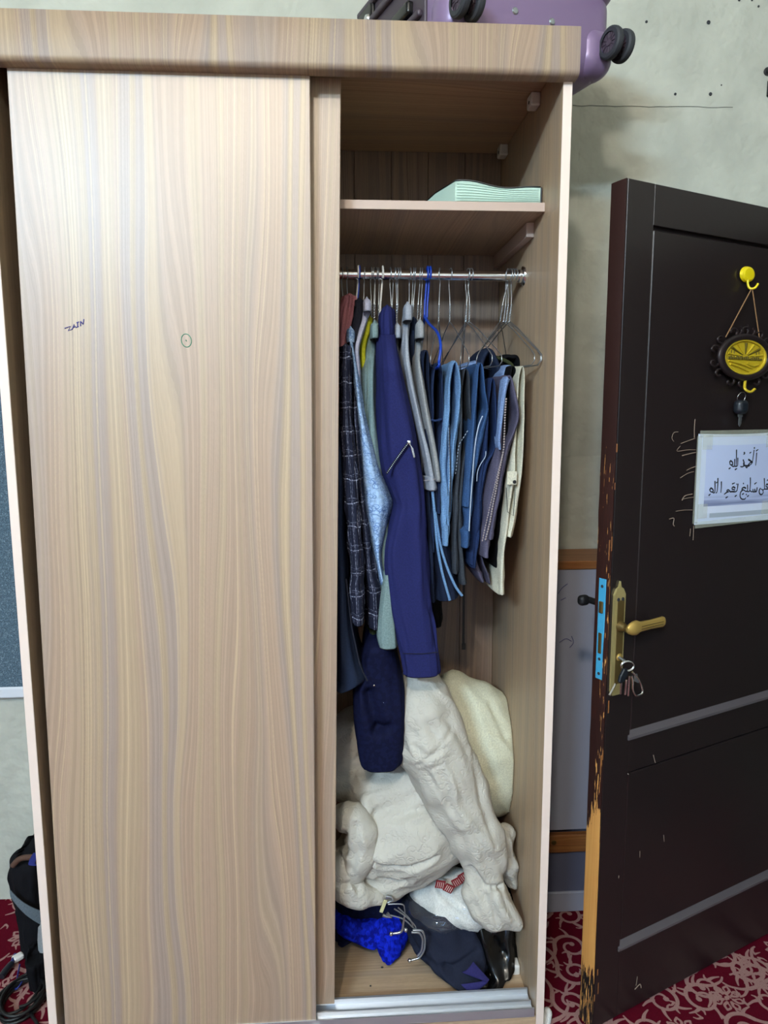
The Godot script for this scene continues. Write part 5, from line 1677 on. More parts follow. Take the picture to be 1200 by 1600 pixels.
	t = pair("trousers", "black trousers hanging between mauve jeans and the cream trousers", "black_cloth", [[[1.0964, 1.1844, 0.0116], [1.1022, 1.3163, 0.0131], [1.1095, 1.4456, 0.0114], [1.1135, 1.5725, 0.008], [1.1183, 1.6505, 0.0064], [1.1242, 1.6738, 0.0056], [1.1311, 1.6505, 0.0064], [1.1318, 1.5409, 0.0081], [1.1264, 1.4134, 0.013], [1.116, 1.2834, 0.0148], [1.103, 1.1876, 0.0132]]], [[-.15, -.47, 44, 0.003]])
	t = pair("trousers", "cream trousers with flap pocket hanging against the right side panel", "cream", [[[1.0995, 1.1233, 0.0129], [1.1039, 1.2272, 0.0096], [1.1157, 1.3547, 0.0111], [1.1248, 1.4488, 0.0095], [1.1287, 1.5568, 0.0063], [1.1302, 1.6329, 0.005], [1.1341, 1.6661, 0.0043], [1.1402, 1.6691, 0.0044], [1.1442, 1.6329, 0.0047], [1.1439, 1.5106, 0.0063], [1.1398, 1.4174, 0.0111], [1.1291, 1.3229, 0.0128], [1.1192, 1.2655, 0.0128]]], [[-.12, -.47, 45, 0.006]])
	obj("pocket_flap", one_box(Vector3(1.1169, 1.4104, -0.108), Vector3(0.024, 0.032, 0.004), 0.0015), M["cream"], t)
	var bt := MB.new()
	bt.lathe([Vector2(0, 0.002), Vector2(0.004, 0.0015), Vector2(0.0045, 0)], 10, Transform3D(Basis(Vector3.RIGHT, PI / 2), Vector3(1.1225, 1.4014, -0.105)))
	obj("button", bt, M["black"], t)
	obj("pocket_seam", one_tube([Vector3(1.103, 1.3877, -0.106), Vector3(1.1073, 1.3292, -0.106), Vector3(1.1215, 1.3197, -0.106), Vector3(1.1248, 1.3829, -0.106)], 0.0008, 4), M["seam_dark"], t)
	t = pair("trousers", "navy folded trousers lying slanted over their hanger, higher behind the jeans", "slate", [[[1.0622, 1.5733, 0.0085], [1.0629, 1.6393, 0.0101], [1.0673, 1.685, 0.0101], [1.0769, 1.7111, 0.0101], [1.0885, 1.7192, 0.0101], [1.1006, 1.7013, 0.0118], [1.113, 1.6638, 0.0118], [1.1198, 1.5732, 0.0102]]], [[-.24, -.46, 46, 0.002]])
	t = pair("jeans", "pale denim jeans fold showing behind the grey and mid blue jeans", "denim_faded", [[[1.0203, 1.5401, 0.0085], [1.0207, 1.6567, 0.0085], [1.0306, 1.6814, 0.0085], [1.0525, 1.688, 0.0085], [1.0696, 1.6781, 0.0085], [1.0768, 1.5398, 0.0086]]], [[-.27, -.47, 47, 0.002]])
	t = pair("jeans", "pale faded jeans fold curving behind the mauve jeans", "denim_faded", [[[1.1127, 1.4748, 0.0084], [1.1113, 1.6375, 0.0083], [1.1173, 1.6664, 0.0082], [1.1303, 1.676, 0.0083], [1.1423, 1.6568, 0.0083], [1.1524, 1.5728, 0.0083], [1.1562, 1.4745, 0.0084]]], [[-.2, -.42, 48, 0.002]])
	t = pair("trousers", "black trousers with khaki waist lining folded at the back of the cream pair", "black_cloth", [[[1.1277, 1.539, 0.0106], [1.129, 1.6597, 0.0106], [1.1387, 1.704, 0.0088], [1.1597, 1.7075, 0.0088], [1.1777, 1.6905, 0.0088], [1.1863, 1.5387, 0.0107]]], [[-.3, -.48, 49, 0.002]])
	obj("lining", one_tube(curve([Vector3(1.1021, 1.7111, -0.3), Vector3(1.1173, 1.7063, -0.3), Vector3(1.1376, 1.6998, -0.3), Vector3(1.1564, 1.6884, -0.3), Vector3(1.1635, 1.672, -0.3)], 16), 0.005, 8), M["olive"], t)


func pair(called: String, label: String, mat: String, paths: Array, o: Array) -> Node3D:
	var t := thing(called, label, "jeans" if called == "jeans" else "trousers", Vector3.ZERO, 0.0, "trousers on the hanging rail")
	obj("leg_fold", draped(paths[0], o[0][0], o[0][1], o[0][2], o[0][3]), M[mat], t)
	return t


func hanger(x: float, turn: float, lean: float, label: String, group: String, mat := "wire", body := true, r := 0.0013) -> Node3D:
	# hook over the rail (rail centre y 1.909, z -0.29), twisted neck, triangle of wire
	var t := thing("clothes_hanger", label, "hanger", Vector3(x, 1.909, -0.29), turn, group)
	t.rotation.z = lean
	var hook := []
	for k in 13:
		var a := deg_to_rad(-60.0 + 240.0 * k / 12.0)
		hook.append(Vector3(0, 0.0022 + (0.0142 + r) * sin(a), (0.0142 + r) * cos(a) + 0.0))
	var down := [Vector3(0, -0.012, -0.016), Vector3(0, -0.028, -0.013), Vector3(0, -0.05, -0.004), Vector3(0, -0.075, 0.0)]
	obj("hook", one_tube(hook + down, r, 6), M[mat], t)
	var tw := MB.new()
	for s in [0.0, PI]:
		var pts := []
		for k in 15:
			var f := k / 14.0
			pts.append(Vector3(cos(f * 22.0 + s) * r * 1.1, -0.07 - 0.045 * f, sin(f * 22.0 + s) * r * 1.1))
		tw.tube(pts, r * 0.95, 5)
	obj("twisted_neck", tw, M[mat], t)
	if body:
		var fr := [Vector3(0, -0.113, 0), Vector3(0, -0.135, 0.05), Vector3(0, -0.20, 0.17), Vector3(0, -0.213, 0.19), Vector3(0, -0.226, 0.193), Vector3(0, -0.236, 0.18), Vector3(0, -0.237, 0.0), Vector3(0, -0.236, -0.18), Vector3(0, -0.226, -0.193), Vector3(0, -0.213, -0.19), Vector3(0, -0.20, -0.17), Vector3(0, -0.135, -0.05), Vector3(0, -0.113, 0)]
		obj("wire_triangle", one_tube(fr, r, 6), M[mat], t)
	return t


func hangers() -> void:
	var rng := RandomNumberGenerator.new()
	rng.seed = 6
	var nth := ["first", "second", "third", "fourth", "fifth", "sixth", "seventh", "eighth", "ninth", "tenth", "eleventh", "twelfth", "thirteenth", "fourteenth", "fifteenth", "sixteenth"]
	var i := 0
	for x in [0.7193, 0.7321, 0.7754, 0.7923, 0.7995, 0.8052, 0.8116, 0.8407, 0.8512, 0.8584, 0.8633, 0.8908, 0.8989, 0.9038, 0.9159, 0.9216]:
		hanger(x, rng.randf_range(-0.15, 0.15), rng.randf_range(-0.09, 0.03), "thin silver wire hanger above the shirts, %s from the sliding door" % nth[i], "wire hangers above the shirts", "wire", false)
		i += 1
	i = 0
	for x in [0.9655, 0.9932, 1.0374, 1.0414, 1.0447]:
		hanger(x, rng.randf_range(-0.25, 0.25), rng.randf_range(-0.10, 0.0), "silver wire hanger with open triangle above the jeans, %s from the blue hangers" % nth[i], "wire hangers above the jeans", "wire")
		i += 1
	# white and blue plastic ones
	for q in [[0.7601, "white plastic hanger hook standing tall above the pink hooded top"], [0.8213, "white plastic hanger hook standing tall left of the navy jacket"]]:
		plastic_hanger(q[0], "white_plastic", q[1], false)
	for q in [[0.7626, "blue plastic hanger behind the white hook above the pink top", false], [0.9346, "blue plastic hanger with curved shoulder coming down beside the grey shirts", true], [0.9411, "blue plastic hanger crossing another blue one above the indigo jeans", false]]:
		plastic_hanger(q[0], "blue_plastic", q[1], q[2])
	var labels := ["empty wire hanger turned sideways, its corner nearest the right side panel", "empty wire hanger hooked third from the rail socket, corner hanging lower", "empty wire hanger with the innermost bent corner by the side panel", "wire hanger hooked leftmost in the cluster by the rail socket"]
	var k := 0
	for q in [[1.158, 0.235, -0.115], [1.150, 0.27, -0.12], [1.144, 0.23, -0.125], [1.138, -0.42, -0.14]]:
		hanger(q[0], q[1], q[2], labels[k], "empty wire hangers by the side panel", "wire")
		k += 1


func plastic_hanger(x: float, mat: String, label: String, shoulder: bool) -> void:
	var t := thing("plastic_hanger", label, "hanger", Vector3(x, 1.909, -0.29))
	var hook := []
	for i in 13:
		var a := deg_to_rad(-50.0 + 230.0 * i / 12.0)
		hook.append(Vector3(0.0, 0.004 + 0.0165 * sin(a), 0.0165 * cos(a)))
	hook += [Vector3(-0.002, -0.03, -0.012), Vector3(-0.006, -0.07, -0.003), Vector3(-0.007, -0.105, 0.0)]
	obj("hook", one_tube(curve(hook, 40), 0.0026, 8), M[mat], t)
	if shoulder:
		var pts := [Vector3(-0.007, -0.10, 0.0), Vector3(-0.002, -0.125, 0.05), Vector3(0.008, -0.155, 0.13), Vector3(0.009, -0.19, 0.18), Vector3(0.004, -0.225, 0.192), Vector3(0.002, -0.24, 0.17), Vector3(0.0, -0.24, -0.17), Vector3(0.0, -0.225, -0.19), Vector3(0.0, -0.15, -0.12), Vector3(-0.007, -0.10, 0.0)]
		obj("frame", one_tube(curve(pts, 48), 0.0034, 8), M[mat], t)


# ---------------------------------------------------------------- bedding and what lies on the wardrobe floor

func smin(a: float, b: float, k: float) -> float:
	var h := maxf(k - absf(a - b), 0.0) / k
	return minf(a, b) - h * h * k * 0.25


# blobs [centre, radius] joined smoothly in chains, meshed by surface nets and creased along lines seen from the front
func soft_heap(chains: Array, cell: float, k: float, lumps: float, seed_: int, creases: Array, right_x := 1.1795, back_z := -0.564, floor_y := 0.0545, fold_amp := 0.003, fold_dir := -60.0, fold_freq := 13.0) -> ArrayMesh:
	var lo := Vector3.ONE * 1e9
	var hi := Vector3.ONE * -1e9
	for ch in chains:
		for s in ch:
			lo = lo.min(s[0] - Vector3.ONE * (s[1] + 0.03))
			hi = hi.max(s[0] + Vector3.ONE * (s[1] + 0.03))
	var nx := int((hi.x - lo.x) / cell) + 2
	var ny := int((hi.y - lo.y) / cell) + 2
	var nz := int((hi.z - lo.z) / cell) + 2
	var f := PackedFloat32Array()
	f.resize(nx * ny * nz)
	f.fill(0.2)
	var no := FastNoiseLite.new()
	no.seed = seed_
	no.noise_type = FastNoiseLite.TYPE_SIMPLEX_SMOOTH
	no.frequency = 1.0
	no.fractal_octaves = 2
	for ch in chains:
		for i in maxi(1, ch.size() - 1):
			var A: Vector3 = ch[i][0]
			var B: Vector3 = ch[mini(i + 1, ch.size() - 1)][0]
			var ra: float = ch[i][1]
			var rb: float = ch[mini(i + 1, ch.size() - 1)][1]
			var m := maxf(ra, rb) + k + cell * 2
			var l := (A.min(B) - Vector3.ONE * m - lo) / cell
			var h := (A.max(B) + Vector3.ONE * m - lo) / cell
			var ab := B - A
			var q := maxf(ab.length_squared(), 1e-9)
			for z in range(maxi(0, int(l.z)), mini(nz, int(h.z) + 1)):
				for y in range(maxi(0, int(l.y)), mini(ny, int(h.y) + 1)):
					for x in range(maxi(0, int(l.x)), mini(nx, int(h.x) + 1)):
						var p := lo + Vector3(x, y, z) * cell
						var t := clampf((p - A).dot(ab) / q, 0.0, 1.0)
						var d := p.distance_to(A + ab * t) - lerpf(ra, rb, t)
						var id := (z * ny + y) * nx + x
						f[id] = smin(f[id], d, k)
	var vid := PackedInt32Array()
	vid.resize(nx * ny * nz)
	vid.fill(-1)
	var vv := PackedVector3Array()
	var uv := PackedVector2Array()
	var ix := PackedInt32Array()
	for z in nz - 1:
		for y in ny - 1:
			for x in nx - 1:
				var b := (z * ny + y) * nx + x
				var v0 := f[b]
				var mixed := false
				for c in 7:
					var w := f[b + ((c + 1) & 1) + (((c + 1) >> 1) & 1) * nx + (((c + 1) >> 2) & 1) * nx * ny]
					if (w < 0.0) != (v0 < 0.0):
						mixed = true
						break
				if not mixed:
					continue
				var s := Vector3.ZERO
				var n := 0
				for e in 12:
					var ax := e >> 2
					var o1 := e & 1
					var o2 := (e >> 1) & 1
					var st := [1, nx, nx * ny]
					var p0 := Vector3.ZERO
					var a1 := (ax + 1) % 3
					var a2 := (ax + 2) % 3
					p0[a1] = o1
					p0[a2] = o2
					var i0: int = b + o1 * st[a1] + o2 * st[a2]
					var w0 := f[i0]
					var w1: float = f[i0 + st[ax]]
					if (w0 < 0.0) != (w1 < 0.0):
						p0[ax] = w0 / (w0 - w1)
						s += p0
						n += 1
				vid[b] = vv.size()
				vv.append(lo + (Vector3(x, y, z) + s / n) * cell)
				uv.append(Vector2.ZERO)
	for z in range(1, nz - 1):
		for y in range(1, ny - 1):
			for x in range(1, nx - 1):
				var b := (z * ny + y) * nx + x
				var w0 := f[b]
				var st := [1, nx, nx * ny]
				for ax in 3:
					var w1: float = f[b + st[ax]]
					if (w0 < 0.0) == (w1 < 0.0):
						continue
					var s1: int = st[(ax + 1) % 3]
					var s2: int = st[(ax + 2) % 3]
					var q0 := vid[b - s1 - s2]
					var q1 := vid[b - s2]
					var q2 := vid[b]
					var q3 := vid[b - s1]
					if w0 < 0.0:
						ix.append_array([q0, q1, q2, q0, q2, q3])
					else:
						ix.append_array([q0, q2, q1, q0, q3, q2])
	var m := arr_mesh(vv, uv, ix)
	var ar := m.surface_get_arrays(0)
	vv = ar[Mesh.ARRAY_VERTEX]
	ix = ar[Mesh.ARRAY_INDEX]
	var nn: PackedVector3Array = ar[Mesh.ARRAY_NORMAL]
	for i in vv.size():
		var p := vv[i]
		var bump := no.get_noise_3dv(p * 7.0) * lumps
		var th := deg_to_rad(fold_dir)
		var along := p.x * cos(th) + p.y * sin(th)
		var across := -p.x * sin(th) + p.y * cos(th) + no.get_noise_3dv(p * 4.0 + Vector3.ONE * 3.0) * 0.03
		var fold := 1.0 - 2.6 * absf(no.get_noise_3dv(Vector3(across * fold_freq, along * 3.0, p.z * 7.0) + Vector3.ONE * 7.0))
		var fine := no.get_noise_3dv(Vector3(across * fold_freq * 2.6, along * 6.0, p.z * 14.0) + Vector3.ONE * 17.0)
		bump += maxf(-0.2, fold) * fold_amp + fine * fold_amp * 0.18
		var dent := 0.0
		if nn[i].z > -0.3:
			for c in creases:
				var pts: Array = c[0]
				var best := 1.0
				for j in pts.size() - 1:
					var s := Vector2(pts[j].x, pts[j].y)
					var t := Vector2(pts[j + 1].x, pts[j + 1].y)
					var d := Vector2(p.x, p.y).distance_to(Geometry2D.get_closest_point_to_segment(Vector2(p.x, p.y), s, t))
					best = minf(best, d)
				dent += c[1] * exp(-best * best / (c[2] * c[2]))
				dent -= c[1] * 0.35 * exp(-pow((best - c[2] * 1.9) / c[2], 2.0))
		vv[i] = (p + nn[i] * (bump - dent)).clamp(Vector3(-10, floor_y, back_z), Vector3(right_x, 10, 10))
	return arr_mesh(vv, uv, ix)


func bedding() -> void:
	var t := thing("pillow", "cream pillow standing on edge at the back, leaning on the side panel", "pillow", Vector3.ZERO)
	obj("cushion", soft_heap([[[Vector3(1.0253, 0.7732, -0.4), 0.0489], [Vector3(1.0772, 0.6924, -0.38), 0.0902], [Vector3(1.1084, 0.6079, -0.37), 0.1056], [Vector3(1.1344, 0.5179, -0.37), 0.0874], [Vector3(1.1488, 0.4573, -0.37), 0.0572]], [[Vector3(1.0154, 0.6262, -0.4), 0.095], [Vector3(1.0928, 0.5235, -0.4), 0.0999]], [[Vector3(1.1057, 0.6826, -0.4), 0.0722], [Vector3(1.1591, 0.671, -0.4), 0.0496], [Vector3(1.1641, 0.5713, -0.38), 0.0571], [Vector3(1.162, 0.4814, -0.38), 0.0459]]], 0.009, 0.06, 0.006, 51, [[[Vector3(1.0377, 0.7861, -0.32), Vector3(1.0844, 0.6809, -0.32), Vector3(1.1174, 0.5647, -0.32)], 0.006, 0.012], [[Vector3(1.1196, 0.7555, -0.32), Vector3(1.1575, 0.6785, -0.32)], 0.005, 0.008]]), M["pillow"], t)
	obj("piped_edge", one_tube(curve([Vector3(1.0972, 0.5514, -0.31), Vector3(1.1275, 0.4961, -0.31), Vector3(1.1559, 0.4559, -0.31), Vector3(1.1727, 0.4474, -0.31), Vector3(1.1786, 0.4354, -0.31)], 18), 0.0025, 6), M["pillow"], t)
	var d := thing("duvet", "crumpled white quilted satin duvet stuffed into the wardrobe below the clothes", "duvet", Vector3.ZERO)
	var roll := soft_heap([
		[[Vector3(0.7466, 0.3653, -0.26), 0.0638], [Vector3(0.817, 0.4163, -0.25), 0.1132], [Vector3(0.9054, 0.4314, -0.25), 0.128], [Vector3(0.9793, 0.4158, -0.27), 0.0939]],
		[[Vector3(0.8116, 0.5273, -0.27), 0.085], [Vector3(0.9161, 0.5458, -0.27), 0.089], [Vector3(0.9787, 0.5018, -0.27), 0.0717]],
		[[Vector3(0.7625, 0.3252, -0.22), 0.0453], [Vector3(0.8316, 0.3232, -0.21), 0.0523], [Vector3(0.8925, 0.3505, -0.21), 0.0489], [Vector3(0.9408, 0.383, -0.22), 0.0351]],
		[[Vector3(0.732, 0.5393, -0.34), 0.0729], [Vector3(0.7517, 0.654, -0.36), 0.0768], [Vector3(0.8259, 0.6029, -0.38), 0.0558]],
		[[Vector3(0.7188, 0.3282, -0.2), 0.0309], [Vector3(0.7616, 0.3036, -0.2), 0.0242], [Vector3(0.8221, 0.2969, -0.2), 0.0208]],
		[[Vector3(0.7664, 0.5474, -0.19), 0.0152], [Vector3(0.7583, 0.4818, -0.165), 0.0167], [Vector3(0.7907, 0.4289, -0.15), 0.0167], [Vector3(0.8605, 0.4254, -0.145), 0.0167], [Vector3(0.9381, 0.4475, -0.15), 0.0168], [Vector3(0.9865, 0.4625, -0.18), 0.0154]]],
		0.0065, 0.022, 0.007, 52, [
		[[Vector3(0.7686, 0.4293, -0.14), Vector3(0.81, 0.4059, -0.14), Vector3(0.8767, 0.4046, -0.14), Vector3(0.9436, 0.4303, -0.14)], 0.009, 0.006], [[Vector3(0.7648, 0.5941, -0.14), Vector3(0.8108, 0.6272, -0.14), Vector3(0.8763, 0.6543, -0.14)], 0.010, 0.007], [[Vector3(0.7539, 0.4533, -0.14), Vector3(0.7965, 0.3668, -0.14), Vector3(0.8769, 0.3393, -0.14)], 0.005, 0.007],
		[[Vector3(0.7455, 0.6297, -0.14), Vector3(0.7782, 0.6476, -0.14), Vector3(0.8271, 0.6318, -0.14)], 0.008, 0.006]], 1.1795, -0.564, 0.0545, 0.006, 15.0, 12.0)
	obj("rolled_bulk", roll, M["duvet"], d)
	var drape := soft_heap([
		[[Vector3(0.911, 0.8608, -0.22), 0.0457], [Vector3(0.919, 0.7916, -0.2), 0.0658], [Vector3(0.9367, 0.7109, -0.19), 0.0812], [Vector3(0.9713, 0.6348, -0.18), 0.0797], [Vector3(1.0112, 0.5492, -0.17), 0.0715], [Vector3(1.0496, 0.4633, -0.16), 0.0615], [Vector3(1.0758, 0.4013, -0.15), 0.0478], [Vector3(1.083, 0.353, -0.14), 0.0341], [Vector3(1.0942, 0.3084, -0.125), 0.0374], [Vector3(1.1129, 0.2747, -0.115), 0.0288], [Vector3(1.1393, 0.2533, -0.11), 0.0153], [Vector3(1.1551, 0.2472, -0.105), 0.0068]],
		[[Vector3(0.8821, 0.7874, -0.2), 0.0269], [Vector3(0.8874, 0.6974, -0.185), 0.0302], [Vector3(0.9269, 0.6266, -0.175), 0.0269], [Vector3(0.9715, 0.5537, -0.165), 0.0236], [Vector3(1.0094, 0.4809, -0.155), 0.022], [Vector3(1.0423, 0.4189, -0.145), 0.0187]],
		[[Vector3(0.9557, 0.8465, -0.2), 0.0219], [Vector3(0.9853, 0.7668, -0.18), 0.0218], [Vector3(1.0164, 0.6827, -0.17), 0.0219], [Vector3(1.0563, 0.5801, -0.16), 0.022], [Vector3(1.0944, 0.4736, -0.155), 0.0205], [Vector3(1.1119, 0.385, -0.15), 0.0171]],
		[[Vector3(1.0504, 0.3616, -0.13), 0.0186], [Vector3(1.0466, 0.3235, -0.125), 0.0237], [Vector3(1.0631, 0.2844, -0.12), 0.0254], [Vector3(1.0929, 0.2574, -0.115), 0.0203], [Vector3(1.136, 0.248, -0.11), 0.0119]],
		[[Vector3(1.1347, 0.4249, -0.2), 0.0316], [Vector3(1.1486, 0.3491, -0.2), 0.0247], [Vector3(1.1622, 0.2916, -0.2), 0.0142]]],
		0.006, 0.02, 0.006, 53, [
		[[Vector3(0.9124, 0.6808, -0.14), Vector3(0.959, 0.6093, -0.14), Vector3(1.0062, 0.5368, -0.14)], 0.004, 0.007], [[Vector3(1.0407, 0.697, -0.14), Vector3(1.0626, 0.5735, -0.14), Vector3(1.0913, 0.4652, -0.14)], 0.004, 0.007], [[Vector3(1.0365, 0.4044, -0.14), Vector3(1.0659, 0.3611, -0.14), Vector3(1.1103, 0.3517, -0.14)], 0.010, 0.006],
		[[Vector3(1.0889, 0.356, -0.12), Vector3(1.0862, 0.3161, -0.12), Vector3(1.0973, 0.2606, -0.12)], 0.006, 0.0045], [[Vector3(1.1058, 0.3515, -0.12), Vector3(1.1273, 0.2921, -0.12), Vector3(1.1469, 0.247, -0.12)], 0.004, 0.005], [[Vector3(0.8885, 0.735, -0.18), Vector3(0.922, 0.7163, -0.18), Vector3(0.9638, 0.7325, -0.18)], 0.004, 0.006], [[Vector3(0.897, 0.696, -0.18), Vector3(0.9272, 0.6843, -0.18), Vector3(0.954, 0.694, -0.18)], 0.004, 0.004], [[Vector3(0.9008, 0.6916, -0.14), Vector3(0.9351, 0.7249, -0.14), Vector3(0.9806, 0.7681, -0.14)], 0.003, 0.006]], 1.1795, -0.564, 0.0545, 0.008, -62.0, 13.0)
	obj("draped_end", drape, M["duvet"], d)
	obj("rolled_end", soft_heap([[[Vector3(0.7054, 0.5138, -0.19), 0.0337], [Vector3(0.7337, 0.5193, -0.17), 0.0367], [Vector3(0.7515, 0.4853, -0.16), 0.0367], [Vector3(0.7476, 0.4223, -0.16), 0.0402], [Vector3(0.7189, 0.375, -0.17), 0.0371], [Vector3(0.6972, 0.393, -0.18), 0.0338]]], 0.006, 0.02, 0.006, 54, [[[Vector3(0.7115, 0.4996, -0.14), Vector3(0.7076, 0.4464, -0.14)], 0.012, 0.007], [[Vector3(0.738, 0.525, -0.14), Vector3(0.7441, 0.4626, -0.14), Vector3(0.7271, 0.4097, -0.14)], 0.006, 0.007]]), M["duvet"], d)
	obj("lower_fold", soft_heap([[[Vector3(0.7021, 0.3882, -0.16), 0.0368], [Vector3(0.7099, 0.3402, -0.15), 0.0334], [Vector3(0.7431, 0.3149, -0.15), 0.0268], [Vector3(0.794, 0.2976, -0.16), 0.0237]]], 0.006, 0.02, 0.008, 55, [[[Vector3(0.6935, 0.3663, -0.14), Vector3(0.7267, 0.3701, -0.14), Vector3(0.7431, 0.3458, -0.14)], 0.008, 0.006]]), M["duvet"], d)


func floor_of_wardrobe() -> void:
	# white cloth with a red woven border inside a clear bag
	var t := thing("folded_cloth", "white folded cloth with red woven border, packed in clear plastic under the duvet", "cloth", Vector3.ZERO)
	obj("cloth", soft_heap([[[Vector3(0.9354, 0.2172, -0.27), 0.0474], [Vector3(0.9975, 0.2274, -0.26), 0.0619], [Vector3(1.0594, 0.2218, -0.25), 0.0582], [Vector3(1.103, 0.2074, -0.24), 0.0472]], [[Vector3(0.9737, 0.2096, -0.22), 0.0392], [Vector3(1.0414, 0.2117, -0.2), 0.039], [Vector3(1.0857, 0.2094, -0.2), 0.032]]], 0.006, 0.03, 0.006, 61, [[[Vector3(0.9514, 0.2808, -0.19), Vector3(0.9953, 0.2502, -0.19), Vector3(1.057, 0.2242, -0.19)], 0.006, 0.006]]), M["white_cloth"], t)
	var band := MB.new()
	var bt := MB.new()
	for q in [[Vector3(0.964, 0.3104, -0.182), -0.2], [Vector3(0.9856, 0.3024, -0.176), -0.5], [Vector3(1.0079, 0.32, -0.176), 0.5], [Vector3(1.0258, 0.3313, -0.18), 0.55]]:
		var bs := Basis(Vector3(0, 0, 1), q[1])
		band.box(q[0], Vector3(0.026, 0.023, 0.003), 0.001, 1, bs)
		for k in 4:
			bt.box(q[0] + bs * Vector3(-0.008 + k * 0.0053, 0.0, 0.002), Vector3(0.0016, 0.016, 0.002), 0.0004, 1, bs)
	var rb := obj("red_border", band, plain(Color(0.45, 0.05, 0.09), 0.85), t)
	obj("border_pattern", bt, plain(Color(0.80, 0.70, 0.68), 0.85), rb).set_meta("kind", "stuff")
	var film := plain(Color(0.95, 0.97, 0.97, 0.03), 0.06)
	film.transparency = BaseMaterial3D.TRANSPARENCY_ALPHA
	var pb := thing("plastic_bag", "clear crinkled plastic bag wrapped round the white folded cloth", "bag", Vector3.ZERO)
	obj("film", soft_heap([[[Vector3(0.915, 0.2212, -0.25), 0.0396], [Vector3(0.9765, 0.2294, -0.24), 0.0612], [Vector3(1.0556, 0.227, -0.23), 0.0594], [Vector3(1.1044, 0.2109, -0.23), 0.0434]], [[Vector3(0.9093, 0.2281, -0.2), 0.0245], [Vector3(0.9671, 0.2252, -0.175), 0.0313], [Vector3(1.0532, 0.2207, -0.17), 0.0297]]], 0.0065, 0.03, 0.014, 62, [[[Vector3(0.9167, 0.2542, -0.19), Vector3(0.9864, 0.2696, -0.19), Vector3(1.0659, 0.218, -0.19)], 0.006, 0.006], [[Vector3(0.8994, 0.2267, -0.19), Vector3(0.9692, 0.2364, -0.19), Vector3(1.022, 0.207, -0.19)], 0.006, 0.005]]), film, pb)
	# dark cloth bag and the black sack beside it
	var b := thing("cloth_bag", "dark navy cloth bag lying slumped on the wardrobe floor behind the track", "bag", Vector3.ZERO)
	obj("bag_body", cloth([[0.2176, 0.905, 1.0346, -0.2, -0.4], [0.2181, 0.8811, 1.0519, -0.17, -0.4], [0.1886, 0.8656, 1.0743, -0.15, -0.4], [0.1549, 0.8684, 1.0911, -0.14, -0.4], [0.133, 0.8813, 1.1032, -0.125, -0.4], [0.1077, 0.9062, 1.1082, -0.11, -0.4], [0.0867, 0.9345, 1.1025, -0.095, -0.4], [0.0729, 0.9683, 1.087, -0.085, -0.4], [0.0671, 0.9907, 1.0693, -0.083, -0.4]], 0.012, 63, {"kx": 1.6, "ky": 9.0, "e": 0.75, "creases": [[0.929, 0.1811, 0.977, 0.1095, 0.014, 0.010], [0.977, 0.1095, 1.0535, 0.1332, 0.012, 0.009], [0.979, 0.2329, 1.0574, 0.135, 0.010, 0.012], [0.9006, 0.1326, 1.0113, 0.0982, 0.008, 0.010]]}), M["bag_navy"], b)
	var g := []
	for i in 9:
		var w := i / 8.0
		var row := []
		for j in 5:
			var s := j / 4.0
			var l: Vector3 = Vector3(1.0095, 0.1244, -0.092).lerp(Vector3(1.067, 0.104, -0.084), w)
			var r: Vector3 = Vector3(1.0403, 0.1411, -0.105).lerp(Vector3(1.0797, 0.1016, -0.088), w)
			row.append(l.lerp(r, s) + Vector3(0, 0, 0.006 * sin(PI * s)))
		g.append(row)
	obj("flap", sheet(g, 0.003), M["flap"], b)
	var g2 := []
	for i in 9:
		var w := i / 8.0
		var row := []
		for j in 5:
			var s := j / 4.0
			var l: Vector3 = Vector3(1.0054, 0.0948, -0.086).lerp(Vector3(1.0666, 0.1039, -0.082), w)
			var r: Vector3 = Vector3(1.0297, 0.0784, -0.08).lerp(Vector3(1.0746, 0.1034, -0.08), w)
			row.append(l.lerp(r, s) + Vector3(0, -0.006 * sin(PI * w) * s, 0.004 * sin(PI * s)))
		g2.append(row)
	obj("flap", sheet(g2, 0.003), M["flap"], b)
	var k := thing("plastic_sack", "shiny black plastic sack bunched between dark cloth bag and the side panel", "sack", Vector3.ZERO)
	obj("sack_body", cloth([[0.2115, 0.9948, 1.1872, -0.2, -0.4], [0.1958, 1.0105, 1.1909, -0.18, -0.4], [0.164, 1.0171, 1.1895, -0.16, -0.4], [0.1245, 1.0287, 1.1866, -0.15, -0.4], [0.0893, 1.0502, 1.1808, -0.135, -0.4], [0.0686, 1.0742, 1.1684, -0.115, -0.4], [0.059, 1.0544, 1.1392, -0.1, -0.4], [0.0557, 1.0361, 1.1065, -0.095, -0.4]], 0.016, 64, {"kx": 3.2, "ky": 4.0, "creases": [[1.0786, 0.209, 1.1288, 0.112, 0.016, 0.008], [1.1424, 0.2056, 1.1301, 0.0452, 0.014, 0.007]]}), M["plastic_black"], k)
	# blue velvet and the dark cloth behind it
	var v := thing("velvet_cloth", "royal blue patterned velvet cloth spilling over the wardrobe floor", "cloth", Vector3.ZERO)
	obj("folds", cloth([[0.1508, 0.6724, 0.8955, -0.3, -0.42], [0.1574, 0.6691, 0.9071, -0.26, -0.42], [0.1438, 0.669, 0.9046, -0.23, -0.42], [0.1229, 0.6724, 0.8929, -0.22, -0.42], [0.1066, 0.717, 0.8885, -0.21, -0.42], [0.0943, 0.7687, 0.8823, -0.2, -0.42], [0.0787, 0.7918, 0.8729, -0.195, -0.42], [0.0736, 0.8005, 0.8545, -0.19, -0.42]], 0.008, 65, {"kx": 2.4, "ky": 8.0, "creases": [[0.7992, 0.2052, 0.7969, 0.0802, 0.02, 0.006], [0.6912, 0.1727, 0.7918, 0.0999, 0.008, 0.006]]}), M["velvet_blue"], v)
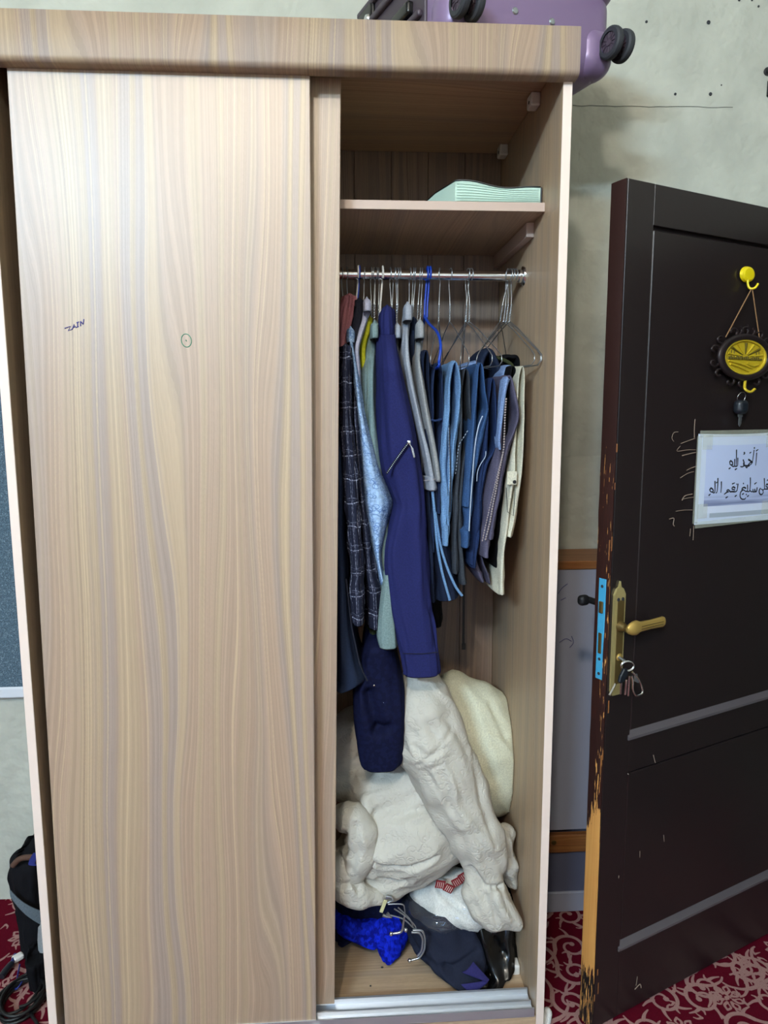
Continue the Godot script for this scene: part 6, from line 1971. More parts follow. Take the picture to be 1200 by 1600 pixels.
	var n := thing("dark_cloth", "black-blue cloth lying in the shade between duvet and blue velvet", "cloth", Vector3.ZERO)
	obj("folds", cloth([[0.1998, 0.6727, 0.8994, -0.34, -0.46], [0.1984, 0.6729, 0.915, -0.3, -0.46], [0.1811, 0.6728, 0.9125, -0.27, -0.46], [0.1498, 0.6724, 0.8932, -0.26, -0.46], [0.0925, 0.6753, 0.7449, -0.25, -0.46], [0.0832, 0.6788, 0.7173, -0.25, -0.46]], 0.008, 66), M["velvet_navy"], n)
	# trouser hanger with clips, fallen on the bags
	var h := thing("clip_hanger", "fallen metal trouser hanger with clips and a cream tag, lying on the bags", "hanger", Vector3.ZERO)
	obj("tag", one_box(Vector3(0.8076, 0.2898, -0.135), Vector3(0.009, 0.036, 0.004), 0.001, 1, Basis(Vector3(0, 0, 1), -0.35)), plain(Color(0.78, 0.76, 0.58), 0.6), h)
	for q in [[Vector3(0.8147, 0.3132, -0.14), Vector3(0.8282, 0.3107, -0.14), Vector3(0.8332, 0.3031, -0.14), Vector3(0.8197, 0.2946, -0.14)], [Vector3(0.8059, 0.2643, -0.135), Vector3(0.8159, 0.2601, -0.135), Vector3(0.8277, 0.2576, -0.135), Vector3(0.8176, 0.2692, -0.135)]]:
		obj("clip_jaw", one_tube(q, 0.004, 6), M["wire"], h)
	for q in [[Vector3(0.8191, 0.2985, -0.13), Vector3(0.8558, 0.2966, -0.13), Vector3(0.8625, 0.2835, -0.13), Vector3(0.8642, 0.2614, -0.13)], [Vector3(0.8253, 0.271, -0.125), Vector3(0.8587, 0.2582, -0.125), Vector3(0.8823, 0.235, -0.125), Vector3(0.8941, 0.2215, -0.125)], [Vector3(0.8351, 0.291, -0.122), Vector3(0.8652, 0.2675, -0.122), Vector3(0.8886, 0.2407, -0.122), Vector3(0.892, 0.2277, -0.122)], [Vector3(0.8455, 0.291, -0.126), Vector3(0.8756, 0.2566, -0.126), Vector3(0.8857, 0.2303, -0.126)]]:
		obj("bar", one_tube(curve(q, 14), 0.0017, 6), M["wire"], h)
	for q in [[Vector3(0.8832, 0.2295, -0.118), Vector3(0.905, 0.2283, -0.118), Vector3(0.9135, 0.2131, -0.118), Vector3(0.9153, 0.1909, -0.118), Vector3(0.912, 0.1689, -0.118), Vector3(0.9003, 0.1511, -0.118), Vector3(0.8885, 0.1462, -0.118), Vector3(0.875, 0.1432, -0.118)], [Vector3(0.8797, 0.2258, -0.116), Vector3(0.8998, 0.2228, -0.116), Vector3(0.9082, 0.2077, -0.116), Vector3(0.9083, 0.1893, -0.116), Vector3(0.905, 0.171, -0.116), Vector3(0.895, 0.1567, -0.116)]]:
		obj("frame", one_tube(curve(q, 24), 0.0028, 6), M["wire"], h)
	obj("clip_arm", one_tube(curve([Vector3(0.8616, 0.2693, -0.12), Vector3(0.8583, 0.2475, -0.12), Vector3(0.8566, 0.233, -0.12), Vector3(0.8483, 0.2243, -0.12), Vector3(0.8282, 0.2217, -0.12)], 14), [0.002, 0.0024, 0.0028, 0.003, 0.003, 0.0034, 0.0036, 0.0036, 0.0036, 0.0036, 0.0036, 0.0034, 0.003, 0.0028, 0.0026], 8), M["wire"], h)
	for p in [Vector3(0.8642, 0.2371, -0.112), Vector3(0.8264, 0.2234, -0.118), Vector3(0.8746, 0.1466, -0.114)]:
		var bl := MB.new()
		bl.rounded(p, Vector3.ONE * 0.0105, 0.0052, 4)
		obj("stud", bl, M["chrome"], h)
	var cr := MB.new()
	for q in [[Vector3(0.8075, 0.055, -0.2015), 0.004], [Vector3(0.773, 0.055, -0.14), 0.003]]:
		cr.rounded(q[0] + Vector3(0, 0.0012, 0), Vector3(q[1] * 1.6, 0.003, q[1]), 0.0012, 2)
	var crumb := thing("crumb", "two dark specks of dirt on the bare wardrobe floor", "dirt")
	crumb.set_meta("kind", "stuff")
	obj("speck", cr, M["rubber"], crumb)


# ---------------------------------------------------------------- things on the brown door

func on_door(called: String, label: String, category: String) -> Node3D:
	return thing(called, label, category, DOOR_AT, DOOR_TURN)


func door_things() -> void:
	var hk := on_door("wall_hook", "yellow round adhesive hook stuck high on the brown door", "hook")
	var c: Vector3 = Vector3(0.4113, 1.8974, 0)
	var disc := MB.new()
	disc.lathe([Vector2(0, 0.009), Vector2(0.011, 0.0085), Vector2(0.0145, 0.006), Vector2(0.016, 0.0)], 24, Transform3D(Basis(Vector3.RIGHT, PI / 2) * Basis.from_scale(Vector3(1.6, 1, 1.2)), c))
	obj("base", disc, M["yellow_plastic"], hk)
	obj("hook", one_tube(curve([c + Vector3(-0.003, -0.012, 0.006), c + Vector3(-0.003, -0.026, 0.008), c + Vector3(-0.001, -0.035, 0.013), c + Vector3(0.006, -0.034, 0.021), c + Vector3(0.012, -0.024, 0.024)], 14), 0.0028, 8), M["yellow_plastic"], hk)
	# the oval plaque on its cord
	var pq := on_door("wall_plaque", "oval gold plaque in a dark scrolled frame hanging from the yellow hook by a cord", "plaque")
	var at: Vector3 = Vector3(0.4098, 1.698, 0)
	var grow := Vector3(2.05, 1.34, 1.3)
	pq.position = DOOR_AT + Basis(Vector3.UP, DOOR_TURN) * at
	pq.scale = grow
	var m := Vector3.ZERO
	var hang: Vector3 = c + Vector3(0.002, -0.033, 0.016)
	for q in [Vector3(0.334, 1.7431, 0.011), Vector3(0.4622, 1.7444, 0.011)]:
		obj("cord", one_tube([(hang - at) / grow, (q - at) / grow], 0.0009, 6), M["cord"], pq)
	var fr := MB.new()
	var rings := []
	for k in 49:
		var a := TAU * k / 48
		var o := Vector3(cos(a), sin(a), 0)
		var ring := PackedVector3Array()
		for j in 10:
			var b := TAU * j / 10
			var rr := 0.006 * cos(b)
			ring.append(m + Vector3(o.x * (0.0445 + rr), o.y * (0.0365 + rr), 0.010 + 0.0055 * sin(b)))
		rings.append(ring)
	fr.skin(rings, true, false)
	var fo := obj("scrolled_frame", fr, M["bronze"], pq)
	for k in 14:
		var a := TAU * (k + 0.5) / 14
		var d := Vector3(cos(a), sin(a), 0)
		var s := Vector3(-d.y, d.x, 0) * (1.0 if k % 2 == 0 else -1.0)
		var p := m + Vector3(d.x * 0.047, d.y * 0.040, 0.008)
		var pts := []
		for i in 10:
			var f := i / 9.0
			var w := f * 5.2
			pts.append(p + d * 0.009 + (d * cos(w + 2.6) + s * sin(w + 2.6)) * lerpf(0.010, 0.003, f))
		obj("scroll", one_tube(curve(pts, 24), 0.0021, 6), M["bronze"], fo)
	for k in 3:
		var x := (k - 1) * 0.012
		obj("scroll", one_tube(curve([m + Vector3(x, 0.040, 0.008), m + Vector3(x + 0.004, 0.048, 0.008), m + Vector3(x + 0.001, 0.055 + (0.004 if k == 1 else 0.0), 0.008)], 8), 0.0018, 6), M["bronze"], fo)
	var bk := MB.new()
	bk.lathe([Vector2(0, 0.009), Vector2(0.042, 0.009), Vector2(0.042, 0.002), Vector2(0, 0.002)], 40, Transform3D(Basis(Vector3.RIGHT, PI / 2) * Basis.from_scale(Vector3(1, 1, 0.82)), m))
	var face := obj("oval_medal", bk, M["gold"], pq)
	var rim := []
	for k in 40:
		var a := TAU * k / 40
		rim.append(m + Vector3(cos(a) * 0.0375, sin(a) * 0.0305, 0.010))
	var rm := MB.new()
	rm.tube(rim, 0.0026, 6, true)
	obj("rim", rm, M["gold"], face)
	for k in 7:
		var a := PI * (k + 0.5) / 7
		var b := MB.new()
		b.tube([m + Vector3(cos(a) * 0.006, sin(a) * 0.005 + 0.001, 0.0095), m + Vector3(cos(a) * 0.033, sin(a) * 0.026, 0.0095)], [0.0008, 0.0026], 5)
		obj("ray", b, M["gold"] if k % 2 == 0 else M["gold_dark"], face)
	var city := MB.new()
	var rng := RandomNumberGenerator.new()
	rng.seed = 3
	for k in 17:
		var h := rng.randf_range(0.003, 0.007)
		city.box(m + Vector3(-0.030 + k * 0.00375, -0.0005 + h / 2 - 0.004, 0.0098), Vector3(0.0031, h, 0.003), 0.0005)
	for x in [-0.026, -0.021, 0.020, 0.025]:
		city.box(m + Vector3(x, 0.005, 0.0096), Vector3(0.0014, 0.015, 0.002), 0.0005)
	obj("skyline", city, M["gold_dark"], face)
	for q in [[-0.007, -0.030, 0.014, -0.019], [-0.013, -0.026, 0.008, -0.025], [-0.010, 0.004, 0.026, -0.012]]:
		obj("relief_band", one_tube(curve([m + Vector3(q[1], q[0], 0.0095), m + Vector3((q[1] + q[2]) / 2, q[0] - 0.005, 0.0105), m + Vector3(q[2], q[3], 0.0095)], 12), 0.0019, 6), M["gold"], face)
	var low: Vector3 = m + Vector3(0.001, -0.047, 0.011)
	obj("lower_hook", one_tube(curve([low + Vector3(0.003, 0.010, -0.002), low, low + Vector3(-0.004, -0.011, 0.006), low + Vector3(0.001, -0.016, 0.012), low + Vector3(0.007, -0.010, 0.014)], 14), 0.0023, 8), M["gold"], pq)
	# single car key hanging from it
	var ky := on_door("car_key", "single car key with black grip hanging from the gold plaque", "key")
	var kc: Vector3 = Vector3(0.4027, 1.5988, 0.014)
	var loop := []
	for k in 18:
		var a := TAU * k / 18
		loop.append(kc + Vector3(cos(a) * 0.015, 0.002 + sin(a) * 0.0125, 0.003 * sin(a)))
	var lb := MB.new()
	lb.tube(loop, 0.0011, 6, true)
	obj("key_ring", lb, M["chrome"], ky)
	var grip := MB.new()
	grip.rounded(kc + Vector3(0, -0.022, 0), Vector3(0.038, 0.036, 0.026), 0.0125, 5, Basis(), 0.0)
	obj("grip", grip, M["fob"], ky)
	var bl := MB.new()
	bl.extrude(PackedVector2Array([Vector2(-0.008, -0.034), Vector2(0.008, -0.034), Vector2(0.008, -0.045), Vector2(0.0048, -0.048), Vector2(0.006, -0.053), Vector2(0.0045, -0.057), Vector2(0.005, -0.062), Vector2(0.0, -0.070), Vector2(-0.0045, -0.065), Vector2(-0.0045, -0.048), Vector2(-0.008, -0.045)]), -0.001, 0.001, Transform3D(Basis(), kc))
	obj("blade", bl, M["wire"], ky)
	# the taped paper
	var pa := on_door("paper_sign", "white paper with two lines of black Arabic calligraphy taped to the brown door", "paper")
	var g := []
	for i in 9:
		var v := i / 8.0
		var row := []
		for j in 13:
			var u := j / 12.0
			row.append(Vector3(lerpf(0.2675 + 0.003 * v, 0.566, u), lerpf(1.5125, 1.289 - 0.008 * u, v) - 0.003 * sin(u * 3.0) * (1.0 - v), 0.0018 + 0.0022 * sin(u * 5.0) * sin(v * 3.1) + 0.001))
		g.append(row)
	var paper := plain(Color.WHITE, 0.6, 0.0, 0.3)
	paper.albedo_texture = paper_texture()
	obj("sheet", sheet(g, 0.0006), paper, pa)
	var tape := plain(Color(0.90, 0.92, 0.84, 0.16), 0.4)
	tape.transparency = BaseMaterial3D.TRANSPARENCY_ALPHA
	for q in [[0.298, 1.492], [0.293, 1.322], [0.543, 1.492], [0.543, 1.316]]:
		obj("tape", one_box(Vector3(q[0], q[1], 0.0062), Vector3(0.036, 0.036, 0.0004), 0.0001), tape, pa)
	for q in [Vector3(0.4165, 1.512, 0.0042), Vector3(0.271, 1.40, 0.0042), Vector3(0.4165, 1.288, 0.0042)]:
		var wide: bool = q.x > 0.3
		obj("tape", one_box(q, Vector3(0.29 if wide else 0.018, 0.016 if wide else 0.215, 0.0004), 0.0001), tape, pa)
	# keys in the lock
	var kb := on_door("key_bunch", "bunch of keys on a steel ring hanging from the door lock", "keys")
	var lk: Vector3 = Vector3(0.021, 0.9953, 0.014)
	obj("inserted_key", one_tube([lk + Vector3(0, 0, 0.0), lk + Vector3(0.002, -0.004, 0.016)], 0.0035, 8), M["wire"], kb)
	var rc: Vector3 = Vector3(0.0298, 0.9793, 0.032)
	for s in [0.0, 0.0016]:
		var lp := []
		for k in 24:
			var a := TAU * k / 24
			lp.append(rc + Vector3(cos(a) * 0.0145, sin(a) * 0.0115 - s, 0.006 * cos(a) + s))
		var rb := MB.new()
		rb.tube(lp, 0.0012, 6, true)
		obj("ring", rb, M["chrome"], kb)
	var f1 := MB.new()
	f1.extrude(PackedVector2Array([Vector2(-0.004, 0.012), Vector2(0.006, 0.014), Vector2(0.012, 0.006), Vector2(0.011, -0.006), Vector2(0.003, -0.019), Vector2(-0.005, -0.023), Vector2(-0.011, -0.019), Vector2(-0.011, -0.006)]), -0.004, 0.004, Transform3D(Basis(Vector3(0, 0, 1), -0.25), Vector3(0.0163, 0.9622, 0.034)), 0.002)
	obj("plastic_grip", f1, M["fob"], kb)
	for q in [[Vector3(-0.007, 0.9432, 0.034), Vector3(-0.0278, 0.9186, 0.036), 0.0034], [Vector3(0.0146, 0.9412, 0.031), Vector3(0.0143, 0.9116, 0.031), 0.0032], [Vector3(0.0287, 0.9456, 0.033), Vector3(0.0268, 0.9083, 0.033), 0.003], [Vector3(0.0353, 0.9547, 0.036), Vector3(0.0331, 0.9054, 0.037), 0.0028]]:
		var b := MB.new()
		var dir: Vector3 = (q[1] - q[0]).normalized()
		var len: float = q[0].distance_to(q[1])
		var bs := Basis(dir.cross(Vector3.BACK).normalized(), dir, Vector3.BACK)
		b.box((q[0] + q[1]) / 2, Vector3(q[2] * 2, len, 0.0022), 0.0006, 1, bs)
		b.box((q[0] + q[1]) / 2, Vector3(0.0014, len * 0.9, 0.0034), 0.0004, 1, bs)
		obj("key_blade", b, M["chrome"], kb)
	var car := MB.new()
	car.tube(curve([Vector3(0.0431, 0.9627, 0.036), Vector3(0.0497, 0.9559, 0.038), Vector3(0.0632, 0.9409, 0.038), Vector3(0.0751, 0.9197, 0.038), Vector3(0.0761, 0.9052, 0.038), Vector3(0.0572, 0.9026, 0.038), Vector3(0.0457, 0.919, 0.038), Vector3(0.0445, 0.9381, 0.038), Vector3(0.0404, 0.9541, 0.037)], 32), 0.0026, 6)
	obj("carabiner", car, M["chrome"], kb)
	var pl := MB.new()
	pl.extrude(PackedVector2Array([Vector2(-0.006, 0.010), Vector2(0.002, 0.011), Vector2(0.011, -0.010), Vector2(0.008, -0.013), Vector2(-0.006, -0.006)]), -0.0012, 0.0012, Transform3D(Basis(), Vector3(0.0545, 0.9456, 0.038)), 0.0005)
	obj("carabiner_plate", pl, M["wire"], kb)


func paper_texture() -> ImageTexture:
	var W := 1024
	var H := 768
	var mask := PackedByteArray()
	mask.resize(W * H)
	# pen strokes of the two lines, [pen radius, points]
	var ink: Array = [[5, [Vector2(0.7585, 0.2247), Vector2(0.7596, 0.2848), Vector2(0.7573, 0.3646)]],
		[4, [Vector2(0.7512, 0.1964), Vector2(0.7775, 0.1815)]],
		[3, [Vector2(0.7219, 0.1571), Vector2(0.7165, 0.1629), Vector2(0.7225, 0.1681), Vector2(0.7267, 0.1633), Vector2(0.7219, 0.1571)]],
		[4.5, [Vector2(0.7193, 0.1909), Vector2(0.7154, 0.2426), Vector2(0.7073, 0.32), Vector2(0.6896, 0.346), Vector2(0.6585, 0.3552)]],
		[5.5, [Vector2(0.6526, 0.2913), Vector2(0.6783, 0.3056), Vector2(0.7087, 0.3241), Vector2(0.685, 0.3248), Vector2(0.6643, 0.3376), Vector2(0.6472, 0.3546)]],
		[5, [Vector2(0.6678, 0.3597), Vector2(0.6499, 0.3637), Vector2(0.6305, 0.3596), Vector2(0.6199, 0.3719), Vector2(0.6351, 0.3817), Vector2(0.6457, 0.3684), Vector2(0.6383, 0.3581), Vector2(0.6134, 0.3567)]],
		[5, [Vector2(0.6134, 0.3567), Vector2(0.5907, 0.3555), Vector2(0.5822, 0.3254)]],
		[5, [Vector2(0.5782, 0.2935), Vector2(0.5937, 0.3279), Vector2(0.593, 0.3556), Vector2(0.5711, 0.3692), Vector2(0.5438, 0.3648)]],
		[4, [Vector2(0.6642, 0.2164), Vector2(0.6818, 0.2072)]],
		[3.5, [Vector2(0.5823, 0.2067), Vector2(0.5939, 0.2112), Vector2(0.5923, 0.223), Vector2(0.579, 0.2283), Vector2(0.5873, 0.2148)]],
		[5, [Vector2(0.5024, 0.272), Vector2(0.5046, 0.3115), Vector2(0.5034, 0.3508), Vector2(0.4872, 0.3637)]],
		[5, [Vector2(0.4803, 0.1805), Vector2(0.4831, 0.2514), Vector2(0.4842, 0.3497), Vector2(0.4735, 0.3609), Vector2(0.4597, 0.3563)]],
		[5, [Vector2(0.4624, 0.2848), Vector2(0.4627, 0.329), Vector2(0.4598, 0.3582), Vector2(0.4384, 0.359), Vector2(0.4207, 0.3464)]],
		[5, [Vector2(0.3983, 0.31), Vector2(0.4089, 0.2968), Vector2(0.4323, 0.3117), Vector2(0.4358, 0.3334), Vector2(0.4159, 0.3422), Vector2(0.3993, 0.3276), Vector2(0.4028, 0.3102)]],
		[4.5, [Vector2(0.4323, 0.3117), Vector2(0.4411, 0.3474)]],
		[4.5, [Vector2(0.3934, 0.384), Vector2(0.4132, 0.3733)]],
		[4.5, [Vector2(0.4755, 0.3964), Vector2(0.4998, 0.386)]],
		[5, [Vector2(0.3024, 0.5323), Vector2(0.3058, 0.5927), Vector2(0.3034, 0.6507)]],
		[5, [Vector2(0.2561, 0.4926), Vector2(0.2588, 0.5605), Vector2(0.2541, 0.6375), Vector2(0.2414, 0.652)]],
		[5, [Vector2(0.2218, 0.5252), Vector2(0.2264, 0.5873), Vector2(0.2271, 0.6404), Vector2(0.2141, 0.6501), Vector2(0.2002, 0.6433)]],
		[5, [Vector2(0.1645, 0.612), Vector2(0.1794, 0.5957), Vector2(0.2031, 0.6146), Vector2(0.2064, 0.6341), Vector2(0.1841, 0.6383), Vector2(0.1651, 0.6216), Vector2(0.1711, 0.6086)]],
		[4.5, [Vector2(0.159, 0.675), Vector2(0.1763, 0.6609)]],
		[4, [Vector2(0.2394, 0.5379), Vector2(0.2502, 0.529)]],
		[5, [Vector2(0.5258, 0.5665), Vector2(0.5213, 0.6075), Vector2(0.5162, 0.6366), Vector2(0.4988, 0.6491), Vector2(0.4829, 0.648)]],
		[4, [Vector2(0.5075, 0.5633), Vector2(0.5124, 0.5695)]],
		[5, [Vector2(0.4873, 0.6051), Vector2(0.4663, 0.5939), Vector2(0.4487, 0.6025), Vector2(0.4519, 0.6183), Vector2(0.4748, 0.6239), Vector2(0.4886, 0.6288)]],
		[5, [Vector2(0.4829, 0.648), Vector2(0.4512, 0.6457), Vector2(0.4263, 0.6458), Vector2(0.4167, 0.6354), Vector2(0.3979, 0.6224), Vector2(0.3803, 0.6309), Vector2(0.3925, 0.6473), Vector2(0.4082, 0.6445)]],
		[5, [Vector2(0.3923, 0.6434), Vector2(0.3705, 0.6574), Vector2(0.3487, 0.6714)]],
		[4, [Vector2(0.4484, 0.5574), Vector2(0.4818, 0.5479)]],
		[4.5, [Vector2(0.3758, 0.7123), Vector2(0.4, 0.7005)]],
		[4.5, [Vector2(0.4973, 0.702), Vector2(0.5192, 0.6899)]],
		[5, [Vector2(0.6602, 0.5855), Vector2(0.6648, 0.6275), Vector2(0.6593, 0.6489), Vector2(0.6393, 0.6554)]],
		[5, [Vector2(0.637, 0.6156), Vector2(0.6139, 0.6061), Vector2(0.5895, 0.6143), Vector2(0.5859, 0.6298), Vector2(0.611, 0.6355), Vector2(0.6392, 0.6534)]],
		[5, [Vector2(0.5973, 0.6326), Vector2(0.5695, 0.6602), Vector2(0.5653, 0.7052), Vector2(0.5896, 0.7366), Vector2(0.6306, 0.7418), Vector2(0.6479, 0.7273)]],
		[4.5, [Vector2(0.6, 0.5597), Vector2(0.6071, 0.5661)]],
		[4.5, [Vector2(0.6502, 0.6879), Vector2(0.6573, 0.6944)]],
		[4.5, [Vector2(0.6697, 0.7132), Vector2(0.6893, 0.7008)]],
		[4.5, [Vector2(0.598, 0.684), Vector2(0.6177, 0.6736)]],
		[5, [Vector2(0.694, 0.5044), Vector2(0.7, 0.5704), Vector2(0.6974, 0.6438), Vector2(0.6846, 0.6567), Vector2(0.662, 0.6571)]],
		[5, [Vector2(0.8002, 0.6233), Vector2(0.7953, 0.6569), Vector2(0.7776, 0.6636), Vector2(0.7671, 0.6369), Vector2(0.7685, 0.663), Vector2(0.7505, 0.6636), Vector2(0.7422, 0.6371), Vector2(0.7413, 0.6609), Vector2(0.7117, 0.6567), Vector2(0.6972, 0.6398)]],
		[4, [Vector2(0.7613, 0.5746), Vector2(0.7897, 0.5586)]],
		[5, [Vector2(0.894, 0.5234), Vector2(0.9025, 0.5945), Vector2(0.9029, 0.6408), Vector2(0.8831, 0.6514)]],
		[5, [Vector2(0.8459, 0.6326), Vector2(0.8316, 0.6596), Vector2(0.8425, 0.6925), Vector2(0.8679, 0.7025), Vector2(0.8895, 0.6841), Vector2(0.8809, 0.6513), Vector2(0.8599, 0.6397)]],
		[5, [Vector2(0.9621, 0.6088), Vector2(0.9428, 0.5872), Vector2(0.9274, 0.5942), Vector2(0.9285, 0.6145), Vector2(0.9539, 0.6244), Vector2(0.9679, 0.6315)]],
		[5, [Vector2(0.9638, 0.6393), Vector2(0.9346, 0.6432), Vector2(0.903, 0.6428)]],
		[4, [Vector2(0.9381, 0.5445), Vector2(0.9575, 0.5276)]]]
	for s in ink:
		var pts := []
		for p in s[1]:
			pts.append(Vector2(p.x * W, p.y * H))
		brush(mask, W, H, pts, s[0] * 1.5, s[0] * 0.95, 255, false)
	var grain := noise_bytes(7, 0.2, W, H, W, H, 2)
	var rows := noise_bytes(8, 0.03, 24, H, W, H, 3)
	var out := PackedByteArray()
	out.resize(W * H * 3)
	for y in H:
		var v := float(y) / H
		for x in W:
			var u := float(x) / W
			var p := y * W + x
			var c := Color(0.80, 0.85, 0.93)
			# the printed photo-copied block: a greyer picture with streaks towards its foot
			if u > 0.1 and v > 0.12 and v < 0.80:
				c = Color(0.745, 0.80, 0.93)
				if v > 0.62:
					c = c.lerp(Color(0.50, 0.54, 0.68), smoothstep(0.62, 0.79, v) * clampf(rows[p] / 180.0, 0.2, 1.0))
			elif v > 0.80 and v < 0.88 and u > 0.1:
				c = Color(0.84, 0.88, 0.96)
			elif v >= 0.88 and v < 0.93 and u > 0.18:
				c = Color(0.66, 0.71, 0.76)
			c = c.lerp(Color(0.06, 0.07, 0.11), mask[p] / 255.0)
			var k := 248.0 + (grain[p] - 128) * 0.04
			var o := p * 3
			out[o] = int(c.r * k)
			out[o + 1] = int(c.g * k)
			out[o + 2] = int(c.b * k)
	return image_of(out, W, H)


# ---------------------------------------------------------------- beside and on top

func book_on_shelf() -> void:
	var b := thing("book", "thick old book with pale green page edges lying on the wardrobe shelf", "book", Vector3.ZERO)
	# the block of pages: its spine side to the right, front corner swollen
	var y0 := 2.0372
	var fl: Vector3 = Vector3(0.9802, y0, -0.15)
	var fr: Vector3 = Vector3(1.1739, y0, -0.13)
	var bl: Vector3 = Vector3(0.9223 - 0.01, y0, -0.33)
	var br: Vector3 = fr + (bl - fl)
	var rings := []
	for k in 13:
		var f := k / 12.0
		var a := fl.lerp(fr, f)
		var c := bl.lerp(br, f)
		var h := lerpf(0.052, 0.034, smoothstep(0.0, 0.75, f)) + 0.002 * sin(f * 9.0)
		var lift := 0.005 * (1.0 - smoothstep(0.0, 0.5, f))
		var ring := PackedVector3Array()
		for q in [[0.0, lift], [0.002, h * 0.5], [0.0, h], [0.5, h * 0.98], [1.0, h * 0.72], [1.0, 0.002]]:
			ring.append(a.lerp(c, q[0]) + Vector3(0, q[1] + 0.002, 0))
		rings.append(ring)
	var pg := MB.new()
	pg.skin(rings)
	var green := fabric(Color(0.72, 0.82, 0.765), 171, 0.18, 0.5, 0.85, 0.03, 9.0)
	var pages := obj("page_block", pg, green, b)
	var ln := MB.new()
	for i in 7:
		var y := 0.008 + i * 0.0055
		var pts := []
		for k in 10:
			var f := 0.02 + 0.96 * k / 9.0
			var h := lerpf(0.052, 0.034, smoothstep(0.0, 0.75, f))
			pts.append(fl.lerp(fr, f) + Vector3(0, 0.002 + minf(y * h / 0.046, h - 0.002), 0.0008))
		ln.tube(pts, 0.0004, 4)
	obj("page_line", ln, plain(Color(0.50, 0.62, 0.56), 0.9), pages).set_meta("kind", "stuff")
	var gt := []
	for k in 13:
		var f := k / 12.0
		var h := lerpf(0.052, 0.034, smoothstep(0.0, 0.75, f)) + 0.002 * sin(f * 9.0) + 0.004
		var a := fl.lerp(fr, f) + Vector3(0, h, 0.002)
		var c := bl.lerp(br, f) + Vector3(0, h * 0.74, 0)
		gt.append([a, a.lerp(c, 0.5) + Vector3(0, h * 0.12, 0), c])
	obj("cover", sheet(gt, 0.002), M["plastic_dull"], b)
	var gb := []
	for k in 5:
		var f := k / 4.0
		gb.append([fl.lerp(fr, f) + Vector3(0, 0.0012, 0.002), bl.lerp(br, f) + Vector3(0, 0.0012, 0)])
	obj("cover", sheet(gb, 0.002), M["plastic_dull"], b)
	obj("spine", one_box((fr + br) / 2 + Vector3(0.003, 0.02, 0), Vector3(0.004, 0.038, fr.distance_to(br)), 0.0015, 1, Basis(Vector3.UP, atan2((fr - br).x, (fr - br).z))), M["plastic_dull"], b)


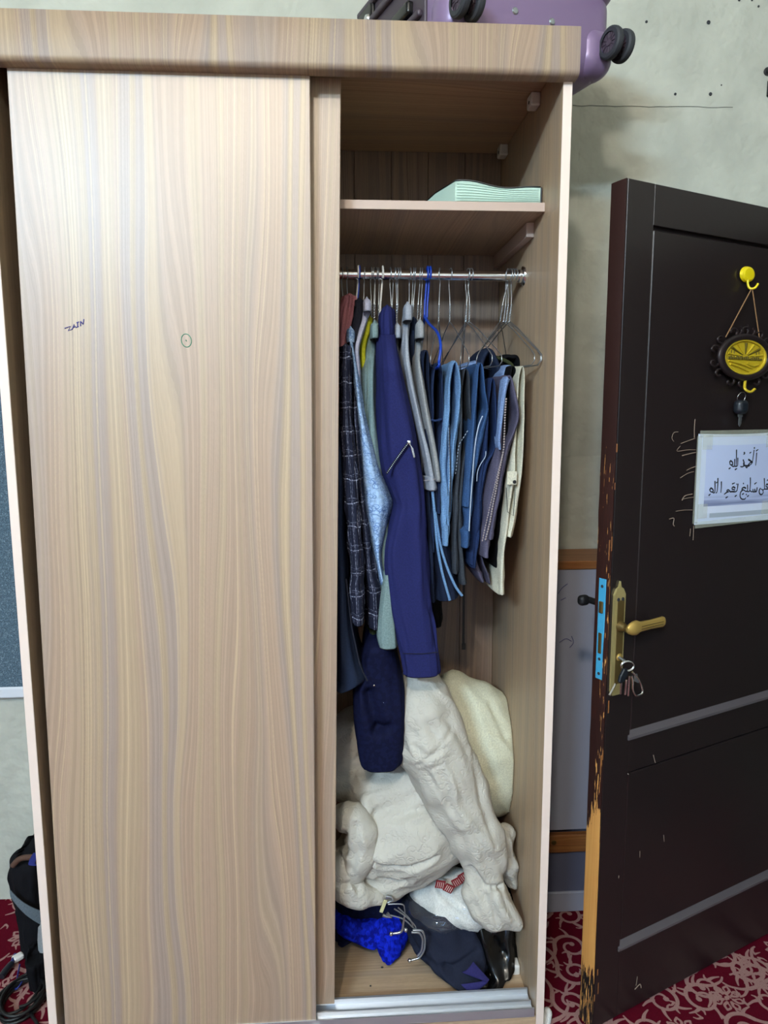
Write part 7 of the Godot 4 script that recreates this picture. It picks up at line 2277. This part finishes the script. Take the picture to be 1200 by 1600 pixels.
func left_corner() -> void:
	book_on_shelf()
	# speckled pin board on the back wall
	var nb := thing("notice_board", "dark teal speckled notice board with white frame on wall beside wardrobe", "board", Vector3(-0.75, 0, -0.62))
	var sp := plain(Color.WHITE, 0.95, 0.0, 0.1)
	var W := 512
	var mask := PackedByteArray()
	mask.resize(W * W)
	var rng := RandomNumberGenerator.new()
	rng.seed = 19
	for k in 1500:
		var c := Vector2(rng.randf() * W, rng.randf() * W)
		var a := rng.randf() * TAU
		var l := rng.randf_range(4, 13)
		brush(mask, W, W, [c, c + Vector2(cos(a), sin(a)) * l * 0.5 + Vector2(rng.randf_range(-2, 2), rng.randf_range(-2, 2)), c + Vector2(cos(a + 0.5), sin(a + 0.5)) * l], 1.0, 0.8, rng.randi_range(60, 230))
	sp.albedo_texture = blend(mask, Color(0.31, 0.38, 0.43), Color(0.55, 0.62, 0.66), noise_bytes(20, 0.1, W, W, W, W, 2), 0.5, W, W)
	sp.uv1_triplanar = true
	sp.uv1_scale = Vector3.ONE * 3.4
	obj("felt", one_box(Vector3(0, 1.3, 0), Vector3(1.06, 1.17, 0.014), 0.001), sp, nb)
	for q in [[Vector3(0, 0.712, 0.003), Vector3(1.1, 0.036, 0.022)], [Vector3(0, 1.89, 0.003), Vector3(1.1, 0.036, 0.022)]]:
		obj("frame_rail", one_box(q[0], q[1], 0.005, 0), M["paint_white"], nb)
	for x in [-0.54, 0.54]:
		obj("frame_stile", one_box(Vector3(x, 1.3, 0.003), Vector3(0.036, 1.15, 0.022), 0.005), M["paint_white"], nb)
	# rucksack slumped against the wardrobe
	var r := thing("rucksack", "black rucksack with a grey band slumped on carpet beside the wardrobe", "bag", Vector3.ZERO)
	obj("body", cloth([[0.2865, -0.2443, -0.1929, -0.42, -0.55], [0.2968, -0.2518, -0.1651, -0.38, -0.55], [0.2787, -0.2624, -0.1529, -0.36, -0.55], [0.2233, -0.2648, -0.1531, -0.36, -0.55], [0.1632, -0.2584, -0.1535, -0.36, -0.55], [0.1027, -0.252, -0.1539, -0.36, -0.55], [0.0416, -0.2456, -0.1544, -0.36, -0.55], [-0.0055, -0.2435, -0.1538, -0.36, -0.55]], 0.008, 72, {"ky": 9.0}), M["rucksack"], r)
	var gb := []
	for k in 9:
		var f := k / 8.0
		var a: Vector3 = Vector3(-0.2338, 0.2382, -0.345).lerp(Vector3(-0.1549, 0.1596, -0.352), f)
		var c: Vector3 = Vector3(-0.2327, 0.2165, -0.345).lerp(Vector3(-0.1579, 0.1156, -0.352), f)
		var o := Vector3(0, 0, 0.012 * sin(PI * clampf(f * 0.9 + 0.1, 0, 1)))
		gb.append([a + o, a.lerp(c, 0.5) + o * 1.2, c + o])
	obj("grey_band", sheet(gb, 0.003), M["rucksack_grey"], r)
	obj("top_handle", one_tube(curve([Vector3(-0.2274, 0.3016, -0.355), Vector3(-0.2122, 0.3186, -0.355), Vector3(-0.1941, 0.3255, -0.355), Vector3(-0.1731, 0.3246, -0.355), Vector3(-0.1561, 0.316, -0.355)], 12), 0.008, 8), plain(Color(0.30, 0.20, 0.15), 0.8), r)
	obj("blue_strap", ribbon([Vector3(-0.1531, 0.3473, -0.34), Vector3(-0.161, 0.3341, -0.34), Vector3(-0.1675, 0.315, -0.34), Vector3(-0.1539, 0.3104, -0.34)], 0.009, 0.004), plain(Color(0.10, 0.14, 0.42), 0.8), r)
	var gz := thing("grey_pouch", "light grey fabric pouch squeezed between black rucksack and the wardrobe", "pouch", Vector3.ZERO)
	obj("body", cloth([[0.137, -0.1551, -0.1148, -0.3, -0.42], [0.0879, -0.1603, -0.1145, -0.3, -0.42], [0.0283, -0.1591, -0.1149, -0.3, -0.42], [-0.0317, -0.1579, -0.1153, -0.3, -0.42], [-0.078, -0.1575, -0.1184, -0.3, -0.42]], 0.003, 73), M["grey_warm"], gz)
	var bd := thing("black_cloth", "black cloth heap on the carpet under the rucksack beside the cable", "cloth", Vector3.ZERO)
	obj("folds", cloth([[0.066, -0.1912, -0.1389, -0.3, -0.36], [0.0802, -0.1739, -0.1159, -0.24, -0.36], [0.0415, -0.1699, -0.1186, -0.24, -0.36], [0.0024, -0.1624, -0.1178, -0.24, -0.36], [-0.0211, -0.1571, -0.1193, -0.24, -0.36]], 0.006, 74), M["black_cloth"], bd)
	# coiled cable with its plug
	var cb := thing("cable_coil", "coil of black cable on the red carpet left of the wardrobe", "cable", Vector3.ZERO)
	var cc: Vector3 = Vector3(-0.1588, 0, -0.2107)
	var pts := []
	for k in 150:
		var a := TAU * k / 24.0
		var rad := 0.052 + 0.007 * sin(k * 0.37) + 0.004 * sin(k * 0.11)
		pts.append(cc + Vector3(cos(a) * rad + 0.004 * sin(k * 0.05), 0.007 + 0.0045 * (k / 24) + 0.003 * sin(a * 2.0 + k * 0.02), sin(a) * rad * 1.25))
	obj("loops", one_tube(pts, 0.0042, 7), M["plastic_dull"], cb)
	obj("cable_end", one_tube(curve([cc + Vector3(0.03, 0.012, 0.03), cc + Vector3(0.05, 0.01, 0.06), cc + Vector3(0.075, 0.006, 0.09), cc + Vector3(0.085, 0.005, 0.16)], 16), 0.0042, 7), M["plastic_dull"], cb)
	var bc := thing("blue_cable", "thin blue cable with a pale plug lying above the black coil", "cable", Vector3.ZERO)
	var q0: Vector3 = Vector3(-0.2365, 0.012, -0.36)
	obj("lead", one_tube(curve([Vector3(-0.2203, 0.01, -0.3348), Vector3(-0.2089, 0.012, -0.2968), Vector3(-0.1929, 0.012, -0.2445), Vector3(-0.1811, 0.02, -0.25), Vector3(-0.1855, 0.015, -0.3079)], 20), 0.0022, 6), plain(Color(0.09, 0.14, 0.42), 0.5), bc)
	var pg := MB.new()
	pg.rounded(q0, Vector3(0.030, 0.017, 0.022), 0.006, 4, Basis(Vector3.UP, 0.8))
	obj("plug", pg, M["white_plastic"], bc)
	var wd := thing("power_adapter", "dark cable connector with blue tip beside the pale plug on carpet", "connector", Vector3.ZERO)
	obj("body", one_tube(curve([Vector3(-0.2512, 0.012, -0.2905), Vector3(-0.2475, 0.014, -0.3132), Vector3(-0.2427, 0.014, -0.334)], 8), 0.009, 10), M["fob"], wd)
	obj("blue_tip", one_tube([Vector3(-0.2427, 0.014, -0.334), Vector3(-0.247, 0.014, -0.3681)], 0.006, 8), plain(Color(0.12, 0.16, 0.40), 0.5), wd)
	# crumpled tissue by the wardrobe's other foot
	var ti := thing("tissue", "crumpled white tissue on the carpet at the open side's foot", "tissue", Vector3.ZERO)
	var tp: Vector3 = Vector3(1.2216, 0.012, -0.0489)
	obj("crumple", soft_heap([[[tp, 0.012], [tp + Vector3(0.004, 0.016, -0.006), 0.009]]], 0.003, 0.01, 0.008, 75, [], 5.0, -5.0, 0.0005), M["white_cloth"], ti)


func wall_things() -> void:
	var wh := thing("wall_peg", "grey metal peg screwed into the cream wall above the brown door", "peg", Vector3.ZERO)
	var p: Vector3 = Vector3(1.9901, 2.5668, -0.634)
	var b := MB.new()
	b.lathe([Vector2(0, 0.03), Vector2(0.009, 0.03), Vector2(0.011, 0.026), Vector2(0.007, 0.02), Vector2(0.007, 0.004), Vector2(0.012, 0.003), Vector2(0.012, 0)], 14, Transform3D(Basis(Vector3.RIGHT, PI / 2), p))
	obj("peg", b, M["wire_dark"], wh)
	var s := thing("wall_bracket", "small black bracket fixed to the wall just below the grey peg", "bracket", Vector3.ZERO)
	obj("plate", one_box(Vector3(1.999, 2.5192, -0.63), Vector3(0.016, 0.045, 0.008), 0.002), M["black"], s)
